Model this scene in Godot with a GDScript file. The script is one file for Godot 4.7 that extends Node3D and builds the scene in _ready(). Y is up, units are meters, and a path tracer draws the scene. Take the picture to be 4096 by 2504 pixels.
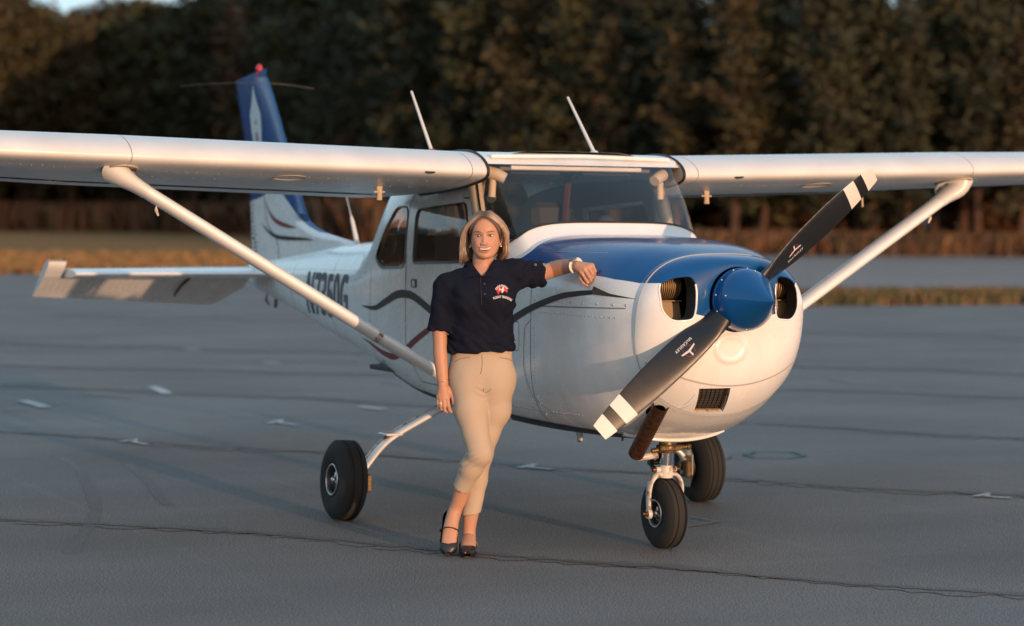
extends Node3D

# World axes: x along the aircraft's nose, y up, z to its right-hand side; metres.
var M := {}
var rng := RandomNumberGenerator.new()
var taken := {}

class MB:
	var v := PackedVector3Array()
	var n := PackedVector3Array()
	var t := PackedVector2Array()
	var c := PackedColorArray()
	var ix := PackedInt32Array()
	func add(p: Vector3, nn: Vector3, uv := Vector2.ZERO, col := Color.WHITE) -> int:
		v.append(p)
		n.append(nn)
		t.append(uv)
		c.append(col)
		return v.size() - 1
	func tri(a: int, b: int, d: int) -> void:
		var g := (v[b] - v[a]).cross(v[d] - v[a])
		if g.length_squared() < 1e-20:
			return
		ix.append(a)
		if g.dot(n[a] + n[b] + n[d]) > 0.0:
			ix.append(d)
			ix.append(b)
		else:
			ix.append(b)
			ix.append(d)
	func quad(a: int, b: int, d: int, e: int) -> void:
		tri(a, b, d)
		tri(a, d, e)
	func flat(ps: Array, nn: Vector3) -> void:   # convex polygon
		var k := v.size()
		for p in ps:
			add(p, nn)
		for i in range(1, ps.size() - 1):
			tri(k, k + i, k + i + 1)
	func mesh(m: Material, into: ArrayMesh = null, colours := false) -> ArrayMesh:
		var am := into if into else ArrayMesh.new()
		if ix.is_empty():
			return am
		var a := []
		a.resize(Mesh.ARRAY_MAX)
		a[Mesh.ARRAY_VERTEX] = v
		a[Mesh.ARRAY_NORMAL] = n
		a[Mesh.ARRAY_TEX_UV] = t
		if colours:
			a[Mesh.ARRAY_COLOR] = c
		a[Mesh.ARRAY_INDEX] = ix
		am.add_surface_from_arrays(Mesh.PRIMITIVE_TRIANGLES, a)
		am.surface_set_material(am.get_surface_count() - 1, m)
		return am

func numbered(s: String) -> String:
	var k: int = taken.get(s, 0)
	taken[s] = k + 1
	return s if k == 0 else "%s_%03d" % [s, k]

func put(called: String, mesh: Mesh, parent: Node = null, at := Transform3D()) -> MeshInstance3D:
	var o := MeshInstance3D.new()
	o.mesh = mesh
	o.transform = at
	if parent:
		o.name = called
		parent.add_child(o, true)
	else:
		o.name = numbered(called)
		add_child(o, true)
	return o

func part(called: String, b: MB, m: Material, parent: Node) -> MeshInstance3D:
	return put(called, b.mesh(m), parent)

func thing(called: String, label: String, category: String, at := Transform3D(), group := "") -> Node3D:
	var o := Node3D.new()
	o.name = numbered(called)
	o.transform = at
	add_child(o, true)
	tag(o, label, category, group)
	return o

func tag(o: Node, label: String, category: String, group := "") -> Node:
	o.set_meta("label", label)
	o.set_meta("category", category)
	if group:
		o.set_meta("group", group)
	return o

func setting(called: String, mesh: Mesh, at := Transform3D()) -> MeshInstance3D:
	var o := put(called, mesh, null, at)
	o.set_meta("kind", "structure")
	return o

# ---------- shapes ----------
func grid(b: MB, S: Callable, nu: int, nv: int, centre: Vector3, mask := Vector3.ONE, u0 := 0.0, u1 := 1.0, v0 := 0.0, v1 := 1.0) -> void:
	var P := PackedVector3Array()
	for i in nu + 1:
		for j in nv + 1:
			P.append(S.call(lerpf(u0, u1, float(i) / nu), lerpf(v0, v1, float(j) / nv)))
	var w := nv + 1
	var k := b.v.size()
	var N := PackedVector3Array()
	var vote := 0.0
	for i in nu + 1:
		for j in nv + 1:
			var du := P[mini(i + 1, nu) * w + j] - P[maxi(i - 1, 0) * w + j]
			var dv := P[i * w + mini(j + 1, nv)] - P[i * w + maxi(j - 1, 0)]
			var nn := du.cross(dv)
			if nn.length_squared() < 1e-18:
				var i2 := clampi(i, 1, nu - 1)
				var j2 := clampi(j, 1, nv - 1)
				nn = (P[(i2 + 1) * w + j2] - P[(i2 - 1) * w + j2]).cross(P[i2 * w + j2 + 1] - P[i2 * w + j2 - 1])
			nn = nn.normalized()
			vote += signf(nn.dot((P[i * w + j] - centre) * mask))
			N.append(nn)
	for i in nu + 1:
		for j in nv + 1:
			b.add(P[i * w + j], -N[i * w + j] if vote < 0.0 else N[i * w + j], Vector2(float(i) / nu, float(j) / nv))
	for i in nu:
		for j in nv:
			b.quad(k + i * w + j, k + (i + 1) * w + j, k + (i + 1) * w + j + 1, k + i * w + j + 1)

func tube(b: MB, pts: Array, radii: Array, seg := 12, up := Vector3.UP, cap := true, power := 1.0, col := Color.WHITE) -> void:
	# radii: float or Vector2 (across, along up); power < 1 makes the section boxier
	var last := pts.size() - 1
	var k := b.v.size()
	for i in last + 1:
		var tg: Vector3 = (pts[mini(i + 1, last)] - pts[maxi(i - 1, 0)]).normalized()
		var side := tg.cross(up)
		if side.length_squared() < 1e-6:
			side = tg.cross(Vector3.RIGHT)
		side = side.normalized()
		var u2 := side.cross(tg).normalized()
		var r: Vector2 = radii[i] if radii[i] is Vector2 else Vector2(radii[i], radii[i])
		var ra: Vector2 = radii[maxi(i - 1, 0)] if radii[0] is Vector2 else Vector2(radii[maxi(i - 1, 0)], radii[maxi(i - 1, 0)])
		var rb: Vector2 = radii[mini(i + 1, last)] if radii[0] is Vector2 else Vector2(radii[mini(i + 1, last)], radii[mini(i + 1, last)])
		var ln: float = maxf((pts[mini(i + 1, last)] - pts[maxi(i - 1, 0)]).length(), 1e-6)
		var slope := ((rb.x + rb.y) - (ra.x + ra.y)) * 0.5 / ln
		for j in seg:
			var a := TAU * j / seg
			var ca := cos(a)
			var sa := sin(a)
			if power != 1.0:
				ca = signf(ca) * pow(absf(ca), power)
				sa = signf(sa) * pow(absf(sa), power)
			var off := side * r.x * ca + u2 * r.y * sa
			var nn := side * cos(a) / maxf(r.x, 1e-5) + u2 * sin(a) / maxf(r.y, 1e-5)
			nn = (nn.normalized() - tg * clampf(slope, -3.0, 3.0)).normalized()
			b.add(pts[i] + off, nn, Vector2(float(i) / last, float(j) / seg), col)
	for i in last:
		for j in seg:
			var j2 := (j + 1) % seg
			b.quad(k + i * seg + j, k + (i + 1) * seg + j, k + (i + 1) * seg + j2, k + i * seg + j2)
	if cap:
		for e in [0, last]:
			var tg: Vector3 = (pts[0] - pts[1]).normalized() if e == 0 else (pts[last] - pts[last - 1]).normalized()
			var q := b.v.size()
			b.add(pts[e], tg, Vector2.ZERO, col)
			for j in seg:
				b.add(b.v[k + e * seg + j], tg, Vector2.ZERO, col)
			for j in seg:
				b.tri(q, q + 1 + j, q + 1 + (j + 1) % seg)

func rod(b: MB, a: Vector3, c: Vector3, r: float, seg := 8, r2 := -1.0, cap := true) -> void:
	tube(b, [a, c], [r, r if r2 < 0.0 else r2], seg, Vector3.UP, cap)

func smooth_path(pts: Array, n: int) -> Array:
	var out := []
	var last := pts.size() - 1
	for i in n + 1:
		var s := float(i) / n * last
		var k := mini(int(s), last - 1)
		var f := s - k
		var a = pts[maxi(k - 1, 0)]
		var d = pts[mini(k + 2, last)]
		out.append(pts[k].cubic_interpolate(pts[k + 1], a, d, f) if not pts[0] is float else cubic_interpolate(pts[k], pts[k + 1], a, d, f))
	return out

func lathe(b: MB, prof: Array, seg: int, at := Transform3D(), sharp := 35.0) -> void:
	# prof: Vector2(radius, along local y)
	var m := prof.size()
	var fn := []
	for i in m - 1:
		var d: Vector2 = (prof[i + 1] - prof[i]).normalized()
		fn.append(Vector2(d.y, -d.x))
	for i in m - 1:
		var na: Vector2 = fn[i]
		var nb: Vector2 = fn[i]
		if i > 0 and fn[i].dot(fn[i - 1]) > cos(deg_to_rad(sharp)):
			na = (fn[i] + fn[i - 1]).normalized()
		if i < m - 2 and fn[i].dot(fn[i + 1]) > cos(deg_to_rad(sharp)):
			nb = (fn[i] + fn[i + 1]).normalized()
		var k := b.v.size()
		for j in seg + 1:
			var a := TAU * j / seg
			var e := Vector3(cos(a), 0, sin(a))
			b.add(at * (e * prof[i].x + Vector3.UP * prof[i].y), (at.basis * (e * na.x + Vector3.UP * na.y)).normalized())
			b.add(at * (e * prof[i + 1].x + Vector3.UP * prof[i + 1].y), (at.basis * (e * nb.x + Vector3.UP * nb.y)).normalized())
		for j in seg:
			b.quad(k + j * 2, k + j * 2 + 1, k + j * 2 + 3, k + j * 2 + 2)

func along(a: Vector3, dir: Vector3) -> Transform3D:   # local y along dir
	var y := dir.normalized()
	var x := y.cross(Vector3.UP if absf(y.y) < 0.9 else Vector3.RIGHT).normalized()
	return Transform3D(Basis(x, y, x.cross(y)), a)

func ball(b: MB, at: Vector3, r: Vector3, nu := 12, nv := 8, basis := Basis(), col := Color.WHITE) -> void:
	var k := b.v.size()
	for i in nv + 1:
		for j in nu + 1:
			var th := PI * i / nv
			var ph := TAU * j / nu
			var e := Vector3(sin(th) * cos(ph), cos(th), sin(th) * sin(ph))
			b.add(at + basis * (e * r), (basis * (e / r)).normalized(), Vector2.ZERO, col)
	for i in nv:
		for j in nu:
			b.quad(k + i * (nu + 1) + j, k + i * (nu + 1) + j + 1, k + (i + 1) * (nu + 1) + j + 1, k + (i + 1) * (nu + 1) + j)

func box(b: MB, size: Vector3, at := Transform3D(), bevel := 0.004) -> void:
	var h := size * 0.5
	var e := minf(bevel, minf(h.x, minf(h.y, h.z)) * 0.9)
	var P := func(axis: int, s: Vector3) -> Vector3:
		var q := Vector3(s.x * (h.x - e), s.y * (h.y - e), s.z * (h.z - e))
		q[axis] = s[axis] * h[axis]
		return at * q
	for ax in 3:
		var a1 := (ax + 1) % 3
		var a2 := (ax + 2) % 3
		for sg in [-1.0, 1.0]:
			var ps := []
			for q in [[-1.0, -1.0], [1.0, -1.0], [1.0, 1.0], [-1.0, 1.0]]:
				var s := Vector3.ZERO
				s[ax] = sg
				s[a1] = q[0]
				s[a2] = q[1]
				ps.append(P.call(ax, s))
			var nn := Vector3.ZERO
			nn[ax] = sg
			b.flat(ps, (at.basis * nn).normalized())
			for s2 in [-1.0, 1.0]:
				var s := Vector3.ZERO
				s[ax] = sg
				s[a1] = s2
				var sa := s
				sa[a2] = -1.0
				s[a2] = 1.0
				var n2 := Vector3.ZERO
				n2[ax] = sg
				n2[a1] = s2
				b.flat([P.call(ax, sa), P.call(a1, sa), P.call(a1, s), P.call(ax, s)], (at.basis * n2).normalized())
	for i in 8:
		var s := Vector3(1.0 if i & 1 else -1.0, 1.0 if i & 2 else -1.0, 1.0 if i & 4 else -1.0)
		b.flat([P.call(0, s), P.call(1, s), P.call(2, s)], (at.basis * s).normalized())

func plate(b: MB, poly: PackedVector2Array, z0: float, z1: float, at := Transform3D()) -> void:
	var tri := Geometry2D.triangulate_polygon(poly)
	for z in [[z0, -1.0], [z1, 1.0]]:
		var k := b.v.size()
		for p in poly:
			b.add(at * Vector3(p.x, p.y, z[0]), (at.basis * Vector3(0, 0, z[1] * signf(z1 - z0))).normalized())
		for i in range(0, tri.size(), 3):
			b.tri(k + tri[i], k + tri[i + 1], k + tri[i + 2])
	var ccw := not Geometry2D.is_polygon_clockwise(poly)
	for i in poly.size():
		var p := poly[i]
		var q := poly[(i + 1) % poly.size()]
		var d := (q - p).normalized()
		var o := Vector3(d.y, -d.x, 0) * (1.0 if ccw else -1.0)
		b.flat([at * Vector3(p.x, p.y, z0), at * Vector3(q.x, q.y, z0), at * Vector3(q.x, q.y, z1), at * Vector3(p.x, p.y, z1)], (at.basis * o).normalized())

# A curved skin S(u, v), cut exactly along outlines given in (u, v).
func skin(b: MB, S: Callable, u0: float, u1: float, v0: float, v1: float, nu: int, nv: int, centre: Vector3, mask: Vector3, keep: Array = [], cut: Array = [], lift := 0.0) -> void:
	var cache := {}
	var normal := func(p: Vector2) -> Vector3:
		var e := 0.002
		var nn: Vector3 = (S.call(p.x + e, p.y) - S.call(p.x - e, p.y)).cross(S.call(p.x, p.y + e) - S.call(p.x, p.y - e))
		var q: Vector3 = S.call(p.x, p.y)
		if nn.length_squared() < 1e-20:
			nn = (q - centre) * mask
		nn = nn.normalized()
		return nn if nn.dot((q - centre) * mask) >= 0.0 else -nn
	var at := func(p: Vector2) -> int:
		var key := p.snappedf(0.00001) if false else Vector2(snappedf(p.x, 0.00002), snappedf(p.y, 0.00002))
		if not cache.has(key):
			var nn: Vector3 = normal.call(p)
			cache[key] = b.add(S.call(p.x, p.y) + nn * lift, nn, p)
		return cache[key]
	var boxes := []
	for g in keep + cut:
		var r := Rect2(g[0], Vector2.ZERO)
		for p in g:
			r = r.expand(p)
		boxes.append(r)
	for i in nu:
		for j in nv:
			var a := Vector2(lerpf(u0, u1, float(i) / nu), lerpf(v0, v1, float(j) / nv))
			var c := Vector2(lerpf(u0, u1, float(i + 1) / nu), lerpf(v0, v1, float(j + 1) / nv))
			var cell := Rect2(a, Vector2.ZERO).expand(c)
			var rect := PackedVector2Array([a, Vector2(c.x, a.y), c, Vector2(a.x, c.y)])
			var polys := [rect]
			var clean := true
			if keep.size():
				polys = []
				for g in keep.size():
					if boxes[g].intersects(cell, true):
						clean = false
						polys.append_array(Geometry2D.intersect_polygons(rect, keep[g]))
			for g in cut.size():
				if polys.is_empty() or not boxes[keep.size() + g].intersects(cell, true):
					continue
				var nextp := []
				for p in polys:
					nextp.append_array(Geometry2D.clip_polygons(p, cut[g]))
				polys = nextp
				clean = false
			for p in polys:
				if p.size() < 3:
					continue
				if clean or p.size() == 4 and absf(area(p) - absf((c.x - a.x) * (c.y - a.y))) < 1e-9:
					b.quad(at.call(rect[0]), at.call(rect[1]), at.call(rect[2]), at.call(rect[3]))
				else:
					var tr := Geometry2D.triangulate_polygon(p)
					for q in range(0, tr.size(), 3):
						b.tri(at.call(p[tr[q]]), at.call(p[tr[q + 1]]), at.call(p[tr[q + 2]]))

func area(p: PackedVector2Array) -> float:
	var s := 0.0
	for i in p.size():
		s += p[i].cross(p[(i + 1) % p.size()])
	return absf(s) * 0.5

# A narrow strip along a line on a skin.
func strip(b: MB, S: Callable, line: Array, width: float, lift: float, centre: Vector3, mask: Vector3, closed := false) -> void:
	var pts := []
	for p in line:
		pts.append(S.call(p.x, p.y))
	ribbon(b, pts, width, lift, centre, mask, closed)

func ribbon(b: MB, pts: Array, width: float, lift: float, centre: Vector3, mask: Vector3, closed := false) -> void:
	var m := pts.size()
	var k := b.v.size()
	for i in m:
		var pa: Vector3 = pts[(i - 1 + m) % m] if closed else pts[maxi(i - 1, 0)]
		var pb: Vector3 = pts[(i + 1) % m] if closed else pts[mini(i + 1, m - 1)]
		var tg := (pb - pa).normalized()
		var out: Vector3 = ((pts[i] - centre) * mask)
		out = (out - tg * out.dot(tg)).normalized()
		var sd := tg.cross(out).normalized()
		b.add(pts[i] + out * lift + sd * width * 0.5, out)
		b.add(pts[i] + out * lift - sd * width * 0.5, out)
	for i in (m if closed else m - 1):
		var j := (i + 1) % m
		b.quad(k + i * 2, k + i * 2 + 1, k + j * 2 + 1, k + j * 2)

# Lettering: the glyph outlines of a TextMesh laid through a mapping (x, y) -> [point, normal].
func letters(b: MB, what: String, height: float, map: Callable, bold := 0.0, aspect := 1.0, font := "Droid Sans") -> void:
	var base := SystemFont.new()
	base.font_names = PackedStringArray([font])
	base.font_weight = 700 if bold > 0.0 else 400
	var tm := TextMesh.new()
	tm.text = what
	tm.font = base
	tm.font_size = 64
	tm.pixel_size = 1.0
	tm.depth = 0.0
	tm.curve_step = 2.0
	var arr := tm.get_mesh_arrays()
	var vs: PackedVector3Array = arr[Mesh.ARRAY_VERTEX]
	var ids = arr[Mesh.ARRAY_INDEX]
	var lo := Vector3(1e9, 1e9, 0)
	var hi := -lo
	for p in vs:
		lo = lo.min(p)
		hi = hi.max(p)
	var s := height / maxf(hi.y - lo.y, 1e-6)
	var mid := (lo + hi) * 0.5
	var k := b.v.size()
	for p in vs:
		var q := Vector2((p.x - mid.x) * s * aspect, (p.y - mid.y) * s)
		var r: Array = map.call(q)
		b.add(r[0], r[1])
	b.v.resize(k)
	b.n.resize(k)
	b.t.resize(k)
	b.c.resize(k)
	var flat := []
	for p in vs:
		flat.append(Vector2((p.x - mid.x) * s * aspect, (p.y - mid.y) * s))
	var order: Array = range(vs.size()) if ids == null or ids.is_empty() else Array(ids)
	var todo := []
	for i in range(0, order.size(), 3):
		todo.append([flat[order[i]], flat[order[i + 1]], flat[order[i + 2]]])
	while todo.size():   # long pieces are halved, so that letters follow a curved skin
		var t: Array = todo.pop_back()
		var far := 0
		var long := 0.0
		for e in 3:
			var d: float = t[e].distance_to(t[(e + 1) % 3])
			if d > long:
				long = d
				far = e
		if long > height * 0.22:
			var m: Vector2 = (t[far] + t[(far + 1) % 3]) * 0.5
			todo.append([t[far], m, t[(far + 2) % 3]])
			todo.append([m, t[(far + 1) % 3], t[(far + 2) % 3]])
			continue
		var q := b.v.size()
		for p in t:
			var r: Array = map.call(p)
			b.add(r[0], r[1])
		b.tri(q, q + 1, q + 2)

func hermite(tb: Array, x: float, col: int) -> float:   # monotone cubic through the rows of a table, first column descending or ascending
	var m := tb.size()
	var asc: bool = tb[1][0] > tb[0][0]
	var k := 0
	while k < m - 2 and ((x > tb[k + 1][0]) if asc else (x < tb[k + 1][0])):
		k += 1
	var x0: float = tb[k][0]
	var x1: float = tb[k + 1][0]
	var h := x1 - x0
	var s := clampf((x - x0) / h, -0.5, 1.5)
	var y0: float = tb[k][col]
	var y1: float = tb[k + 1][col]
	var d := (y1 - y0) / h
	var m0 := d
	var m1 := d
	if k > 0:
		var d0: float = (y0 - tb[k - 1][col]) / (x0 - tb[k - 1][0])
		m0 = 0.0 if d0 * d <= 0.0 else 2.0 * d0 * d / (d0 + d)
	if k < m - 2:
		var d1: float = (tb[k + 2][col] - y1) / (tb[k + 2][0] - x1)
		m1 = 0.0 if d1 * d <= 0.0 else 2.0 * d1 * d / (d1 + d)
	if s < 0.0:
		return y0 + m0 * s * h
	if s > 1.0:
		return y1 + m1 * (s - 1.0) * h
	var s2 := s * s
	var s3 := s2 * s
	return y0 * (2 * s3 - 3 * s2 + 1) + m0 * h * (s3 - 2 * s2 + s) + y1 * (-2 * s3 + 3 * s2) + m1 * h * (s3 - s2)

var luts := {}

func lut(id: int, tb: Array, x: float, col: int) -> float:   # the same curve from a sampled list
	var key := id * 16 + col
	var lo: float = minf(tb[0][0], tb[-1][0])
	var hi: float = maxf(tb[0][0], tb[-1][0])
	if not luts.has(key):
		var a := PackedFloat32Array()
		for i in 401:
			a.append(hermite(tb, lerpf(lo, hi, i / 400.0), col))
		luts[key] = a
	var t := clampf((x - lo) / (hi - lo), 0.0, 0.99999) * 400.0
	var k := int(t)
	var arr: PackedFloat32Array = luts[key]
	return lerpf(arr[k], arr[k + 1], t - k)

func dense(poly: Array, step: float) -> Array:   # more points along an outline
	var out := []
	for i in poly.size():
		var a: Vector2 = poly[i]
		var c: Vector2 = poly[(i + 1) % poly.size()]
		var m := maxi(1, int(ceil(a.distance_to(c) / step)))
		for j in m:
			out.append(a.lerp(c, float(j) / m))
	return out

func rounded(poly: Array, r: float, n := 5) -> Array:   # an outline with round corners
	var out := []
	var m := poly.size()
	for i in m:
		var p: Vector2 = poly[i]
		var a: Vector2 = poly[(i - 1 + m) % m]
		var c: Vector2 = poly[(i + 1) % m]
		var ra := minf(r, p.distance_to(a) * 0.45)
		var rc := minf(r, p.distance_to(c) * 0.45)
		var pa := p + (a - p).normalized() * ra
		var pc := p + (c - p).normalized() * rc
		for j in n + 1:
			var s := float(j) / n
			out.append(pa.lerp(p, s).lerp(p.lerp(pc, s), s))
	return out

# ---------- materials ----------
func mat(r: float, g: float, bl: float, rough := 0.6, metal := 0.0, spec := 0.5) -> StandardMaterial3D:
	var m := StandardMaterial3D.new()
	m.albedo_color = Color(r, g, bl).linear_to_srgb()
	m.roughness = rough
	m.metallic = metal
	m.metallic_specular = spec
	return m

func noise_tex(size: int, freq: float, c0: Color, c1: Color, sd: int, octaves := 4, mid := 0.5, type := FastNoiseLite.TYPE_SIMPLEX_SMOOTH) -> NoiseTexture2D:
	var t := NoiseTexture2D.new()
	t.width = size
	t.height = size
	t.seamless = true
	t.normalize = true
	var fn := FastNoiseLite.new()
	fn.seed = sd
	fn.noise_type = type
	fn.frequency = freq
	fn.fractal_octaves = octaves
	t.noise = fn
	var g := Gradient.new()
	g.set_color(0, c0)
	g.set_color(1, c1)
	if mid != 0.5:
		g.add_point(mid, c0.lerp(c1, 0.5))
	t.color_ramp = g
	return t

func bump_tex(size: int, freq: float, strength: float, sd: int, octaves := 4) -> NoiseTexture2D:
	var t := NoiseTexture2D.new()
	t.width = size
	t.height = size
	t.seamless = true
	t.as_normal_map = true
	t.bump_strength = strength
	var fn := FastNoiseLite.new()
	fn.seed = sd
	fn.noise_type = FastNoiseLite.TYPE_SIMPLEX
	fn.frequency = freq
	fn.fractal_octaves = octaves
	t.noise = fn
	return t

func tri_planar(m: StandardMaterial3D, metres: float) -> void:
	m.uv1_triplanar = true
	m.uv1_scale = Vector3.ONE / metres

func grey(v: float) -> Color:
	return Color(v, v, v)

func lin(r: float, g: float, b: float) -> Color:
	return Color(r, g, b).linear_to_srgb()

func make_materials() -> void:
	M.white = mat(0.75, 0.755, 0.745, 0.3)
	M.white.albedo_texture = noise_tex(512, 0.012, grey(0.93), grey(1.0), 3, 5)
	M.white.roughness_texture = noise_tex(512, 0.02, grey(0.75), grey(1.0), 4, 4)
	M.white.clearcoat_enabled = true
	M.white.clearcoat = 0.5
	M.white.clearcoat_roughness = 0.12
	tri_planar(M.white, 1.3)
	M.wingpaint = mat(0.66, 0.66, 0.65, 0.34)
	M.wingpaint.albedo_texture = noise_tex(512, 0.01, grey(0.92), grey(1.0), 13, 5)
	M.wingpaint.roughness_texture = noise_tex(512, 0.02, grey(0.8), grey(1.0), 14, 4)
	tri_planar(M.wingpaint, 1.7)
	M.blue = mat(0.003, 0.07, 0.24, 0.2)
	M.blue.albedo_texture = noise_tex(256, 0.02, grey(0.9), grey(1.0), 5)
	M.blue.clearcoat_enabled = true
	M.blue.metallic_specular = 0.38
	M.blue.clearcoat = 0.35
	M.blue.clearcoat_roughness = 0.08
	tri_planar(M.blue, 0.9)
	M.stripe_dark = mat(0.018, 0.014, 0.016, 0.3)
	M.stripe_red = mat(0.16, 0.012, 0.016, 0.35)
	M.belt = mat(0.05, 0.012, 0.012, 0.8)
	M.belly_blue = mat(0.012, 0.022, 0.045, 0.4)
	M.reg = mat(0.02, 0.025, 0.04, 0.4)
	M.emblem = mat(0.5, 0.52, 0.55, 0.4)
	M.emblem_red = mat(0.28, 0.16, 0.17, 0.5)
	M.black = mat(0.010, 0.0105, 0.011, 0.4)
	M.black.roughness_texture = noise_tex(256, 0.03, grey(0.7), grey(1.0), 21)
	tri_planar(M.black, 0.4)
	M.blade_white = mat(0.6, 0.58, 0.55, 0.5)
	M.blade_edge = mat(0.22, 0.2, 0.17, 0.4, 0.6)
	M.rubber = mat(0.016, 0.0155, 0.015, 0.85)
	M.rubber.normal_enabled = true
	M.rubber.normal_texture = bump_tex(256, 0.12, 3.0, 31)
	tri_planar(M.rubber, 0.12)
	M.seal = mat(0.012, 0.012, 0.012, 0.5)
	M.groove = mat(0.12, 0.125, 0.13, 0.7)
	M.seam_light = mat(0.34, 0.34, 0.335, 0.5)
	M.alu = mat(0.55, 0.55, 0.54, 0.35, 1.0)
	M.chrome = mat(0.8, 0.8, 0.8, 0.06, 1.0)
	M.dark_metal = mat(0.1, 0.095, 0.09, 0.45, 0.8)
	M.exhaust = mat(0.3, 0.17, 0.1, 0.42, 0.8)
	M.exhaust.albedo_texture = noise_tex(256, 0.03, Color(0.45, 0.38, 0.34), Color(1, 0.95, 0.9), 41)
	tri_planar(M.exhaust, 0.25)
	M.oily = mat(0.28, 0.2, 0.1, 0.4, 0.4)
	M.oily.albedo_texture = noise_tex(256, 0.04, Color(0.3, 0.2, 0.12), Color(1, 1, 0.95), 42)
	tri_planar(M.oily, 0.1)
	M.worn_white = mat(0.55, 0.54, 0.51, 0.45)
	M.worn_white.albedo_texture = worn_tex()
	tri_planar(M.worn_white, 0.5)
	M.gold = mat(0.75, 0.48, 0.15, 0.25, 1.0)
	M.fins = mat(0.33, 0.24, 0.13, 0.5, 0.6)
	M.baffle = mat(0.3, 0.22, 0.13, 0.6, 0.3)
	M.inside = mat(0.02, 0.02, 0.022, 0.8)
	M.screen_mesh = mat(0.03, 0.026, 0.02, 0.6)
	M.red_lens = mat(0.45, 0.01, 0.012, 0.2)
	M.antenna = mat(0.6, 0.58, 0.55, 0.5)
	M.glass = StandardMaterial3D.new()
	M.glass.transparency = BaseMaterial3D.TRANSPARENCY_ALPHA
	M.glass.albedo_color = Color(0.62, 0.72, 0.76, 0.015)
	M.glass.roughness = 0.02
	M.dash = mat(0.02, 0.021, 0.022, 0.75)
	M.panel = mat(0.03, 0.03, 0.032, 0.6)
	M.seat = mat(0.025, 0.025, 0.028, 0.8)
	M.seat_tan = mat(0.22, 0.13, 0.07, 0.8)
	M.liner = mat(0.14, 0.12, 0.10, 0.85)
	M.tan = mat(0.45, 0.36, 0.26, 0.6)

func worn_tex() -> ImageTexture:   # white enamel chipped to rusty metal in places
	var fn := FastNoiseLite.new()
	fn.seed = 55
	fn.frequency = 0.03
	fn.fractal_octaves = 4
	var im := Image.create(256, 256, false, Image.FORMAT_RGB8)
	var sm := fn.get_seamless_image(256, 256)
	for y in 256:
		for x in 256:
			var q := sm.get_pixel(x, y).r
			var col := Color(1, 1, 1).lerp(Color(0.85, 0.78, 0.68), smoothstep(0.5, 0.66, q))
			if q > 0.72:
				col = Color(0.42, 0.24, 0.14)
			im.set_pixel(x, y, col)
	return ImageTexture.create_from_image(im)

func _ready() -> void:
	rng.seed = 7350
	# the camera, as recovered from the aircraft's known measurements
	var yaw := -2.70017495
	var pitch := -0.03937209
	var roll := 0.00934153
	var d := Vector3(cos(yaw) * cos(pitch), sin(pitch), sin(yaw) * cos(pitch))
	var right := d.cross(Vector3.UP).normalized()
	var up := right.cross(d)
	var cam := Camera3D.new()
	cam.name = "camera"
	cam.transform = Transform3D(Basis(cos(roll) * right + sin(roll) * up, -sin(roll) * right + cos(roll) * up, -d), Vector3(10.6748293, 1.65944323, 5.85351854))
	cam.keep_aspect = Camera3D.KEEP_HEIGHT
	var lens := CameraAttributesPhysical.new()
	lens.frustum_focal_length = 90.77
	lens.exposure_aperture = 1.9
	lens.frustum_focus_distance = 11.62
	cam.attributes = lens
	cam.fov = rad_to_deg(2.0 * atan(753.0 / 5696.06))
	cam.near = 0.1
	cam.far = 3000.0
	add_child(cam)
	# low evening sun ahead of the aircraft's nose, pale clear sky
	var sun := DirectionalLight3D.new()
	sun.name = "sun"
	sun.light_color = Color(1.0, 0.79, 0.62)
	sun.light_energy = 1.15
	sun.light_angular_distance = 0.5
	sun.shadow_enabled = true
	var el := deg_to_rad(3.5)
	var to_sun := Vector3(cos(el), sin(el), -0.057 * cos(el))
	add_child(sun)
	sun.look_at_from_position(to_sun * 50.0, Vector3.ZERO)
	var env := Environment.new()
	var sky := ProceduralSkyMaterial.new()
	sky.sky_top_color = Color(0.44, 0.56, 0.645)
	sky.sky_horizon_color = Color(0.65, 0.74, 0.77)
	sky.sky_curve = 0.26
	sky.ground_bottom_color = Color(0.2, 0.2, 0.2)
	sky.ground_horizon_color = Color(0.5, 0.5, 0.48)
	sky.sun_angle_max = 80.0
	sky.sun_curve = 0.5
	sky.energy_multiplier = 1.7
	env.background_mode = Environment.BG_SKY
	env.sky = Sky.new()
	env.sky.sky_material = sky
	env.tonemap_mode = Environment.TONE_MAPPER_LINEAR
	env.tonemap_exposure = 1.22
	env.sdfgi_enabled = true
	env.ssao_enabled = true
	env.ssil_enabled = true
	var we := WorldEnvironment.new()
	we.name = "world"
	we.environment = env
	add_child(we)
	make_materials()
	build_ground()
	build_forest()
	build_aircraft()
	build_person()

# ---------- ground ----------
func sheet(poly: PackedVector2Array, y: float, m: Material) -> ArrayMesh:   # poly in (x, z)
	var b := MB.new()
	for p in poly:
		b.add(Vector3(p.x, y, p.y), Vector3.UP)
	var tr := Geometry2D.triangulate_polygon(poly)
	for i in range(0, tr.size(), 3):
		b.tri(tr[i], tr[i + 1], tr[i + 2])
	return b.mesh(m)

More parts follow.
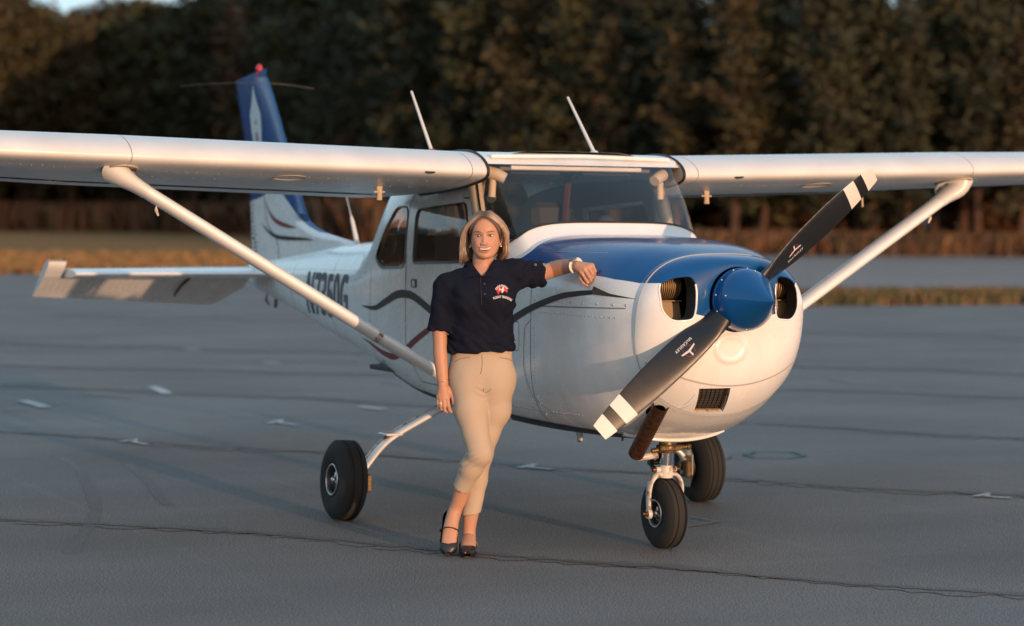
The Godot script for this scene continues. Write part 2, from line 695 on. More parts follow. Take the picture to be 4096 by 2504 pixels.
func asphalt(v: Color, sd: int) -> StandardMaterial3D:
	var m := StandardMaterial3D.new()
	m.albedo_color = v.linear_to_srgb()
	m.roughness = 0.68
	m.metallic_specular = 0.5
	m.albedo_texture = noise_tex(1024, 0.12, grey(0.3), grey(1.15), sd, 3)
	m.normal_enabled = true
	m.normal_scale = 1.5
	m.normal_texture = bump_tex(1024, 0.14, 5.0, sd + 1, 3)
	m.uv1_triplanar = true
	m.uv1_world_triplanar = true
	m.uv1_scale = Vector3.ONE / 1.5
	m.detail_enabled = true
	m.detail_blend_mode = BaseMaterial3D.BLEND_MODE_MUL
	m.detail_albedo = noise_tex(1024, 0.008, grey(0.8), grey(1.0), sd + 2, 6)
	m.detail_uv_layer = BaseMaterial3D.DETAIL_UV_2
	m.uv2_triplanar = true
	m.uv2_world_triplanar = true
	m.uv2_scale = Vector3(1.0 / 19.0, 1.0 / 19.0, 1.0 / 31.0)
	return m

func field(c0: Color, c1: Color, sd: int, metres: float) -> StandardMaterial3D:
	var m := StandardMaterial3D.new()
	m.roughness = 0.95
	m.metallic_specular = 0.2
	m.albedo_texture = noise_tex(1024, 0.02, c0.linear_to_srgb(), c1.linear_to_srgb(), sd, 6)
	m.normal_enabled = true
	m.normal_scale = 1.5
	m.normal_texture = bump_tex(512, 0.06, 8.0, sd + 1, 4)
	m.uv1_triplanar = true
	m.uv1_world_triplanar = true
	m.uv1_scale = Vector3.ONE / metres
	return m

func ground_line(line: Array, width: float, y: float, m: Material, wobble := 0.0) -> ArrayMesh:
	var pts := []
	for i in line.size() - 1:
		var st: Vector2 = line[i]
		var en: Vector2 = line[i + 1]
		var k := maxi(1, int(st.distance_to(en) / 0.05)) if wobble > 0.0 else 1
		for j in k:
			pts.append(st.lerp(en, float(j) / k))
	pts.append(line[-1])
	var b := MB.new()
	for i in pts.size():
		var tg: Vector2 = (pts[mini(i + 1, pts.size() - 1)] - pts[maxi(i - 1, 0)]).normalized()
		var nn := Vector2(-tg.y, tg.x)
		var c: Vector2 = pts[i] + nn * wobble * sin(i * 0.13 + line[0].x * 3.0) * 0.5
		var w0 := width * 0.5 + wobble * rng.randf_range(-0.5, 0.5)
		var w1 := width * 0.5 + wobble * rng.randf_range(-0.5, 0.5)
		b.add(Vector3(c.x + nn.x * w0, y, c.y + nn.y * w0), Vector3.UP)
		b.add(Vector3(c.x - nn.x * w1, y, c.y - nn.y * w1), Vector3.UP)
	for i in pts.size() - 1:
		b.quad(i * 2, i * 2 + 1, i * 2 + 3, i * 2 + 2)
	return b.mesh(m)

func build_ground() -> void:
	var dry := field(Color(0.24, 0.125, 0.055), Color(0.34, 0.2, 0.085), 101, 14.0)
	setting("ground", sheet(PackedVector2Array([Vector2(-1100, -1100), Vector2(1100, -1100), Vector2(1100, 1100), Vector2(-1100, 1100)]), -0.03, dry))
	var green := field(Color(0.11, 0.1, 0.04), Color(0.22, 0.15, 0.06), 111, 9.0)
	setting("grass_verge", sheet(PackedVector2Array([Vector2(-91, 30), Vector2(-88, -10), Vector2(-90, -34), Vector2(-103, -36), Vector2(-106, -12), Vector2(-104, 30)]), -0.02, green))
	setting("grass_verge", sheet(PackedVector2Array([Vector2(-30.6, -17), Vector2(-29.6, -60), Vector2(-33.6, -60), Vector2(-34.4, -17)]), -0.02, green))
	var tar := asphalt(Color(0.425, 0.402, 0.386), 121)
	var apron := [Vector2(-54.4, 60), Vector2(-54.9, -17.5), Vector2(-29.2, -18.6), Vector2(-28.2, -40), Vector2(40, -60), Vector2(70, -60), Vector2(70, 60)]
	setting("asphalt_apron", sheet(PackedVector2Array(apron), 0.0, tar))
	setting("taxiway", sheet(PackedVector2Array([Vector2(-36.8, -19), Vector2(-35.3, -70), Vector2(-80, -130), Vector2(-88, -80), Vector2(-91, -53)]), -0.015, asphalt(Color(0.62, 0.54, 0.5), 131)))
	# dark bands where the paving lanes meet
	var seam_wide := asphalt(Color(0.37, 0.35, 0.336), 151)
	var seam := asphalt(Color(0.32, 0.298, 0.283), 141)
	for q in [[[Vector2(-4.2, 4.9), Vector2(-2.17, 2.87), Vector2(-1.44, 2.15), Vector2(-0.70, 1.49), Vector2(-0.02, 1.02), Vector2(0.51, 0.66), Vector2(1.46, -0.14), Vector2(2.12, -0.74), Vector2(4.2, -2.7)], 0.07],
			[[Vector2(-11, 3.4), Vector2(-8.80, 2.6), Vector2(-7.03, 1.42), Vector2(-5.77, 0.63), Vector2(-4.94, -0.13), Vector2(-3.89, -0.94), Vector2(-3.01, -1.53), Vector2(-2.19, -2.1), Vector2(-1.00, -3.13), Vector2(1.0, -5.0)], 0.1],
			[[Vector2(-14, 2.4), Vector2(-12.11, 0.56), Vector2(-10.56, -1.04), Vector2(-8.50, -2.58), Vector2(-6.04, -4.20), Vector2(-4.05, -5.66), Vector2(-1, -8)], 0.14],
			[[Vector2(-18, 2), Vector2(-15.26, -0.17), Vector2(-13.79, -2.05), Vector2(-12.31, -3.89), Vector2(-9, -7), Vector2(-6, -10)], 0.14],
			[[Vector2(-22, 1), Vector2(-17, -4), Vector2(-12.69, -8.75), Vector2(-10.62, -10.50), Vector2(-8, -13)], 0.2],
			[[Vector2(-28, -4), Vector2(-19.76, -13.16), Vector2(-17.53, -15.80)], 0.25]]:
		setting("paving_seam", ground_line(q[0], q[1] * 2.2, 0.003, seam_wide, q[1] * 1.6))
		setting("paving_seam", ground_line(q[0], q[1] * 0.7, 0.006, seam, q[1] * 0.9))
	for q in [[Vector2(-5.55, 1.68), Vector2(-4.35, 1.85), Vector2(-3.06, 2.10), Vector2(-1.78, 2.48), Vector2(-0.7, 2.85)], [Vector2(-4.75, 1.42), Vector2(-3.45, 1.62), Vector2(-2.4, 1.86)]]:
		setting("tyre_mark", ground_line(smooth_path(q, 14), 0.07, 0.0015, seam_wide, 0.03))
	# chalk and paint marks left by surveyors
	var chalk := mat(0.42, 0.42, 0.43, 0.9)
	var faint := mat(0.16, 0.17, 0.18, 0.9)
	var teal := mat(0.04, 0.16, 0.11, 0.9)
	var lines := [["w", [Vector2(-6.157, 1.056), Vector2(-6.368, 0.870), Vector2(-6.125, 0.966), Vector2(-5.909, 0.927)], "white tick mark on the asphalt left of the near main wheel"],
		["w", [Vector2(-7.291, -0.481), Vector2(-7.583, -0.716), Vector2(-7.335, -0.592), Vector2(-7.075, -0.639)], "white tick mark above and left of the near main wheel"],
		["w", [Vector2(-3.527, -0.918), Vector2(-3.702, -1.139), Vector2(-3.525, -1.000), Vector2(-3.357, -1.079)], "white tick mark on the asphalt right of the woman's knees"],
		["w", [Vector2(-8.659, -1.798), Vector2(-8.292, -1.897)], "short white dash on the asphalt just left of the gear leg"],
		["w", [Vector2(-11.560, -0.792), Vector2(-11.110, -0.740), Vector2(-10.631, -0.663)], "short slanting white mark between the long pale dash and the fuselage"],
		["t", [Vector2(-10.782, 0.134), Vector2(-10.299, -0.200)], "long pale dash on the asphalt below the tailplane"],
		["w", [Vector2(-10.215, 0.794), Vector2(-9.961, 0.782), Vector2(-9.431, 0.785)], "slanting white mark crossing thin pale lines at the left edge"],
		["t", [Vector2(-9.865, 1.080), Vector2(-9.768, 0.497)], "upper of two thin pale lines at the left edge"],
		["t", [Vector2(-9.211, 1.232), Vector2(-9.218, 0.982)], "lower and shorter of two thin pale lines at the left edge"],
		["w", [Vector2(-14.926, -3.144), Vector2(-14.670, -3.193)], "white spot on the asphalt below the registration letters"],
		["w", [Vector2(-17.780, -3.084), Vector2(-17.468, -3.168)], "white spot on the asphalt below the inner end of the tailplane"],
		["t", [Vector2(-11.427, -3.130), Vector2(-11.033, -3.193)], "pale dash on the asphalt just under the fuselage belly"],
		["t", [Vector2(-10.474, -7.805), Vector2(-9.946, -7.805)], "pale dash on the far asphalt right of the nose"],
		["w", [Vector2(-1.070, -2.816), Vector2(-1.163, -2.999), Vector2(-1.045, -2.881), Vector2(-0.920, -2.972)], "white tick mark on the asphalt at the right edge"],
		["t", [Vector2(-3.553, -2.515), Vector2(-3.763, -2.699), Vector2(-3.643, -2.601), Vector2(-3.528, -2.667)], "white tick mark between the far main wheel and the green ring"],
		["t", [Vector2(-0.477, -0.484), Vector2(-0.587, -0.736), Vector2(-0.834, -0.700)], "thin pale corner mark right of the nose wheel"],
		["t", [Vector2(-21.097, -2.614), Vector2(-20.498, -2.711)], "pale spot on the far asphalt under the middle of the tailplane"],
		["t", [Vector2(-25.654, -4.764), Vector2(-25.040, -4.798)], "farthest pale spot on the asphalt close under the tailplane"],
		["t", [Vector2(-6.058, -6.836), Vector2(-5.939, -6.914)], "pale dash on the asphalt cut off by the right edge"],
		["g", [Vector2(-12.334, 0.506), Vector2(-12.299, 0.013)], "green paint dash on the asphalt at the left edge"],
		["g", [Vector2(-3.732, -2.783), Vector2(-3.967, -3.010), Vector2(-3.874, -3.268), Vector2(-3.582, -3.196), Vector2(-3.488, -3.027), Vector2(-3.580, -2.776), Vector2(-3.784, -2.814)], "green painted ring on the asphalt right of the far main wheel"]]
	for q in lines:
		var o := put("painted_mark", ground_line(q[1], {"w": 0.055, "t": 0.022, "g": 0.04}[q[0]] * (2.0 if q[1][0].x < -8.0 else 1.0), 0.010, {"w": chalk, "t": faint, "g": teal}[q[0]]))
		tag(o, q[2], "painted mark", "survey marks on the asphalt")
	# dry grass and weeds: one mass each
	grass("dry_grass", PackedVector2Array([Vector2(-55.2, 12), Vector2(-55.2, -18), Vector2(-88, -34), Vector2(-88, 18)]), 9000, 0.22, [Color(0.33, 0.19, 0.08), Color(0.26, 0.13, 0.055), Color(0.16, 0.13, 0.05)], 1)
	grass("verge_grass", PackedVector2Array([Vector2(-29.6, -18), Vector2(-29.0, -45), Vector2(-35.2, -45), Vector2(-35.8, -18)]), 5000, 0.2, [Color(0.19, 0.12, 0.055), Color(0.09, 0.09, 0.035)], 2)
	grass("tall_weeds", PackedVector2Array([Vector2(-92, -52), Vector2(-87, -82), Vector2(-90.5, -82), Vector2(-96, -52)]), 2600, 1.0, [Color(0.12, 0.055, 0.025), Color(0.15, 0.08, 0.035), Color(0.07, 0.05, 0.025)], 3)
	grass("undergrowth", PackedVector2Array([Vector2(-240, -40), Vector2(-246, -66), Vector2(-222, -74), Vector2(-166, -63), Vector2(-128, -53), Vector2(-129, -50), Vector2(-166, -59), Vector2(-214, -70), Vector2(-238, -64)]), 5000, 2.6, [Color(0.12, 0.05, 0.022), Color(0.1, 0.06, 0.025), Color(0.16, 0.07, 0.03)], 4)

func grass(called: String, poly: PackedVector2Array, count: int, height: float, colours: Array, sd: int) -> void:
	var r := RandomNumberGenerator.new()
	r.seed = sd
	var b := MB.new()
	for i in 16:
		var a := r.randf() * TAU
		var lean := Vector3(cos(a), 0, sin(a))
		var foot := Vector3(r.randf_range(-0.5, 0.5), 0, r.randf_range(-0.5, 0.5))
		var h := r.randf_range(0.55, 1.1)
		var sd2 := Vector3(-sin(a), 0, cos(a)) * r.randf_range(0.05, 0.11)
		var nn := lean + Vector3.UP * 0.6
		var tip := foot + lean * r.randf_range(0.1, 0.5) + Vector3.UP * h
		var k := b.add(foot - sd2, nn.normalized())
		b.add(foot + sd2, nn.normalized())
		b.add(foot.lerp(tip, 0.6) + sd2 * 0.8 + Vector3.UP * 0.08, nn.normalized())
		b.add(tip, nn.normalized())
		b.add(foot.lerp(tip, 0.6) - sd2 * 0.8 + Vector3.UP * 0.08, nn.normalized())
		b.tri(k, k + 1, k + 2)
		b.tri(k, k + 2, k + 4)
		b.tri(k + 4, k + 2, k + 3)
	var m := mat(1, 1, 1, 0.9)
	m.vertex_color_use_as_albedo = true
	var mm := MultiMesh.new()
	mm.transform_format = MultiMesh.TRANSFORM_3D
	mm.use_colors = true
	mm.mesh = b.mesh(m)
	var lo := poly[0]
	var hi := poly[0]
	for p in poly:
		lo = lo.min(p)
		hi = hi.max(p)
	var spots := []
	while spots.size() < count:
		var p := Vector2(r.randf_range(lo.x, hi.x), r.randf_range(lo.y, hi.y))
		if Geometry2D.is_point_in_polygon(p, poly):
			spots.append(p)
	mm.instance_count = count
	for i in count:
		var s := height * r.randf_range(0.6, 1.3)
		mm.set_instance_transform(i, Transform3D(Basis(Vector3.UP, r.randf() * TAU).scaled(Vector3(s, s, s)), Vector3(spots[i].x, -0.02, spots[i].y)))
		var c: Color = colours[r.randi() % colours.size()]
		mm.set_instance_color(i, c * r.randf_range(0.75, 1.25))
	var o := MultiMeshInstance3D.new()
	o.name = called
	o.multimesh = mm
	o.set_meta("kind", "stuff")
	o.set_meta("label", {"dry_grass": "dry orange grass field beyond the apron on the left", "verge_grass": "narrow grass strip between apron and taxiway on the right", "tall_weeds": "rusty tall weeds along the foot of the right-hand trees", "undergrowth": "reddish brown undergrowth at the foot of the far trees"}[called])
	o.set_meta("category", "grass")
	add_child(o)

# ---------- the wood ----------
func pine(r: RandomNumberGenerator, h: float, bare: float, spread: float) -> Array:   # crown, trunk builders
	var b := MB.new()
	var t := MB.new()
	var bend := r.randf_range(-0.4, 0.4)
	var spine := []
	for i in 7:
		var s := i / 6.0
		spine.append(Vector3(bend * sin(s * 2.5), s * h * 0.97, bend * 0.6 * s * s))
	tube(t, spine, [h * 0.012 + 0.06, h * 0.010 + 0.04, h * 0.009 + 0.02, h * 0.008, h * 0.006, h * 0.004, 0.02], 7)
	var m := 52
	for i in m:
		var s := pow(float(i) / m, 0.85)
		var y := lerpf(bare, 1.0, s) * h
		var L := spread * (0.35 + 0.75 * sin(PI * pow(1.0 - s, 0.75) * 0.82)) * r.randf_range(0.45, 1.35)
		if i > m - 4:
			L *= 0.5
		var a := i * 2.4 + r.randf_range(-0.5, 0.5)
		var root := Vector3(bend * sin(y / h * 2.5), y, 0)
		var dir := Vector3(cos(a), r.randf_range(-0.1, 0.45), sin(a)).normalized()
		tube(t, [root, root + dir * L * 0.5, root + dir * L * 0.95 + Vector3.UP * 0.15 * L], [0.05, 0.035, 0.012], 4, Vector3.UP, false)
		var clumps := 3 + int(L * 2.6)
		for q in clumps:
			var c := root + dir * L * lerpf(0.3, 1.05, (q + r.randf()) / clumps) + Vector3(r.randf_range(-0.35, 0.35), r.randf_range(-0.2, 0.4), r.randf_range(-0.35, 0.35))
			var size := r.randf_range(0.28, 0.6)
			var shade := r.randf_range(0.7, 1.2)
			var col := Color(shade, shade * r.randf_range(0.88, 1.08), shade * r.randf_range(0.7, 1.1))
			for w in 13:
				var e := Vector3(r.randfn(), r.randfn() * 0.7 + 0.25, r.randfn()).normalized()
				var sd := e.cross(Vector3(r.randfn(), r.randfn(), r.randfn())).normalized() * size * r.randf_range(0.1, 0.2)
				var base := c + e * size * 0.15
				var tip := c + e * size * r.randf_range(0.8, 1.3)
				var nn := (e * 0.7 + sd.cross(e).normalized()).normalized()
				var k := b.add(base, nn, Vector2.ZERO, col)
				b.add(base.lerp(tip, 0.55) + sd, nn, Vector2.ZERO, col)
				b.add(tip, nn, Vector2.ZERO, col)
				b.add(base.lerp(tip, 0.55) - sd, nn, Vector2.ZERO, col)
				b.quad(k, k + 1, k + 2, k + 3)
	return [b, t]

func build_forest() -> void:
	var r := RandomNumberGenerator.new()
	r.seed = 91
	var bark := mat(0.12, 0.06, 0.035, 0.95)
	bark.albedo_texture = noise_tex(128, 0.06, grey(0.5), grey(1.0), 161)
	tri_planar(bark, 2.0)
	var looks := [
		["olive", Color(0.047, 0.05, 0.018), "olive green pine standing in the blurred wood behind the aircraft"],
		["dark", Color(0.032, 0.036, 0.016), "dark green pine standing in the blurred wood behind the aircraft"],
		["brown", Color(0.056, 0.047, 0.02), "brownish pine standing in the blurred wood behind the aircraft"],
		["rust", Color(0.105, 0.047, 0.018), "rusty orange tree standing in the blurred wood right of the tail fin"]]
	var crowns := []
	var trunks := []
	for i in 6:
		var p := pine(r, 10.0, [0.14, 0.2, 0.1, 0.24, 0.16, 0.26][i], [1.05, 0.9, 1.2, 1.0, 0.85, 1.1][i])
		crowns.append(p[0])
		trunks.append(p[1].mesh(bark))
	var meshes := []
	for l in looks:
		var m := mat(l[1].r, l[1].g, l[1].b, 0.85)
		m.vertex_color_use_as_albedo = true
		m.backlight_enabled = true
		m.backlight = Color(0.12, 0.11, 0.05)
		var row := []
		for c in crowns:
			row.append(c.mesh(m, null, true))
		meshes.append(row)
	var edge := [Vector2(-252, -12), Vector2(-240, -36), Vector2(-240, -52), Vector2(-246, -66), Vector2(-222, -74), Vector2(-168, -63), Vector2(-130, -53), Vector2(-106, -57), Vector2(-96, -60), Vector2(-92, -68), Vector2(-88, -84), Vector2(-84, -100)]
	var protos := {}
	var deep := [[], [], [], [], [], []]
	for i in edge.size() - 1:
		var a: Vector2 = edge[i]
		var c: Vector2 = edge[i + 1]
		var k := maxi(1, int(a.distance_to(c) / 2.5))
		for j in k:
			for row in 5:
				var p := a.lerp(c, (j + r.randf_range(0.0, 0.9)) / k)
				var away := (p - Vector2(10.7, 5.9)).normalized()
				p += away * (row * 5.0 + r.randf_range(-1.8, 1.8))
				var dist := p.distance_to(Vector2(10.7, 5.9))
				var h := r.randf_range(0.8, 1.08) * lerpf(14.2, 24.0, smoothstep(110.0, 240.0, dist))
				var shape := r.randi() % 6
				var look: int = [0, 0, 1, 1, 2, 2, 0, 1][r.randi() % 8]
				if p.x > -220.0 and p.x < -196.0 and row == 0 and j % 2 == 0:
					look = 3
				var xf := Transform3D(Basis(Vector3.UP, r.randf() * TAU).scaled(Vector3(h * 0.115, h * 0.1, h * 0.115)), Vector3(p.x, -0.03, p.y))
				if row > 1:
					deep[shape].append(xf)
					continue
				var key: int = shape * 10 + look
				var o: Node3D
				if protos.has(key):
					o = protos[key].duplicate()
					o.name = numbered("pine_tree")
					o.transform = xf
					add_child(o)
				else:
					o = thing("pine_tree", looks[look][2], "tree", xf, "trees of the wood edge")
					put("trunk", trunks[shape], o)
					put("crown", meshes[look][shape], o)
					protos[key] = o
				# where it shows in the picture, told by what stands in front of it
				var flat := (p - Vector2(10.675, 5.854)).normalized()
				var across := flat.cross(Vector2(-0.904, -0.427)) * -2368.0 / flat.dot(Vector2(-0.904, -0.427)) + 512.0
				var zone := "left of the picture"
				for z in [[-60.0, "just beyond the left edge of the picture"], [110.0, "above the left wing near the strut"], [232.0, "between the wing strut and the tail fin"], [300.0, "directly behind the tail fin"], [405.0, "between the tail fin and the left antenna"], [480.0, "close to the left antenna"], [560.0, "between the two roof antennas"], [660.0, "above the windshield right of the antennas"], [780.0, "above the root of the right wing"], [890.0, "above the raised propeller blade"], [1024.0, "above the right wing near its strut"], [9999.0, "just beyond the right edge of the picture"]]:
					zone = z[1]
					if across < z[0]:
						break
				var kind_words: String = ["olive green pine", "dark green pine", "brownish pine", "rusty orange tree"][look]
				o.set_meta("label", "%s in the wood's %s, %s" % [kind_words, "front row" if row == 0 else "second row", zone])
				o.set_meta("group", "%s trees, %s, %s" % [looks[look][0], "front" if row == 0 else "second row", zone])
	# the same wood goes on round the airfield behind the aircraft's other wing
	var round_edge := [Vector2(-255, -8), Vector2(-245, 70), Vector2(-205, 150), Vector2(-120, 215), Vector2(0, 250), Vector2(130, 265)]
	for i in round_edge.size() - 1:
		var a: Vector2 = round_edge[i]
		var c: Vector2 = round_edge[i + 1]
		var k := maxi(1, int(a.distance_to(c) / 3.0))
		for j in k * 2:
			var p := a.lerp(c, (j * 0.5 + r.randf()) / k) + Vector2(r.randf_range(-5, 5), r.randf_range(-5, 5))
			var h := r.randf_range(17.0, 22.0)
			deep[r.randi() % 6].append(Transform3D(Basis(Vector3.UP, r.randf() * TAU).scaled(Vector3(h * 0.125, h * 0.1, h * 0.125)), Vector3(p.x, -0.03, p.y)))
	for s in 6:
		for kind in 3:
			var mm := MultiMesh.new()
			mm.transform_format = MultiMesh.TRANSFORM_3D
			mm.mesh = trunks[s] if kind == 1 else meshes[s % 3 if kind == 0 else 3][s]
			mm.instance_count = deep[s].size() * (2 if kind == 2 else 1)
			for i in mm.instance_count:
				var xf: Transform3D = deep[s][i % deep[s].size()]
				if kind == 2:   # the understorey: young growth that closes the view between the trunks
					var k := r.randf_range(0.3, 0.5)
					xf = Transform3D(xf.basis.scaled(Vector3(k * 1.5, k, k * 1.5)), xf.origin + Vector3(r.randf_range(-3, 3), -0.8, r.randf_range(-3, 3)))
				mm.set_instance_transform(i, xf)
			var o := MultiMeshInstance3D.new()
			o.name = numbered("understorey" if kind == 2 else "deep_wood")
			o.multimesh = mm
			o.set_meta("kind", "stuff")
			o.set_meta("label", "young growth closing the view between the trunks" if kind == 2 else "depth of the pine wood behind its front trees")
			o.set_meta("category", "wood")
			add_child(o)

# ---------- the aircraft ----------
# rows: station, half width, top, bottom, height of the widest point, roundness above, roundness below
const NOSE := [[0.67, 0.466, 1.502, 0.715, 1.13, 2.8, 2.2], [0.56, 0.50, 1.53, 0.656, 1.13, 3.05, 2.3], [0.45, 0.525, 1.548, 0.615, 1.13, 3.3, 2.4], [0.3, 0.545, 1.562, 0.575, 1.13, 3.5, 2.7], [0.0, 0.562, 1.578, 0.55, 1.12, 3.9, 3.3], [-0.28, 0.57, 1.583, 0.55, 1.12, 4.5, 4.0], [-0.6, 0.582, 1.59, 0.555, 1.12, 5.2, 4.6], [-1.0, 0.588, 1.59, 0.57, 1.12, 5.5, 5.0]]
const TAIL := [[-0.6, 0.591, 2.03, 0.555, 1.12, 6.0, 4.6], [-1.0, 0.591, 2.035, 0.57, 1.12, 6.0, 5.0], [-1.9, 0.580, 2.02, 0.6, 1.12, 6.0, 4.4], [-2.38, 0.545, 1.975, 0.645, 1.12, 5.0, 3.6], [-2.5, 0.53, 1.90, 0.665, 1.13, 4.8, 3.5], [-2.65, 0.512, 1.74, 0.685, 1.13, 4.4, 3.4], [-2.8, 0.495, 1.60, 0.71, 1.14, 3.8, 3.2], [-3.0, 0.47, 1.545, 0.74, 1.14, 3.2, 3.1], [-3.25, 0.44, 1.53, 0.77, 1.15, 3.0, 3.0], [-4.0, 0.35, 1.49, 0.86, 1.16, 2.6, 2.8], [-5.0, 0.23, 1.41, 1.0, 1.19, 2.4, 2.5], [-5.9, 0.12, 1.34, 1.10, 1.22, 2.2, 2.2], [-6.3, 0.05, 1.31, 1.16, 1.235, 2.0, 2.0]]
const AXIS := Vector3(0, 1.12, 0)
const ROUND := Vector3(0, 1, 1)
var cuts := {}

func section(tb: Array, f: float) -> Array:
	var key := (1 if tb[0][0] > 0.0 else 2) * 1000000 + int(round(f * 20000.0))
	if not cuts.has(key):
		var o := [0.0]
		for i in range(1, 7):
			o.append(hermite(tb, f, i))
		cuts[key] = o
	return cuts[key]

func hull(tb: Array, f: float, th: float, side := 1.0) -> Vector3:
	var s := section(tb, f)
	var c := cos(th)
	var z: float = signf(sin(th)) * pow(absf(sin(th)), 2.0 / (s[5] if c >= 0.0 else s[6])) * s[1]
	var y: float = s[4] + (s[2] - s[4]) * pow(c, 2.0 / s[5]) if c >= 0.0 else s[4] - (s[4] - s[3]) * pow(-c, 2.0 / s[6])
	if tb[0][0] < 0.0 and y > 1.42:
		z *= 1.0 - 0.08 * (y - 1.42) / 0.6
	return Vector3(f, y, z * side + (0.02 * clampf(f / 0.62, 0.0, 1.0) if tb[0][0] > 0.0 else 0.0))

func theta(tb: Array, f: float, y: float) -> float:   # the angle on the section at which the side has this height
	var s := section(tb, f)
	if y >= s[4]:
		return acos(clampf(pow(clampf((y - s[4]) / (s[2] - s[4]), 0.0, 1.0), s[5] * 0.5), -1.0, 1.0))
	return PI - acos(clampf(pow(clampf((s[4] - y) / (s[4] - s[3]), 0.0, 1.0), s[6] * 0.5), -1.0, 1.0))

func onto(tb: Array, poly: Array, step := 0.05) -> PackedVector2Array:   # outline in (station, height) -> (station, angle)
	var out := PackedVector2Array()
	for p in dense(poly, step):
		out.append(Vector2(p.x, theta(tb, p.x, p.y)))
	return out

func line_onto(tb: Array, pts: Array, step := 0.04) -> Array:
	var out := []
	for i in pts.size() - 1:
		var k := maxi(1, int(ceil(pts[i].distance_to(pts[i + 1]) / step)))
		for j in k:
			var p: Vector2 = pts[i].lerp(pts[i + 1], float(j) / k)
			out.append(Vector2(p.x, theta(tb, p.x, p.y)))
	out.append(Vector2(pts[-1].x, theta(tb, pts[-1].x, pts[-1].y)))
	return out

func deck_height(f: float, z: float) -> float:
	var s := section(NOSE, f)
	return s[4] + (s[2] - s[4]) * pow(maxf(0.0, 1.0 - pow(clampf(absf(z) / s[1], 0.0, 1.0), s[5])), 1.0 / s[5])

func shield_base(s: float, ahead := 0.0) -> Vector3:   # foot of the windshield, s from -1 (left) to 1 (right)
	var q := absf(clampf(s, -1.0, 1.0))
	var z := 0.505 * q / 0.7
	var f := -0.415 - 0.045 * pow(q / 0.7, 2.0)
	if q > 0.7:
		var e := (q - 0.7) / 0.3 * PI * 0.5
		z = 0.505 + 0.068 * sin(e)
		f = -0.46 - 0.29 * (1.0 - cos(e))
	z *= signf(s)
	f += ahead
	return Vector3(f, deck_height(f, z), z)

func shield(s: float, t: float) -> Vector3:
	var a := shield_base(s)
	var q := absf(s)
	var top: Vector3
	if q < 0.7:
		top = Vector3(-0.83 - 0.02 * q, 2.006 - 0.012 * q, 0.528 * q / 0.7)
	else:
		var e := (q - 0.7) / 0.3 * PI * 0.5
		top = Vector3(-0.844 - 0.11 * (1.0 - cos(e)), 1.998 - 0.14 * (1.0 - cos(e)), 0.528 + 0.048 * sin(e))
	top.z *= signf(s)
	var p := a.lerp(top, t)
	var bulge := sin(PI * t)
	return p + Vector3(0.035, 0.02, 0.0) * bulge * (1.0 - q * q) + Vector3(0.0, 0.0, 0.012 * signf(s)) * bulge * smoothstep(0.5, 1.0, q)

func both(called: String, m: Material, parent: Node, make: Callable, joined := true) -> void:
	if joined:
		var b := MB.new()
		for side: float in [1.0, -1.0]:
			make.call(b, side)
		part(called, b, m, parent)
	else:
		for side: float in [1.0, -1.0]:
			var b := MB.new()
			make.call(b, side)
			part(called, b, m, parent)

func build_aircraft() -> void:
	var A := thing("light_aircraft", "white and blue single-engine high-wing propeller aircraft parked on the apron", "airplane")
	build_fuselage(A)
	build_nose(A)
	build_cabin(A)
	build_wings(A)
	build_tail(A)
	build_gear(A)
	build_livery(A)
	build_small_fittings(A)

func blue_area() -> Array:   # outline of the blue paint on the nose, one half, in (station, angle)
	var out := PackedVector2Array()
	for i in 21:   # rear edge, a hand's breadth ahead of the windshield
		var s := i / 20.0 * 0.9
		var p := shield_base(s, 0.085)
		out.append(Vector2(p.x, theta(NOSE, p.x, p.y) if i > 0 else -0.2))
	out[0] = Vector2(shield_base(0.0, 0.085).x, -0.2)
	for q in [[-0.3, 1.447], [-0.1, 1.43], [0.1, 1.41], [0.3, 1.392], [0.5, 1.375], [0.68, 1.358]]:
		out.append(Vector2(q[0], theta(NOSE, q[0], q[1])))
	out.append(Vector2(0.68, -0.2))
	return [out]

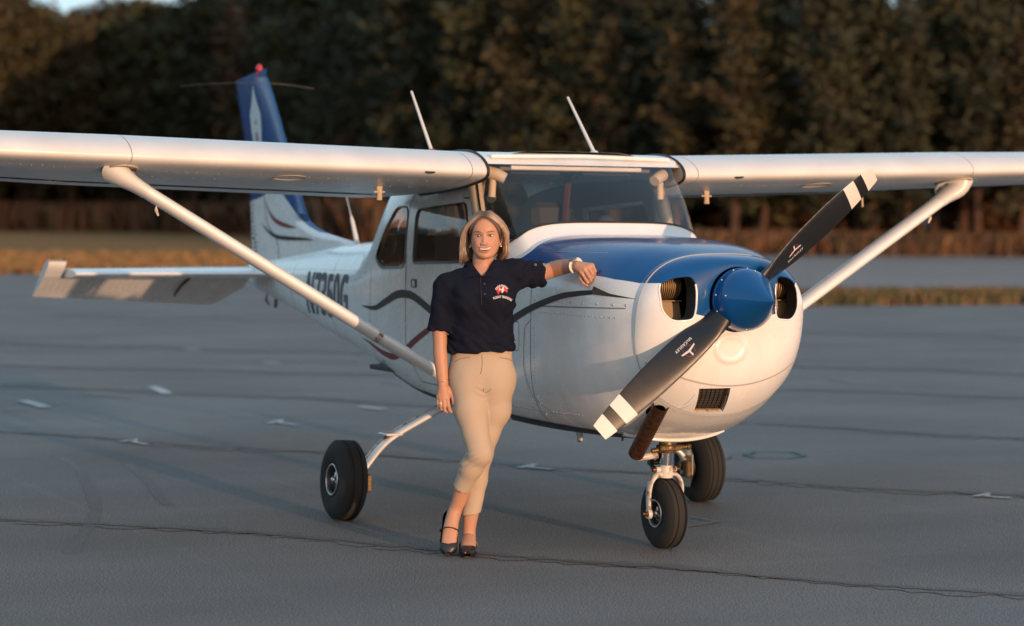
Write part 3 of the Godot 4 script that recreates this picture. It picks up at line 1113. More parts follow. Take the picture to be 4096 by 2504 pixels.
func build_fuselage(A: Node3D) -> void:
	var tail_skin := MB.new()
	var glass := []
	var rims := MB.new()
	# window outlines on the side, (station, height)
	var door_win := rounded([Vector2(-1.815, 1.405), Vector2(-1.835, 1.715), Vector2(-1.13, 1.752), Vector2(-0.985, 1.43)], 0.05)
	var aft_win := rounded([Vector2(-1.94, 1.38), Vector2(-1.965, 1.735), Vector2(-2.2, 1.728), Vector2(-2.37, 1.6), Vector2(-2.535, 1.43), Vector2(-2.39, 1.365)], 0.06)
	# the open front of the cabin skin, left away ahead of the door post
	var front := PackedVector2Array()
	for q in [[-0.55, 2.1], [-0.93, 2.1]]:
		front.append(Vector2(q[0], -0.3 if q[0] > -0.6 else -0.3))
	for q in [[-0.955, 1.88], [-0.905, 1.7], [-0.82, 1.5], [-0.755, 1.4], [-0.755, 1.1], [-0.755, 0.8]]:
		front.append(Vector2(q[0], theta(TAIL, q[0], q[1])))
	front.append(Vector2(-0.755, PI + 0.3))
	front.append(Vector2(-0.55, PI + 0.3))
	front.insert(2, Vector2(-0.93, 0.02))
	# rear window: wraps over the top behind the wing
	var rear := PackedVector2Array([Vector2(-2.43, -0.3), Vector2(-2.43, 0.3), Vector2(-2.46, theta(TAIL, -2.46, 1.80)), Vector2(-2.6, theta(TAIL, -2.6, 1.64)), Vector2(-2.76, theta(TAIL, -2.76, 1.56)), Vector2(-2.82, 0.25), Vector2(-2.84, -0.3)])
	var dw := onto(TAIL, door_win)
	var aw := onto(TAIL, aft_win)
	for side: float in [1.0, -1.0]:
		var S := func(u: float, v: float) -> Vector3: return hull(TAIL, u, v, side)
		skin(tail_skin, S, -0.6, -3.3, 0.0, PI, 54, 44, AXIS, ROUND, [], [dw, aw, front, rear])
		skin(tail_skin, S, -3.3, -6.3, 0.0, PI, 30, 36, AXIS, ROUND)
		for w in [["door_window", dw], ["quarter_window", aw]]:
			var g := MB.new()
			skin(g, S, -0.6, -3.3, 0.0, PI, 40, 30, AXIS, ROUND, [w[1]], [], -0.006)
			glass.append([w[0], g])
			strip(rims, S, Array(w[1]), 0.016, 0.002, AXIS, ROUND, true)
	part("cabin_and_tail_skin", tail_skin, M.white, A)
	for g in glass:
		part(g[0], g[1], M.glass, A)
	var rg := MB.new()
	for side: float in [1.0, -1.0]:
		skin(rg, func(u: float, v: float) -> Vector3: return hull(TAIL, u, v, side), -2.4, -3.3, 0.0, PI * 0.5, 20, 20, AXIS, ROUND, [rear], [], -0.004)
	part("rear_window", rg, M.glass, A)
	part("window_seal", rims, M.seal, A)
	# tail stinger closing the back
	var tc := MB.new()
	ball(tc, Vector3(-6.3, 1.235, 0), Vector3(0.05, 0.076, 0.05))
	part("tail_cone", tc, M.white, A)
	# nose and forward fuselage, blue above and white below
	var blue := blue_area()
	var opening := PackedVector2Array()   # the deck is open under the windshield behind the panel
	for q in [[-0.62, -0.3], [-0.62, 0.25], [-0.7, 0.62], [-1.05, 0.8], [-1.05, -0.3]]:
		opening.append(Vector2(q[0], q[1]))
	for col in ["blue", "white"]:
		var b := MB.new()
		for side: float in [1.0, -1.0]:
			var S := func(u: float, v: float) -> Vector3: return hull(NOSE, u, v, side)
			if col == "blue":
				skin(b, S, 0.665, -0.6, 0.0, PI * 0.5, 26, 24, AXIS, ROUND, blue)
			else:
				var out := blue.duplicate()
				if side > 0.0:   # the exhaust leaves through an oval hole
					var hole := PackedVector2Array()
					for i in 24:
						hole.append(Vector2(0.585 + cos(TAU * i / 24.0) * 0.058, theta(NOSE, 0.585, 0.735) + sin(TAU * i / 24.0) * 0.085))
					out.append(hole)
				skin(b, S, 0.665, -0.3, 0.0, PI, 22, 44, AXIS, ROUND, [], out)
				skin(b, S, -0.3, -0.98, 0.0, PI, 18, 44, AXIS, ROUND, [], [blue[0], opening])
		part("upper_cowling" if col == "blue" else "lower_cowling", b, M[col], A)
	# seams and door outlines
	var seams := MB.new()
	for side: float in [1.0, -1.0]:
		var N := func(u: float, v: float) -> Vector3: return hull(NOSE, u, v, side)
		var T := func(u: float, v: float) -> Vector3: return hull(TAIL, u, v, side)
		var fw := []
		for i in 40:
			fw.append(Vector2(-0.28, lerpf(0.9, PI - 0.35, i / 39.0)))
		strip(seams, N, fw, 0.005, 0.001, AXIS, ROUND)
		strip(seams, N, line_onto(NOSE, [Vector2(0.62, 1.238), Vector2(-0.28, 1.218)]), 0.005, 0.001, AXIS, ROUND)
		strip(seams, N, line_onto(NOSE, [Vector2(-0.28, 1.15), Vector2(-0.35, 1.1), Vector2(-0.36, 0.9), Vector2(-0.30, 0.75), Vector2(-0.15, 0.66)]), 0.004, 0.001, AXIS, ROUND)
		strip(seams, T, line_onto(TAIL, [Vector2(-0.80, 1.40), Vector2(-0.80, 0.72), Vector2(-1.75, 0.73), Vector2(-1.92, 0.95), Vector2(-1.93, 1.40), Vector2(-1.95, 1.74), Vector2(-1.9, 1.82), Vector2(-1.04, 1.86), Vector2(-0.97, 1.80)]), 0.006, 0.001, AXIS, ROUND)
		strip(seams, T, line_onto(TAIL, [Vector2(-2.62, 1.36), Vector2(-2.66, 0.78)]), 0.004, 0.001, AXIS, ROUND)
		strip(seams, T, line_onto(TAIL, [Vector2(-3.6, 1.42), Vector2(-3.6, 0.9)]), 0.004, 0.001, AXIS, ROUND)
		strip(seams, T, line_onto(TAIL, [Vector2(-4.7, 1.38), Vector2(-4.7, 1.02)]), 0.004, 0.001, AXIS, ROUND)
		var hatch := rounded([Vector2(-0.47, 1.13), Vector2(-0.47, 0.98), Vector2(-0.41, 0.98), Vector2(-0.41, 1.13)], 0.02, 3)
		strip(seams, N, Array(onto(NOSE, hatch, 0.02)), 0.004, 0.001, AXIS, ROUND, true)
	part("panel_seams", seams, M.groove, A)
	# windshield, one bent sheet
	var ws := MB.new()
	grid(ws, func(u: float, v: float) -> Vector3: return shield(u, v), 48, 14, Vector3(-1.2, 1.4, 0), Vector3.ONE, -1.0, 1.0)
	part("windshield", ws, M.glass, A)
	var trim := MB.new()
	var foot := []
	for i in 61:
		foot.append(shield(lerpf(-1.0, 1.0, i / 60.0), 0.125))
	ribbon(trim, foot, 0.012, 0.012, Vector3(-1.2, 1.2, 0), Vector3.ONE)
	for s in [-1.0, 1.0]:
		var e := []
		for i in 15:
			e.append(shield(s * 0.995, i / 14.0))
		ribbon(trim, e, 0.014, 0.004, Vector3(-1.2, 1.5, 0), Vector3.ONE)
	part("windshield_seal", trim, M.seal, A)
	var cuff := MB.new()
	grid(cuff, func(u: float, v: float) -> Vector3:
		var s := lerpf(-1.0, 1.0, v)
		var top := shield(s, 0.12) + Vector3(0.007, 0.003, 0.004 * s)
		var low := shield_base(s, 0.035) if absf(s) < 0.98 else shield_base(s, 0.0)
		var k := shield(s, 0.03) + Vector3(0.012, 0.006, 0.008 * s)
		return low.lerp(k, u).lerp(k.lerp(top, u), u), 10, 60, Vector3(-1.2, 1.2, 0), Vector3.ONE)
	part("windshield_fairing", cuff, M.white, A)
	var rim := MB.new()
	var head := []
	for i in 61:
		head.append(shield(lerpf(-0.75, 0.75, i / 60.0), 1.0))
	tube(rim, head, range(61).map(func(_i): return 0.012), 8)
	part("windshield_rail", rim, M.white, A)
	# door posts beside the windshield
	both("door_post", M.tan, A, func(b: MB, side: float) -> void:
		var pts := []
		for i in 10:
			var p := shield(side, i / 9.0)
			pts.append(p + Vector3(-0.055, 0, -0.014 * side))
		tube(b, pts, range(10).map(func(i): return Vector2(lerpf(0.022, 0.035, i / 9.0), 0.045)), 12, Vector3(1, 0, 0), true, 0.7), false)

func build_nose(A: Node3D) -> void:
	# the fibreglass nose bowl: rays from the propeller shaft out to the cowling's front edge
	var hub := Vector2(0.0, 1.287)
	var F := 0.665
	var reach := func(ph: float) -> float:
		var lo := 0.1
		var hi := 1.0
		var s := section(NOSE, F)
		for i in 26:
			var m := (lo + hi) * 0.5
			var z: float = m * cos(ph)
			var y := hub.y + m * sin(ph)
			var k: float
			if y >= s[4]:
				k = pow(absf(z) / s[1], s[5]) + pow((y - s[4]) / (s[2] - s[4]), s[5])
			else:
				k = pow(absf(z) / s[1], s[6]) + pow((s[4] - y) / (s[4] - s[3]), s[6])
			if k < 1.0:
				lo = m
			else:
				hi = m
		return lo
	var far := PackedFloat32Array()
	for i in 721:
		far.append(reach.call(-PI + TAU * i / 720.0))
	var ring := 0.158
	var R := func(ph: float) -> float:
		var x := fposmod(ph + PI, TAU) / TAU * 720.0
		var i := mini(int(x), 719)
		return lerpf(far[i], far[i + 1], x - i)
	var bowl := func(z: float, y: float) -> Vector3:   # front view -> surface
		var d := Vector2(z, y) - hub
		var ph := atan2(d.y, d.x)
		var L: float = R.call(ph)
		var q := clampf((L - d.length()) / (L - ring), 0.0, 1.0)
		var low := smoothstep(0.0, 0.9, -sin(ph))
		var pw := 2.3
		var x := F + lerpf(0.2 * pow(maxf(0.0, 1.0 - pow(1.0 - q, pw)), 1.0 / pw), 0.188 * (1.0 - pow(1.0 - q, 3.0)), low)
		# old landing-light boss
		var e := Vector2((z - 0.028) / 0.08, (y - 1.05) / 0.064).length()
		x += 0.009 * (smoothstep(1.3, 0.95, e) - 0.6 * smoothstep(0.95, 0.6, e))
		return Vector3(x, y, z + 0.02)
	var S := func(u: float, v: float) -> Vector3:   # u: 0 rim of cowling .. 1 shaft; v: angle
		var L: float = R.call(v)
		var m := lerpf(L, ring, u)
		return bowl.call(hub.x + m * cos(v), hub.y + m * sin(v))
	var to_uv := func(poly: Array) -> PackedVector2Array:
		var out := PackedVector2Array()
		for p in dense(poly, 0.012):
			var d: Vector2 = p - hub
			var ph := d.angle()
			if ph > PI * 0.5 + 0.0001:
				ph -= TAU
			var L: float = R.call(ph)
			out.append(Vector2((L - d.length()) / (L - ring), ph))
		return out
	var inlet := rounded([Vector2(0.39, 1.355), Vector2(0.33, 1.392), Vector2(0.238, 1.403), Vector2(0.222, 1.34), Vector2(0.224, 1.24), Vector2(0.236, 1.188), Vector2(0.34, 1.182), Vector2(0.386, 1.235)], 0.035, 4)
	var inlet2 := []
	for i in range(inlet.size() - 1, -1, -1):
		inlet2.append(Vector2(-inlet[i].x * 0.955, inlet[i].y))
	var filter := [Vector2(0.160, 0.856), Vector2(0.131, 0.736), Vector2(-0.025, 0.734), Vector2(-0.004, 0.857)]
	var pipe_hole := rounded([Vector2(0.335, 0.79), Vector2(0.235, 0.795), Vector2(0.22, 0.725), Vector2(0.325, 0.72)], 0.04)
	var holes := [to_uv.call(inlet), to_uv.call(inlet2), to_uv.call(filter)]
	# blue: everything above a line level with the inlets' upper corners, and the middle between the inlets
	var blue := []
	for side: float in [1.0, -1.0]:
		var o := PackedVector2Array()
		var edge := []
		for i in 21:
			edge.append(Vector2(lerpf(0.52, 0.30, i / 20.0), lerpf(1.357, 1.368, i / 20.0)))
		for i in 11:
			edge.append(Vector2(0.30, lerpf(1.366, 1.235, i / 10.0)))
		for i in 11:
			edge.append(Vector2(lerpf(0.30, 0.1, i / 10.0), lerpf(1.235, 1.19, i / 10.0)))
		for p in edge:
			var d: Vector2 = Vector2(p.x * side, p.y) - hub
			var ph := d.angle()
			if ph > PI * 0.5 + 0.0001:
				ph -= TAU
			var L: float = R.call(ph)
			o.append(Vector2((L - d.length()) / (L - ring), ph))
		o.append(Vector2(1.2, o[-1].y))
		o.append(Vector2(1.2, PI * 0.5 if side > 0.0 else -PI * 1.5))
		o.append(Vector2(-0.2, PI * 0.5 if side > 0.0 else -PI * 1.5))
		o.append(Vector2(-0.2, o[0].y))
		blue.append(o)
	for col in ["white", "blue"]:
		var b := MB.new()
		var keep := blue if col == "blue" else []
		var cut := holes.duplicate()
		if col == "white":
			cut.append_array(blue)
		skin(b, S, 0.0, 1.0, -PI * 1.5, PI * 0.5, 44, 150, Vector3(0.3, 1.2, 0), Vector3.ONE, keep, cut)
		part("nose_bowl_top" if col == "blue" else "nose_bowl", b, M[col], A)
	# rolled lips and short ducts behind the openings
	for k in 2:
		var src: Array = inlet if k == 0 else inlet2
		var loop := []
		for p in dense(src, 0.014):
			loop.append(bowl.call(p.x, p.y))
		loop.append(loop[0])
		for half in 2:
			var lip := MB.new()
			var seg := []
			for p in loop:
				if (p.y > 1.362) == (half == 0):
					seg.append(p + Vector3(-0.004, 0, 0))
				elif seg.size() > 1:
					tube(lip, seg, range(seg.size()).map(func(_i): return 0.0055), 8, Vector3.RIGHT)
					seg = []
				else:
					seg = []
			if seg.size() > 1:
				tube(lip, seg, range(seg.size()).map(func(_i): return 0.0055), 8, Vector3.RIGHT)
			part("inlet_lip", lip, M.blue if half == 0 else M.white, A)
		var duct := MB.new()
		for i in loop.size() - 1:
			var mid := Vector3(0, 1.29, 0.31 * (1 if k == 0 else -1))
			var n1: Vector3 = ((mid - loop[i]) * ROUND).normalized()
			var a: Vector3 = loop[i] + Vector3(-0.002, 0, 0)
			var c: Vector3 = loop[i + 1] + Vector3(-0.002, 0, 0)
			duct.flat([a, c, c + Vector3(-0.09, 0, 0) + n1 * 0.006, a + Vector3(-0.09, 0, 0) + n1 * 0.006], n1)
		part("inlet_duct", duct, M.inside, A)
		var bay := MB.new()
		box(bay, Vector3(0.02, 0.34, 0.3), Transform3D(Basis(), Vector3(0.42, 1.26, 0.27 * (1 if k == 0 else -1))), 0.002)
		part("engine_bay_back", bay, M.inside, A)
		# finned cylinder and baffle seen through the inlet
		var z0 := 0.22 if k == 0 else -0.22
		var sg := 1.0 if k == 0 else -1.0
		var fins := MB.new()
		for i in 11:
			lathe(fins, [Vector2(0.02, 0), Vector2(0.068, 0), Vector2(0.068, 0.0045), Vector2(0.02, 0.0045)], 24, along(Vector3(0.62, 1.345, z0 + sg * (0.02 + i * 0.0115)), Vector3(0, 0, sg)))
		lathe(fins, [Vector2(0.05, 0), Vector2(0.05, 0.16)], 24, along(Vector3(0.62, 1.345, z0), Vector3(0, 0, sg)))
		part("cylinder_fins", fins, M.fins, A)
		var baf := MB.new()
		box(baf, Vector3(0.012, 0.13, 0.17), Transform3D(Basis(Vector3(0, 0, 1), 0.3), Vector3(0.66, 1.215, 0.305 * sg)), 0.003)
		box(baf, Vector3(0.15, 0.006, 0.17), Transform3D(Basis(), Vector3(0.6, 1.275, 0.305 * sg)), 0.002)
		part("engine_baffle", baf, M.baffle, A)
	# seam between bowl and cowling, and its screws
	var seam := MB.new()
	var line := []
	for i in 121:
		line.append(S.call(0.012, -PI * 0.5 + TAU * i / 120.0))
	ribbon(seam, line, 0.006, 0.0012, Vector3(0.0, 1.2, 0), Vector3.ONE)
	part("bowl_seam", seam, M.seam_light, A)
	var low := MB.new()
	line = []
	for i in 41:
		var z := lerpf(-0.42, 0.42, i / 40.0)
		line.append(bowl.call(z, 0.868 + 0.16 * z * z * 4.0))
	ribbon(low, line, 0.008, 0.0015, Vector3(0.0, 1.2, 0), Vector3.ONE)
	part("lower_bowl_seam", low, M.seam_light, A)
	# air filter: a framed grille set back in the opening
	var at_f := func(s: float, t: float, depth: float) -> Vector3:
		var a: Vector2 = filter[0].lerp(filter[3], s)
		var c: Vector2 = filter[1].lerp(filter[2], s)
		var p := a.lerp(c, t)
		return bowl.call(p.x, p.y) + Vector3(-0.85, 0.5, 0).normalized() * depth
	var back := MB.new()
	grid(back, func(u: float, v: float) -> Vector3: return at_f.call(lerpf(-0.05, 1.05, u), lerpf(-0.05, 1.05, v), 0.035), 8, 8, Vector3(0, 1.2, 0))
	var F0 := part("intake_filter", back, M.screen_mesh, A)
	var rails := MB.new()
	for i in 7:
		var s := (i + 0.5) / 7.0
		tube(rails, [at_f.call(s, 0.02, 0.03), at_f.call(s, 0.5, 0.03), at_f.call(s, 0.98, 0.03)], [0.0022, 0.0022, 0.0022], 6)
	for i in 9:
		var t := (i + 0.5) / 9.0
		tube(rails, [at_f.call(0.0, t, 0.031), at_f.call(1.0, t, 0.031)], [0.001, 0.001], 5)
	part("grille", rails, M.dark_metal, F0)
	var fr := MB.new()
	var corners := [at_f.call(0.0, 0.0, 0.022), at_f.call(1.0, 0.0, 0.022), at_f.call(1.0, 1.0, 0.022), at_f.call(0.0, 1.0, 0.022)]
	for i in 4:
		tube(fr, [corners[i], corners[(i + 1) % 4]], [0.008, 0.008], 4, Vector3.UP)
	part("frame", fr, M.oily, F0)
	var wall := MB.new()
	var cc := [at_f.call(0.0, 0.0, 0.0), at_f.call(1.0, 0.0, 0.0), at_f.call(1.0, 1.0, 0.0), at_f.call(0.0, 1.0, 0.0)]
	var inw := Vector3(-0.85, 0.5, 0).normalized() * 0.05
	for i in 4:
		var a: Vector3 = cc[i]
		var c: Vector3 = cc[(i + 1) % 4]
		wall.flat([a, c, c + inw, a + inw], ((cc[0] + cc[2]) * 0.5 - (a + c) * 0.5).normalized())
	part("intake_wall", wall, M.worn_white, A)
	# raised fairing strip running down from the intake
	var keel := MB.new()
	var kp := []
	var kr := []
	for i in 12:
		var t := i / 11.0
		var p: Vector2 = Vector2(0.166, 0.83).bezier_interpolate(Vector2(0.17, 0.79), Vector2(0.19, 0.76), Vector2(0.215, 0.755), t)
		kp.append(bowl.call(p.x, p.y))
		kr.append(Vector2(0.004 + 0.008 * sin(PI * t), 0.004 + 0.006 * sin(PI * t)))
	tube(keel, kp, kr, 8)
	part("cowl_rib", keel, M.white, A)
	# spinner and propeller
	var P := Node3D.new()
	P.name = "propeller"
	P.position = Vector3(0.955, 1.287, 0.014)
	A.add_child(P)
	var sp := MB.new()
	lathe(sp, [Vector2(0.0, -0.088), Vector2(0.15, -0.088), Vector2(0.154, -0.082), Vector2(0.154, -0.07), Vector2(0.151, -0.066), Vector2(0.1505, -0.04), Vector2(0.149, -0.015), Vector2(0.143, 0.01), Vector2(0.130, 0.036), Vector2(0.108, 0.07), Vector2(0.084, 0.105), Vector2(0.060, 0.14), Vector2(0.037, 0.174), Vector2(0.017, 0.206), Vector2(0.007, 0.224), Vector2(0.004, 0.230), Vector2(0.0, 0.2325)], 56, along(Vector3.ZERO, Vector3.RIGHT))
	part("spinner", sp, M.blue, P)
	var screws := MB.new()
	for i in 12:
		var a := TAU * (i + 0.3) / 12.0
		for q in [[-0.055, 0.1508], [0.02, 0.1405]]:
			if q[0] > 0.0 and i % 3 != 0:
				continue
			var n := Vector3(0, sin(a), cos(a))
			ball(screws, Vector3(q[0], 0, 0) + n * q[1], Vector3.ONE * 0.0055, 8, 5)
	part("spinner_screws", screws, M.alu, P)
	var ang := 0.6906
	for k in 2:
		var dir := Vector3(0, sin(ang), -cos(ang)) * (1.0 if k == 0 else -1.0)
		build_blade(P, dir, k)

func build_blade(P: Node3D, dir: Vector3, k: int) -> void:
	var lead := Vector3.RIGHT.cross(dir).normalized()   # direction of travel: anticlockwise seen from ahead
	if (lead.y < 0.0) == (k == 0):
		lead = -lead
	var face := func(s: float, c: float, up: float) -> Vector3:   # s along the blade (m), c chordwise -1 (trailing) .. 1 (leading), up: 1 front .. -1 back
		var chord := hermite([[0.06, 0.115], [0.14, 0.135], [0.24, 0.152], [0.4, 0.16], [0.6, 0.154], [0.8, 0.126], [0.965, 0.09], [0.972, 0.086]], s, 1)
		var thick := hermite([[0.06, 0.08], [0.14, 0.06], [0.24, 0.034], [0.4, 0.022], [0.6, 0.015], [0.8, 0.010], [0.972, 0.006]], s, 1)
		var beta := atan(1.55 / (TAU * maxf(s, 0.2)))
		var ax := lead * cos(beta) + Vector3.RIGHT * sin(beta)
		var nn := Vector3.RIGHT * cos(beta) - lead * sin(beta)
		var cam := pow(maxf(0.0, 1.0 - c * c), 0.6) * (1.0 - 0.25 * c * -1.0)
		return dir * s + ax * (c * chord * 0.5 - chord * 0.05) + nn * (thick * 0.5 * (cam * 1.2 if up > 0.0 else -cam * 0.8))
	var bands := [[0.06, 0.772, "black"], [0.772, 0.845, "blade_white"], [0.845, 0.9, "black"], [0.9, 0.972, "blade_white"]]
	var B := Node3D.new()
	B.name = "blade"
	B.position = Vector3(-0.055, 0, 0.012)
	P.add_child(B, true)
	for q in bands:
		var b := MB.new()
		var m := 26 if q[2] == "black" and q[0] < 0.1 else 4
		for up in [1.0, -1.0]:
			grid(b, func(u: float, v: float) -> Vector3: return face.call(lerpf(q[0], q[1], u), -cos(v * PI), up), m, 18, face.call(0.5, 0.0, -up) - (Vector3.RIGHT * up) * 5.0, Vector3(1, 0, 0))
		if q[1] > 0.95:
			var tip := []
			for i in 19:
				tip.append(face.call(0.972, -cos(i / 18.0 * PI), 1.0))
			for i in range(17, 0, -1):
				tip.append(face.call(0.972, -cos(i / 18.0 * PI), -1.0))
			b.flat(tip, dir)
		part("blade_surface" if q[2] == "black" else "tip_band", b, M[q[2]], B)
	# scuffed leading edge
	var edge := MB.new()
	var pts := []
	for i in 40:
		pts.append(face.call(lerpf(0.2, 0.77, i / 39.0), 0.992, 1.0))
	tube(edge, pts, range(40).map(func(i): return 0.0016 + 0.0009 * sin(i * 2.7) * sin(i * 0.9)), 6)
	part("leading_edge", edge, M.blade_edge, B)
	# maker's decal: name, winged emblem and red ring
	var mark := func(q: Vector2, lift: float) -> Array:
		var s := 0.375 + q.y
		var c := q.x / 0.08
		var p: Vector3 = face.call(s, c + 0.08, 1.0)
		var t1: Vector3 = face.call(s + 0.004, c + 0.08, 1.0) - p
		var t2: Vector3 = face.call(s, c + 0.12, 1.0) - p
		var n := t1.cross(t2).normalized()
		if n.x < 0.0:
			n = -n
		return [p + n * (0.0012 + lift), n]
	# text reads along the blade; the other blade's is upside down, as both were applied root to tip
	var white := MB.new()
	var tx := MB.new()
	var dirsign := 1.0
	letters(tx, "McCAULEY", 0.014, func(q: Vector2) -> Array: return mark.call(Vector2(-0.026 - q.y * dirsign * (-1.0), q.x * dirsign) if k == 0 else Vector2(-0.026 + q.y, q.x), 0.0), 1.0, 1.15)
	part("maker_name", tx, M.emblem, B)
	var wing := PackedVector2Array([Vector2(-0.004, -0.045), Vector2(0.004, -0.042), Vector2(0.012, -0.004), Vector2(0.034, -0.004), Vector2(0.034, 0.004), Vector2(0.012, 0.004), Vector2(0.004, 0.042), Vector2(-0.004, 0.045), Vector2(0.002, 0.0)])
	var tr := Geometry2D.triangulate_polygon(wing)
	var k0 := white.v.size()
	for p in wing:
		var r: Array = mark.call(Vector2(p.x + 0.006, p.y), 0.0012)
		white.add(r[0], r[1])
	for i in range(0, tr.size(), 3):
		white.tri(k0 + tr[i], k0 + tr[i + 1], k0 + tr[i + 2])
	part("maker_emblem", white, M.emblem, B)
	var rg := MB.new()
	for i in 28:
		if i % 14 > 10:
			continue
		var ps := []
		for e in [[i, 0.026], [i + 1, 0.026], [i + 1, 0.031], [i, 0.031]]:
			var a: float = TAU * e[0] / 28.0
			ps.append(mark.call(Vector2(0.012 + cos(a) * e[1], sin(a) * e[1]), 0.0004))
		var k2 := rg.v.size()
		for p in ps:
			rg.add(p[0], p[1])
		rg.quad(k2, k2 + 1, k2 + 2, k2 + 3)
	part("emblem_ring", rg, M.stripe_red, B)

func build_cabin(A: Node3D) -> void:
	# glareshield, instrument panel, seats, headliner, and the vents in the upper corners
	var gs := MB.new()
	grid(gs, func(u: float, v: float) -> Vector3:
		var s := lerpf(-0.94, 0.94, v)
		var a := shield_base(s, -0.012) + Vector3(0, 0.004, 0)
		var c := Vector3(-0.93, 1.575 - 0.10 * pow(absf(s), 4.0), 0.53 * s)
		return a.lerp(c, u) + Vector3(0, 0.03 * sin(PI * u) * (1.0 - s * s), 0), 10, 30, Vector3(-0.7, 1.0, 0), Vector3(0, 1, 0))
	part("glareshield", gs, M.dash, A)
	var pn := MB.new()
	box(pn, Vector3(0.03, 0.42, 0.96), Transform3D(Basis(), Vector3(-0.93, 1.33, 0)), 0.01)
	part("instrument_panel", pn, M.panel, A)
	var dome := MB.new()
	ball(dome, Vector3(-0.78, 1.63, -0.12), Vector3(0.055, 0.06, 0.06), 16, 10)
	rod(dome, Vector3(-0.78, 1.55, -0.12), Vector3(-0.78, 1.60, -0.12), 0.022)
	part("compass", dome, M.dash, A)
	for q in [[-1.45, 0.27], [-1.45, -0.27], [-2.25, 0.0]]:
		var s := MB.new()
		var wide := 0.42 if q[0] > -2.0 else 0.92
		box(s, Vector3(0.46, 0.14, wide), Transform3D(Basis(), Vector3(q[0] + 0.05, 0.98, q[1])), 0.05)
		box(s, Vector3(0.12, 0.62, wide), Transform3D(Basis(Vector3(0, 0, 1), 0.16), Vector3(q[0] - 0.25, 1.3, q[1])), 0.05)
		if q[0] > -2.0:
			box(s, Vector3(0.09, 0.17, 0.26), Transform3D(Basis(Vector3(0, 0, 1), 0.16), Vector3(q[0] - 0.32, 1.68, q[1])), 0.04)
		part("seat", s, M.seat, A)
	both("harness", M.belt, A, func(b: MB, side: float) -> void:
		tube(b, [Vector3(-1.72, 1.95, 0.36 * side), Vector3(-1.66, 1.6, 0.30 * side), Vector3(-1.6, 1.2, 0.2 * side)], [Vector2(0.024, 0.003), Vector2(0.024, 0.003), Vector2(0.024, 0.003)], 6), false)
	var hl := MB.new()
	box(hl, Vector3(1.5, 0.02, 0.92), Transform3D(Basis(), Vector3(-1.66, 1.935, 0)), 0.005)
	part("headliner", hl, M.liner, A)
	var fl := MB.new()
	box(fl, Vector3(1.9, 0.03, 0.98), Transform3D(Basis(), Vector3(-1.75, 0.76, 0)), 0.005)
	part("cabin_floor", fl, M.panel, A)
	var bulk := MB.new()
	box(bulk, Vector3(0.03, 0.55, 0.66), Transform3D(Basis(), Vector3(-2.9, 1.14, 0)), 0.005)
	part("aft_bulkhead", bulk, M.liner, A)
	var fw := MB.new()
	box(fw, Vector3(0.02, 0.8, 0.9), Transform3D(Basis(), Vector3(-0.3, 1.08, 0)), 0.005)
	part("firewall", fw, M.dark_metal, A)
	both("cabin_lining", M.liner, A, func(b: MB, side: float) -> void:
		var S := func(u: float, v: float) -> Vector3: return hull(TAIL, u, v, side)
		var win := [onto(TAIL, [Vector2(-1.835, 1.38), Vector2(-1.855, 1.74), Vector2(-1.11, 1.78), Vector2(-0.955, 1.40)]), onto(TAIL, [Vector2(-1.93, 1.36), Vector2(-1.96, 1.745), Vector2(-2.25, 1.735), Vector2(-2.38, 1.62), Vector2(-2.53, 1.42), Vector2(-2.38, 1.35)])]
		skin(b, S, -1.0, -2.9, 0.9, PI - 0.9, 24, 20, AXIS, ROUND, [], win, -0.03), false)
	var bar := MB.new()
	box(bar, Vector3(0.02, 0.03, 0.8), Transform3D(Basis(), Vector3(-0.905, 1.945, 0)), 0.004)
	part("spar_cover", bar, M.wingpaint, A)
	both("air_vent", M.tan, A, func(b: MB, side: float) -> void:
		tube(b, [Vector3(-0.90, 1.915, 0.535 * side), Vector3(-0.87, 1.90, 0.49 * side), Vector3(-0.85, 1.88, 0.455 * side)], [0.034, 0.034, 0.03], 16)
		rod(b, Vector3(-0.89, 1.88, 0.51 * side), Vector3(-0.89, 1.78, 0.515 * side), 0.02, 10), false)
	both("sun_visor", M.dash, A, func(b: MB, side: float) -> void:
		box(b, Vector3(0.13, 0.012, 0.3), Transform3D(Basis(Vector3(0, 0, 1), 0.25), Vector3(-1.03, 1.90, 0.22 * side)), 0.004), false)
	both("control_yoke", M.dash, A, func(b: MB, side: float) -> void:
		rod(b, Vector3(-0.94, 1.3, 0.26 * side), Vector3(-1.16, 1.31, 0.26 * side), 0.014)
		var pts := []
		for i in 13:
			var a := lerpf(-0.5, PI + 0.5, i / 12.0)
			pts.append(Vector3(-1.17, 1.31 - sin(a) * 0.1 + 0.06, 0.26 * side + cos(a) * 0.15))
		tube(b, pts, range(13).map(func(_i): return 0.013), 8, Vector3.RIGHT), false)

func airfoil(t: float, top: bool) -> Vector2:   # t: 0 leading .. 1 trailing, unit chord
	var yt := 0.6 * (0.2969 * sqrt(t) - 0.126 * t - 0.3516 * t * t + 0.2843 * t * t * t - 0.1036 * t * t * t * t) * 1.02
	var yc := 0.02 / 0.16 * (0.8 * t - t * t) if t < 0.4 else 0.02 / 0.36 * (0.2 + 0.8 * t - t * t)
	yc -= 0.014 * pow(maxf(0.0, 1.0 - t / 0.14), 2.0)   # drooped leading edge
	return Vector2(t, yc + yt if top else yc - yt)

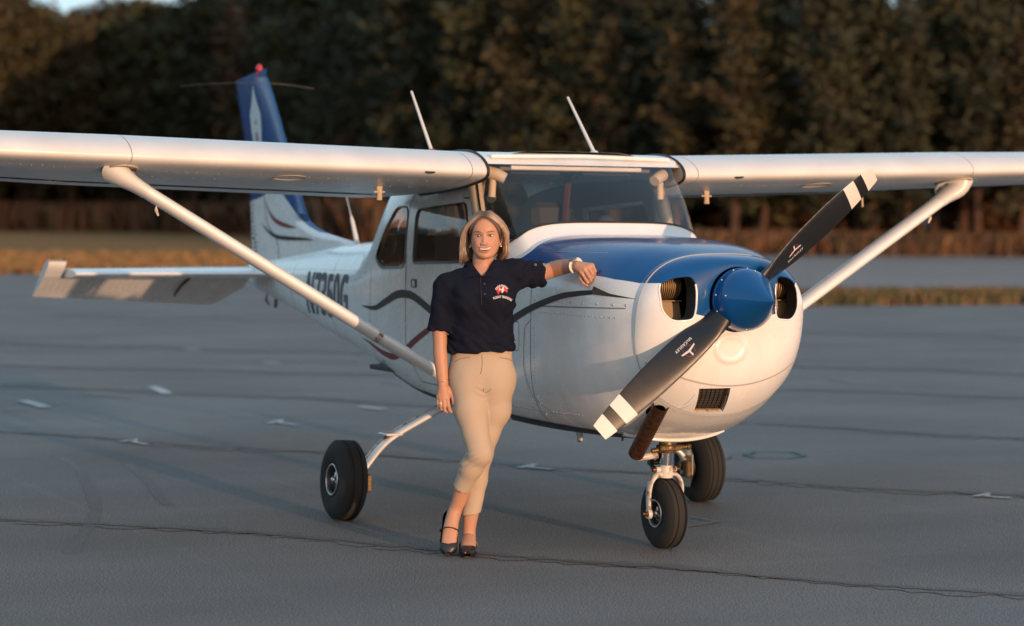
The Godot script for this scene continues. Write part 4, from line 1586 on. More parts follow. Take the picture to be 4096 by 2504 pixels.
func wing_point(z: float, a: float, deflect := 0.0) -> Vector3:   # z: distance out; a: 0 trailing edge top .. 0.5 leading .. 1 trailing edge bottom
	var q := clampf((z - 2.54) / 2.9, 0.0, 1.0)
	var chord := lerpf(1.626, 1.13, q)
	var t := pow(1.0 - a * 2.0, 2.0) if a <= 0.5 else pow(a * 2.0 - 1.0, 2.0)
	var p := airfoil(t, a <= 0.5)
	var twist := deg_to_rad(lerpf(5.5, 4.4, clampf((z - 0.5) / 4.9, 0.0, 1.0)))
	var x := p.x * chord
	var y := p.y * chord
	return Vector3(-0.765 - 0.05 * q - x * cos(twist) + y * sin(twist) * -1.0, 1.938 + 0.0302 * (z - 0.56) - x * sin(twist) + y * cos(twist), z)

func build_wings(A: Node3D) -> void:
	for side: float in [1.0, -1.0]:
		var W := Node3D.new()
		W.name = "wing"
		A.add_child(W, true)
		var W_at := func(z: float, a: float) -> Vector3:
			var p := wing_point(z, a)
			return Vector3(p.x, p.y - (0.008 * (z - 0.6) if side > 0.0 else 0.0), p.z * side)
		var centre := Vector3(-1.4, 1.95, 2.5 * side)
		var spans := [["root_panel", 0.60, 0.685, 2], ["inner_panel", 0.688, 2.538, 16], ["outer_panel", 2.541, 5.40, 20]]
		for s in spans:
			var b := MB.new()
			# the moving surfaces at the trailing edge are meshes of their own, so stop the panel short of them
			var lo := 0.0
			var hi := 1.0
			if s[0] != "root_panel":
				lo = 0.075
				hi = 0.925
			var c := centre
			grid(b, func(u: float, v: float) -> Vector3:
				var z := lerpf(s[1], s[2], u)
				return W_at.call(z, lerpf(lo, hi, v)), s[3], 56, c, Vector3(0.35, 1.0, 0.0))
			# normals of the leading edge point ahead
			part(s[0], b, M.wingpaint, W)
			var f := MB.new()
			if s[0] != "root_panel":
				for half in 2:
					grid(f, func(u: float, v: float) -> Vector3:
						var z := lerpf(s[1] + 0.004, s[2] - 0.004, u)
						var p: Vector3 = W_at.call(z, lerpf(0.0, 0.073, v) if half == 0 else lerpf(0.927, 1.0, v))
						return p + Vector3(0, -0.006, 0), s[3], 5, centre, Vector3(0, 1, 0))
				part("flap" if s[0] == "inner_panel" else "aileron", f, M.wingpaint, W)
				var gap := MB.new()
				grid(gap, func(u: float, v: float) -> Vector3:
					var z := lerpf(s[1], s[2], u)
					return (W_at.call(z, 0.078) as Vector3).lerp(W_at.call(z, 0.922), v) + Vector3(-0.004, 0, 0), s[3], 2, centre + Vector3(5, 0, 0), Vector3(1, 0, 0))
				part("hinge_gap", gap, M.seal, W)
		# rounded tip
		var tip := MB.new()
		grid(tip, func(u: float, v: float) -> Vector3:
			var e := u * PI * 0.5
			var a: Vector3 = W_at.call(5.40, v * 0.5)
			var c: Vector3 = W_at.call(5.40, 1.0 - v * 0.5)
			var mid := (a + c) * 0.5
			return mid + (a - mid) * cos(e) + Vector3(0, 0, side * 0.13 * sin(e) * sqrt(v)), 8, 24, Vector3(-1.4, 2.05, 5.0 * side), Vector3(0, 1, 1))
		grid(tip, func(u: float, v: float) -> Vector3:
			var e := u * PI * 0.5
			var a: Vector3 = W_at.call(5.40, v * 0.5)
			var c: Vector3 = W_at.call(5.40, 1.0 - v * 0.5)
			var mid := (a + c) * 0.5
			return mid + (c - mid) * cos(e) + Vector3(0, 0, side * 0.13 * sin(e) * sqrt(v)), 8, 24, Vector3(-1.4, 2.05, 5.0 * side), Vector3(0, 1, 1))
		part("wing_tip", tip, M.wingpaint, W)
		# root rib: rubber seal and end face beside the windshield
		var rub := MB.new()
		var loop := []
		for i in 57:
			loop.append(W_at.call(0.596, lerpf(0.12, 0.88, i / 56.0)))
		tube(rub, loop, range(57).map(func(_i): return Vector2(0.012, 0.008)), 8, Vector3(0, 0, 1))
		part("root_seal", rub, M.seal, W)
		var rib := MB.new()
		var k := rib.v.size()
		for i in 57:
			rib.add((W_at.call(0.588, lerpf(0.12, 0.88, i / 56.0)) as Vector3), Vector3(0, 0, -side))
		for i in 28:
			rib.quad(k + i, k + i + 1, k + 55 - i, k + 56 - i)
		part("root_rib", rib, M.tan, W)
		# cabin-air inlet in the leading edge
		var hole := MB.new()
		var hz := 0.93 if side > 0.0 else 0.95
		var rim := []
		for i in 17:
			var a := TAU * i / 16.0
			var q := Vector2(cos(a) * 0.03, maxf(-1.0, sin(a)) * 0.02)
			if sin(a) > 0.35:
				q.y = 0.007
			var p: Vector3 = W_at.call(hz + q.x, 0.532 - q.y * 1.1)
			rim.append(p)
		var hc: Vector3 = W_at.call(hz, 0.532)
		var kk := hole.add(hc + Vector3(0.0022, -0.0012, 0), Vector3(1, -0.3, 0).normalized())
		for p in rim:
			hole.add(p + Vector3(0.0022, -0.0012, 0), Vector3(1, -0.3, 0).normalized())
		for i in 16:
			hole.tri(kk, kk + 1 + i, kk + 2 + i)
		part("air_inlet", hole, M.inside, W)
		# lift strut with its fairing at the top
		var st := MB.new()
		var lo3 := Vector3(-0.80, 0.60, 0.45 * side)
		var hi3 := Vector3(-0.95, 1.835, 2.50 * side)
		var dirn := (hi3 - lo3).normalized()
		tube(st, [lo3, hi3], [Vector2(0.066, 0.034), Vector2(0.066, 0.034)], 28, dirn.cross(Vector3.RIGHT).normalized())
		part("strut", st, M.worn_white if false else M.white, W)
		var band := MB.new()
		for t in [0.355]:
			tube(band, [lo3.lerp(hi3, t), lo3.lerp(hi3, t + 0.012)], [Vector2(0.0675, 0.0355), Vector2(0.0675, 0.0355)], 28, dirn.cross(Vector3.RIGHT).normalized())
		part("strut_band", band, M.worn_white, W)
		var fair := MB.new()
		var fp := smooth_path([hi3 - dirn * 0.10, hi3 - dirn * 0.03, hi3 + Vector3(0, 0.022, 0.035 * side), hi3 + Vector3(-0.02, 0.048, 0.05 * side)], 12)
		tube(fair, fp, smooth_path([Vector2(0.068, 0.036), Vector2(0.074, 0.04), Vector2(0.09, 0.055), Vector2(0.12, 0.08)], 12), 28, dirn.cross(Vector3.RIGHT).normalized())
		part("strut_fairing", fair, M.wingpaint, W)
		var cuff := MB.new()
		var cl := []
		for i in 33:
			var a := TAU * i / 32.0
			var zz := 2.545 + sin(a) * 0.085
			var xx := -0.97 + cos(a) * 0.14
			cl.append(under(zz, xx, side) + Vector3(0, -0.004, 0))
		tube(cuff, cl, range(33).map(func(_i): return 0.006), 6)
		part("fairing_rim", cuff, M.tan, W)
		var ring := MB.new()
		var tie: Vector3 = hi3 - dirn * 0.16 + Vector3(0, -0.03, 0)
		tube(ring, [tie, tie + Vector3(0, -0.03, 0.0), tie + Vector3(0, -0.06, -0.012 * side)], [0.006, 0.009, 0.005], 8)
		part("tie_down_ring", ring, M.worn_white, W)
		# inspection covers, fuel vents, drains and rivet rows under the wing
		var cov := MB.new()
		for q in [[1.62, -1.02]]:
			var cr := []
			for i in 25:
				var a := TAU * i / 24.0
				cr.append(under(q[0] + sin(a) * 0.085, q[1] + cos(a) * 0.085, side) + Vector3(0, -0.002, 0))
			tube(cov, cr, range(25).map(func(_i): return 0.0022), 5)
		part("inspection_cover", cov, M.tan, W)
		var vent := MB.new()
		var v0 := under(1.02, -1.25, side)
		tube(vent, [v0, v0 + Vector3(0.0, -0.035, 0), v0 + Vector3(0.01, -0.075, 0.005)], [Vector2(0.02, 0.006), Vector2(0.014, 0.005), Vector2(0.016, 0.005)], 8)
		rod(vent, v0 + Vector3(0, -0.03, -0.03), v0 + Vector3(0, -0.03, 0.035), 0.006)
		part("fuel_drain", vent, M.tan, W)
		if side < 0.0:
			var pit := MB.new()
			var p0 := under(1.95, -1.05, side)
			tube(pit, smooth_path([p0, p0 + Vector3(0.005, -0.06, 0), p0 + Vector3(0.03, -0.13, 0.01)], 8), range(9).map(func(_i): return 0.007), 8)
			part("vent_pipe", pit, M.tan, W)
		var rivets := MB.new()
		for row in [-0.98, -1.22]:
			for i in 34:
				var z := 0.7 + i * 0.055
				ball(rivets, under(z, row + 0.02 * sin(i * 0.4), side), Vector3(0.004, 0.0025, 0.004), 6, 4)
		for i in 26:
			ball(rivets, under(2.66 + i * 0.055, -0.98, side), Vector3(0.004, 0.0025, 0.004), 6, 4)
		for i in 12:
			ball(rivets, under(2.54 + 0.012, -0.84 - i * 0.03, side), Vector3(0.004, 0.0025, 0.004), 6, 4)
		for i in 40:
			var z := 0.66 + i * 0.06
			ball(rivets, W_at.call(z, 0.26), Vector3(0.004, 0.003, 0.004), 6, 4)
		part("rivets", rivets, M.alu, W).set_meta("kind", "stuff")
	# roof between the wings
	var roof := MB.new()
	grid(roof, func(u: float, v: float) -> Vector3:
		var z := lerpf(-0.605, 0.605, u)
		var p := wing_point(0.56, lerpf(0.05, 0.44, v))
		return Vector3(p.x - (0.02 if v > 0.9 else 0.0), p.y + 0.003, z), 12, 24, Vector3(-1.3, 1.5, 0), Vector3(0, 1, 0))
	part("roof", roof, M.white, A)

func under(z: float, x: float, side: float) -> Vector3:   # point on the wing's lower skin
	var lo := 0.5
	var hi := 1.0
	for i in 22:
		var m := (lo + hi) * 0.5
		if wing_point(z, m).x > x:
			lo = m
		else:
			hi = m
	var p := wing_point(z, lo)
	return Vector3(p.x, p.y - (0.008 * (z - 0.6) if side > 0.0 else 0.0), p.z * side)

func fin_point(y: float, t: float, top: bool, side: float) -> Vector3:   # y height, t along the chord 0..1
	var le := hermite([[1.30, -4.0], [1.505, -4.22], [1.54, -4.60], [1.60, -4.95], [1.67, -5.11], [1.85, -5.265], [2.2, -5.56], [2.64, -5.93], [2.70, -6.0]], y, 1)
	var te := hermite([[1.20, -6.28], [1.9, -6.38], [2.70, -6.72]], y, 1)
	var chord := le - te
	var th := hermite([[1.2, 0.075], [1.5, 0.065], [1.7, 0.058], [2.75, 0.032]], y, 1)
	var q := 5.0 * (0.2969 * sqrt(t) - 0.126 * t - 0.3516 * t * t + 0.2843 * t * t * t - 0.1036 * t * t * t * t)
	if y < 1.66:   # the low dorsal fillet is a thin blade
		var fore := (t * chord) / 0.9
		q = minf(q, pow(clampf(fore, 0.0, 1.0), 0.6) * 0.9 + 0.12 * sqrt(t))
	return Vector3(le - t * chord, y, side * th * q)

func build_tail(A: Node3D) -> void:
	var T := Node3D.new()
	T.name = "tail_fin"
	A.add_child(T)
	# blue above a line that falls towards the dorsal fillet, white below
	for col in ["blue", "white"]:
		var b := MB.new()
		var keep := PackedVector2Array()
		for q in [[1.78, 1.05], [1.80, 0.8], [1.86, 0.5], [1.84, 0.3], [1.74, 0.17], [1.63, 0.085], [1.56, 0.05], [1.52, -0.1]]:
			keep.append(Vector2(q[0], q[1]))
		keep.append(Vector2(3.0, -0.1))
		keep.append(Vector2(3.0, 1.05))
		for side: float in [1.0, -1.0]:
			var S := func(u: float, v: float) -> Vector3: return fin_point(u, clampf(v * v, 0.0, 1.0) if v > 0.0 else 0.0, true, side)
			var k2 := PackedVector2Array()
			for p in keep:
				k2.append(Vector2(p.x, signf(p.y) * sqrt(absf(p.y))))
			skin(b, S, 1.25, 2.70, 0.0, 1.0, 46, 26, Vector3(-5, 1.5, 0), Vector3(0, 0, 1), [k2] if col == "blue" else [], [] if col == "blue" else [k2])
		if col == "blue":
			# cap over the top, sloping down to the rear
			var cap := []
			for i in 13:
				var t := pow(i / 12.0, 2.0)
				cap.append(fin_point(2.70, t, true, 1.0) + Vector3(0, 0.06 * (1.0 - t), 0))
			for i in 12:
				var a: Vector3 = cap[i]
				var c: Vector3 = cap[i + 1]
				var am := Vector3(a.x, a.y, -a.z)
				var cm := Vector3(c.x, c.y, -c.z)
				b.flat([a, c, cm, am], Vector3.UP)
				for sg in [1.0, -1.0]:
					b.flat([Vector3(a.x, a.y, a.z * sg), Vector3(c.x, c.y, c.z * sg), Vector3(c.x, 2.70, c.z * sg), Vector3(a.x, 2.70, a.z * sg)], Vector3(0, 0, sg))
		part("fin_upper" if col == "blue" else "fin_lower", b, M[col], T)
	var rud := MB.new()
	for side: float in [1.0, -1.0]:
		var pts := []
		for i in 20:
			var y := lerpf(1.3, 2.69, i / 19.0)
			pts.append(fin_point(y, lerpf(0.72, 0.58, i / 19.0), true, side))
		ribbon(rud, pts, 0.012, 0.0015, Vector3(-6, 2, 0), Vector3(0, 0, 1))
	part("rudder_gap", rud, M.groove, T)
	# the flying school's emblem on the fin: a pale pointed shield, both sides
	var shape := [[0.0, 0.62], [0.055, 0.50], [0.13, 0.40], [0.125, 0.28], [0.095, 0.16], [0.09, 0.09], [0.135, 0.07], [0.135, -0.06], [0.06, -0.085], [0.035, -0.16], [0.0, -0.165]]
	for side: float in [1.0, -1.0]:
		var on_fin := func(q: Vector2, lift: float) -> Vector3:   # q: (towards the nose, up) from the emblem's centre
			var y := 2.13 + q.y
			var x := -6.12 - q.y * 0.26 + q.x
			var lo := 0.0
			var hi := 1.0
			for i in 16:
				var m := (lo + hi) * 0.5
				if fin_point(y, m, true, side).x > x:
					lo = m
				else:
					hi = m
			return fin_point(y, lo, true, side) + Vector3(0, 0, side * lift)
		var poly := PackedVector2Array()
		for q in shape:
			poly.append(Vector2(q[0], q[1] - 0.1))
		for i in range(shape.size() - 2, 0, -1):
			poly.append(Vector2(-shape[i][0], shape[i][1] - 0.1))
		var e := MB.new()
		patch(e, poly, 0.05, func(q: Vector2) -> Array: return [on_fin.call(q, 0.004), Vector3(0, 0, side)])
		part("fin_emblem", e, M.emblem, T)
		var r := MB.new()
		for q in [[0.0, 0.12, 0.05, 0.05], [-0.05, -0.1, 0.03, 0.035], [0.05, -0.1, 0.035, 0.03], [0.0, 0.24, 0.03, 0.02]]:
			var p2 := PackedVector2Array()
			for i in 12:
				p2.append(Vector2(q[0] + cos(TAU * i / 12.0) * q[2] * 0.8, q[1] + sin(TAU * i / 12.0) * q[3]))
			patch(r, p2, 0.05, func(w: Vector2) -> Array: return [on_fin.call(w, 0.006), Vector3(0, 0, side)])
		part("emblem_detail", r, M.emblem_red, T)
		# sweeping lines over the white lower fin
		for q in [["red", [[-5.98, 1.80], [-5.86, 1.70], [-5.70, 1.635], [-5.45, 1.60], [-5.25, 1.59]], [0.0, 0.022, 0.034, 0.028, 0.0]], ["dark", [[-6.05, 1.62], [-5.9, 1.56], [-5.7, 1.52], [-5.4, 1.51], [-5.05, 1.51], [-4.9, 1.50]], [0.0, 0.02, 0.03, 0.028, 0.016, 0.0]]]:
			var pp := []
			for w in q[1]:
				pp.append(Vector2(w[0], w[1]))
			var ww: Array = smooth_path(q[2], 24)
			var line := smooth_path(pp, 24)
			var sw := MB.new()
			var quads := []
			for i in 25:
				var h := maxf(float(ww[i]), 0.0) * 0.5
				for s in [h, -h]:
					var rel := Vector2(line[i].x, line[i].y + s)
					var y: float = rel.y
					var lo := 0.0
					var hi := 1.0
					for n in 16:
						var m := (lo + hi) * 0.5
						if fin_point(y, m, true, side).x > rel.x:
							lo = m
						else:
							hi = m
					sw.add(fin_point(y, lo, true, side) + Vector3(0, 0, side * 0.004), Vector3(0, 0, side))
			for i in 24:
				sw.quad(i * 2, i * 2 + 1, i * 2 + 3, i * 2 + 2)
			part("fin_swoosh", sw, M.stripe_red if q[0] == "red" else M.stripe_dark, T)
	var bc := MB.new()
	ball(bc, Vector3(-6.17, 2.765, 0), Vector3(0.032, 0.038, 0.024), 12, 8)
	rod(bc, Vector3(-6.17, 2.70, 0), Vector3(-6.17, 2.74, 0), 0.022)
	part("beacon", bc, M.red_lens, A)
	var cat := MB.new()
	tube(cat, smooth_path([Vector3(-6.1, 2.66, 0.0), Vector3(-6.16, 2.655, 0.2), Vector3(-6.26, 2.645, 0.4), Vector3(-6.36, 2.63, 0.55)], 8), range(9).map(func(_i): return 0.0022), 6)
	tube(cat, smooth_path([Vector3(-6.1, 2.66, 0.0), Vector3(-6.07, 2.65, -0.2), Vector3(-6.03, 2.625, -0.38)], 8), range(9).map(func(_i): return 0.0022), 6)
	part("whisker_antenna", cat, M.dark_metal, A)
	# tailplane with drooping elevator; the balance horn at the tip stands up in front of the hinge
	for side: float in [1.0, -1.0]:
		var H := Node3D.new()
		H.name = "tailplane"
		A.add_child(H, true)
		var pos := func(z: float, t: float, top: float) -> Vector3:   # fixed stabilizer
			var q := (z - 0.1) / 1.62
			var le := lerpf(-5.18, -5.56, q)
			var te := -5.86 - 0.02 * q
			var y := 1.262 - 0.01 * q
			var th := lerpf(0.058, 0.042, q)
			var k := sqrt(maxf(0.0, t)) * (1.0 - 0.45 * t) * 1.25 if t < 1.0 else 0.68
			return Vector3(lerpf(le, te, t), y + top * th * k, z * side)
		var st := MB.new()
		for top in [1.0, -1.0]:
			grid(st, func(u: float, v: float) -> Vector3: return pos.call(lerpf(0.05, 1.56, u), v * v, top), 12, 14, Vector3(-5.6, 1.27, 0.8 * side) - Vector3(0, top, 0), Vector3(0, 1, 0))
		var endc := []
		for i in 15:
			endc.append(pos.call(1.56, pow(i / 14.0, 2.0), 1.0))
		for i in range(14, 0, -1):
			endc.append(pos.call(1.56, pow(i / 14.0, 2.0), -1.0))
		st.flat(endc, Vector3(0, 0, side))
		part("stabilizer", st, M.white, H)
		var droop := deg_to_rad(30.0)
		var hinge := Vector3(-5.885, 1.256, 0)
		var el := func(z: float, c: float, top: float) -> Vector3:   # c: distance behind the hinge
			var back := lerpf(0.52, 0.35, (z - 0.15) / 1.57)
			var th := 0.03 * (1.0 - maxf(0.0, c) / (back + 0.02)) + 0.004
			if c < 0.0:
				th = 0.033 * sqrt(maxf(0.0, 1.0 - pow(c / 0.185, 4.0)))
			return hinge + Vector3(-c * cos(droop) + top * th * -sin(droop), -c * sin(droop) + top * th * cos(droop), z * side)
		var ev := MB.new()
		for top in [1.0, -1.0]:
			grid(ev, func(u: float, v: float) -> Vector3:
				var z := lerpf(0.16, 1.70, u)
				var back := lerpf(0.52, 0.35, (z - 0.15) / 1.57) * (smoothstep(0.10, 0.34, z) * 0.75 + 0.25)
				return el.call(z, lerpf(0.0, back, v), top), 30, 8, hinge + Vector3(-0.2, -0.1, 0.8 * side) - Vector3(0, top, 0), Vector3(0, 1, 0))
			grid(ev, func(u: float, v: float) -> Vector3: return el.call(lerpf(1.575, 1.70, u), lerpf(-0.18, 0.0, v), top), 4, 8, hinge + Vector3(0.1, 0.05, 1.6 * side) - Vector3(0, top, 0), Vector3(0, 1, 0))
		for zz in [1.575, 1.70]:
			var e := []
			for i in 9:
				e.append(el.call(zz, lerpf(-0.18, 0.35 if zz > 1.6 else 0.0, i / 8.0), 1.0))
			for i in range(8, -1, -1):
				e.append(el.call(zz, lerpf(-0.18, 0.35 if zz > 1.6 else 0.0, i / 8.0), -1.0))
			ev.flat(e, Vector3(0, 0, side if zz > 1.6 else -side))
		for q in [[0.16, 1.70]]:
			var k := ev.v.size()
			for i in 31:
				var z := lerpf(q[0], q[1], i / 30.0)
				var back := lerpf(0.52, 0.35, (z - 0.15) / 1.57) * (smoothstep(0.10, 0.34, z) * 0.75 + 0.25)
				ev.add(el.call(z, back, 1.0), Vector3(-1, -0.3, 0).normalized())
				ev.add(el.call(z, back, -1.0), Vector3(-1, -0.3, 0).normalized())
			for i in 30:
				ev.quad(k + i * 2, k + i * 2 + 1, k + i * 2 + 3, k + i * 2 + 2)
		part("elevator", ev, M.white, H)
		var ribs := MB.new()
		for i in 26:
			var z := 0.45 + i * 0.048
			var ln := []
			for j in 4:
				ln.append(el.call(z, lerpf(0.03, 0.27, j / 3.0), -1.0))
			ribbon(ribs, ln, 0.008, 0.001, hinge + Vector3(-0.1, 1.0, z * side), Vector3(0, 1, 0))
		part("elevator_beads", ribs, M.wingpaint, H)
		if side > 0.0:
			var tab := MB.new()
			tube(tab, [el.call(0.62, 0.02, -1.0), el.call(0.66, 0.12, -1.0) + Vector3(0, -0.02, 0), el.call(0.66, 0.3, -1.0) + Vector3(0, -0.015, 0)], [0.012, 0.009, 0.007], 8)
			part("trim_tab_rod", tab, M.seal, H)
	var tie := MB.new()
	rod(tie, Vector3(-5.75, 1.12, 0), Vector3(-5.78, 1.0, 0), 0.012)
	tube(tie, [Vector3(-5.9, 1.12, 0.02), Vector3(-5.93, 1.05, 0.02), Vector3(-5.88, 1.02, 0.02)], [0.01, 0.01, 0.008], 6)
	part("tail_tie_down", tie, M.dark_metal, A)

func patch(b: MB, poly: PackedVector2Array, cell: float, map: Callable) -> void:   # a flat outline laid on a surface, cut into cells so that it can bend
	var lo := poly[0]
	var hi := poly[0]
	for p in poly:
		lo = lo.min(p)
		hi = hi.max(p)
	var i := lo.x
	while i < hi.x:
		var j := lo.y
		while j < hi.y:
			for c in Geometry2D.intersect_polygons(PackedVector2Array([Vector2(i, j), Vector2(i + cell, j), Vector2(i + cell, j + cell), Vector2(i, j + cell)]), poly):
				var tr := Geometry2D.triangulate_polygon(c)
				var k := b.v.size()
				for p in c:
					var r: Array = map.call(p)
					b.add(r[0], r[1])
				for q in range(0, tr.size(), 3):
					b.tri(k + tr[q], k + tr[q + 1], k + tr[q + 2])
			j += cell
		i += cell

func tyre_profile(r: float, w: float, rim: float, grooves: Array) -> Array:
	var out := [Vector2(rim, -w * 0.36), Vector2(rim + 0.012, -w * 0.43)]
	for i in 7:
		var a := lerpf(-1.15, -0.3, i / 6.0)
		out.append(Vector2(rim + 0.012 + (r - rim - 0.012) * pow(cos(a) * 0.5 + 0.5 * (i / 6.0), 0.75), -w * 0.5 * (0.96 if i == 0 else 1.0) * cos((i / 6.0) * 0.95)))
	var edge: float = absf(out[-1].y)
	var tread := []
	for g in grooves:
		tread.append_array([[g * w - 0.004, 0.0], [g * w - 0.0028, -0.006], [g * w + 0.0028, -0.006], [g * w + 0.004, 0.0]])
	for q in tread:
		out.append(Vector2(r - 0.010 * pow(q[0] / edge, 2.0) * 1.2 + q[1], q[0]))
	var m := out.size()
	var left := out.slice(0, 9)
	for i in range(8, -1, -1):
		out.append(Vector2(left[i].x, -left[i].y))
	return out

func wheel(parent: Node, called: String, at: Vector3, r: float, w: float, rimr: float, camber: float, grooves: Array, outward: float) -> Node3D:
	var Wn := Node3D.new()
	Wn.name = called
	Wn.transform = Transform3D(Basis(Vector3.RIGHT, camber) * Basis(Vector3.RIGHT, PI * 0.5 * outward), at)
	parent.add_child(Wn, true)
	var t := MB.new()
	lathe(t, tyre_profile(r, w, rimr, grooves), 64)
	part("tyre", t, M.rubber, Wn)
	var rim := MB.new()
	lathe(rim, [Vector2(rimr + 0.006, w * 0.41), Vector2(rimr + 0.008, w * 0.44), Vector2(rimr - 0.004, w * 0.45), Vector2(rimr - 0.010, w * 0.42), Vector2(rimr - 0.016, w * 0.22), Vector2(rimr * 0.45, w * 0.15), Vector2(rimr * 0.42, w * 0.30), Vector2(rimr * 0.3, w * 0.34), Vector2(0.0, w * 0.34)], 40)
	lathe(rim, [Vector2(rimr + 0.006, -w * 0.41), Vector2(rimr - 0.008, -w * 0.42), Vector2(rimr - 0.014, -w * 0.2), Vector2(0.0, -w * 0.2)], 40)
	part("rim", rim, M.dark_metal, Wn)
	var edge := MB.new()
	var ring := []
	for i in 41:
		ring.append(Vector3(cos(TAU * i / 40.0) * (rimr + 0.002), w * 0.445, sin(TAU * i / 40.0) * (rimr + 0.002)))
	tube(edge, ring, range(41).map(func(_i): return 0.005), 6)
	for i in 3:
		var a := TAU * i / 3.0 + 0.5
		rod(edge, Vector3(0, w * 0.33, 0), Vector3(cos(a) * rimr * 0.5, w * 0.30, sin(a) * rimr * 0.5), 0.008)
	ball(edge, Vector3(0, w * 0.37, 0), Vector3(0.018, 0.018, 0.018))
	part("rim_flange", edge, M.alu, Wn)
	return Wn

func build_gear(A: Node3D) -> void:
	for side: float in [1.0, -1.0]:
		var at := Vector3(-1.45 if side > 0.0 else -1.5, 0.221, 1.138 * side)
		wheel(A, "main_wheel", at, 0.222, 0.158, 0.082, -0.055 * side, [-0.16, 0.16] if side > 0.0 else [-0.2, 0.0, 0.2], side)
		var leg := MB.new()
		var a := Vector3(-1.70, 0.60, 0.40 * side)
		var axle := at + Vector3(0.0, 0.02, -0.10 * side)
		var pts := smooth_path([a, Vector3(-1.66, 0.528, 0.58 * side), Vector3(-1.58, 0.415, 0.83 * side), axle + Vector3(-0.01, 0.06, -0.04 * side), axle], 22)
		tube(leg, pts, smooth_path([Vector2(0.058, 0.017), Vector2(0.055, 0.017), Vector2(0.045, 0.015), Vector2(0.034, 0.014), Vector2(0.03, 0.014)], 22), 18, Vector3(0, 0.75, 0.65 * side), true, 0.75)
		var L := part("gear_leg", leg, M.white, A)
		var step := MB.new()
		box(step, Vector3(0.13, 0.012, 0.10), Transform3D(Basis(), Vector3(-1.60, 0.452, 0.80 * side)), 0.005)
		part("step", step, M.white, L)
		var sb := MB.new()
		tube(sb, [Vector3(-1.60, 0.445, 0.80 * side), Vector3(-1.58, 0.425, 0.84 * side)], [0.018, 0.014], 8)
		part("step_bracket", sb, M.oily, L)
		var hose := MB.new()
		var hp := []
		for i in 23:
			hp.append(pts[i] + Vector3(-0.05, 0.012, 0.0))
		tube(hose, hp, range(23).map(func(_i): return 0.006), 6)
		part("brake_line", hose, M.worn_white, L)
		# brake disc, caliper and torque plate on the inner face
		var br := MB.new()
		var inner := Transform3D(Basis(Vector3.RIGHT, -0.055 * side) * Basis(Vector3.RIGHT, -PI * 0.5 * side), at)
		lathe(br, [Vector2(0.02, 0.075), Vector2(0.088, 0.078), Vector2(0.088, 0.088), Vector2(0.03, 0.09), Vector2(0.028, 0.12), Vector2(0.0, 0.122)], 36, inner)
		part("brake_disc", br, M.dark_metal, A)
		var tp := MB.new()
		var poly := PackedVector2Array([Vector2(-0.035, -0.125), Vector2(0.05, -0.125), Vector2(0.085, -0.05), Vector2(0.085, 0.07), Vector2(0.05, 0.115), Vector2(-0.035, 0.115), Vector2(-0.06, 0.04), Vector2(-0.06, -0.05)])
		plate(tp, poly, 0.0, 0.006, Transform3D(Basis(Vector3(1, 0, 0), Vector3.UP, Vector3(0, 0, 1)), at + Vector3(0.01, 0.0, -0.098 * side)))
		part("torque_plate", tp, M.alu, A)
		var cal := MB.new()
		box(cal, Vector3(0.055, 0.10, 0.035), Transform3D(Basis(), at + Vector3(0.062, -0.015, -0.118 * side)), 0.008)
		for i in 4:
			ball(cal, at + Vector3(0.045 * (1 if i & 1 else -0.2), 0.05 * (1 if i & 2 else -1.2), -0.11 * side), Vector3.ONE * 0.011, 8, 6)
		rod(cal, at + Vector3(0, 0, -0.09 * side), at + Vector3(0, 0, -0.145 * side), 0.022, 12)
		part("brake_caliper", cal, M.oily, A)
	# nose leg
	var top := Vector3(0.205, 0.56, 0.028)
	var axle := Vector3(0.178, 0.178, 0.028)
	wheel(A, "nose_wheel", axle, 0.179, 0.122, 0.066, 0.0, [-0.22, 0.12], 1.0)
	var up := MB.new()
	lathe(up, [Vector2(0.0, 0.0), Vector2(0.042, 0.0), Vector2(0.046, 0.012), Vector2(0.046, 0.022), Vector2(0.056, 0.024), Vector2(0.056, 0.036), Vector2(0.043, 0.04), Vector2(0.04, 0.14), Vector2(0.0, 0.15)], 28, Transform3D(Basis(), Vector3(0.2, 0.488, 0.028)))
	var U := part("nose_strut_collar", up, M.oily, A)
	var lug := MB.new()
	box(lug, Vector3(0.05, 0.03, 0.13), Transform3D(Basis(), Vector3(0.225, 0.515, 0.028)), 0.006)
	rod(lug, Vector3(0.225, 0.515, 0.03), Vector3(0.235, 0.518, -0.075), 0.012)
	ball(lug, Vector3(0.235, 0.518, -0.075), Vector3.ONE * 0.017, 10, 6)
	rod(lug, Vector3(0.225, 0.512, 0.05), Vector3(0.215, 0.50, 0.125), 0.013)
	part("steering_lug", lug, M.oily, U)
	var ch := MB.new()
	rod(ch, Vector3(0.192, 0.41, 0.028), Vector3(0.2, 0.5, 0.028), 0.0265, 28)
	part("strut_piston", ch, M.chrome, A)
	var fork := MB.new()
	tube(fork, [Vector3(0.186, 0.363, 0.028), Vector3(0.188, 0.385, 0.028), Vector3(0.191, 0.425, 0.028)], [0.037, 0.038, 0.034], 20)
	rod(fork, Vector3(0.189, 0.402, -0.03), Vector3(0.189, 0.402, 0.085), 0.014, 12)
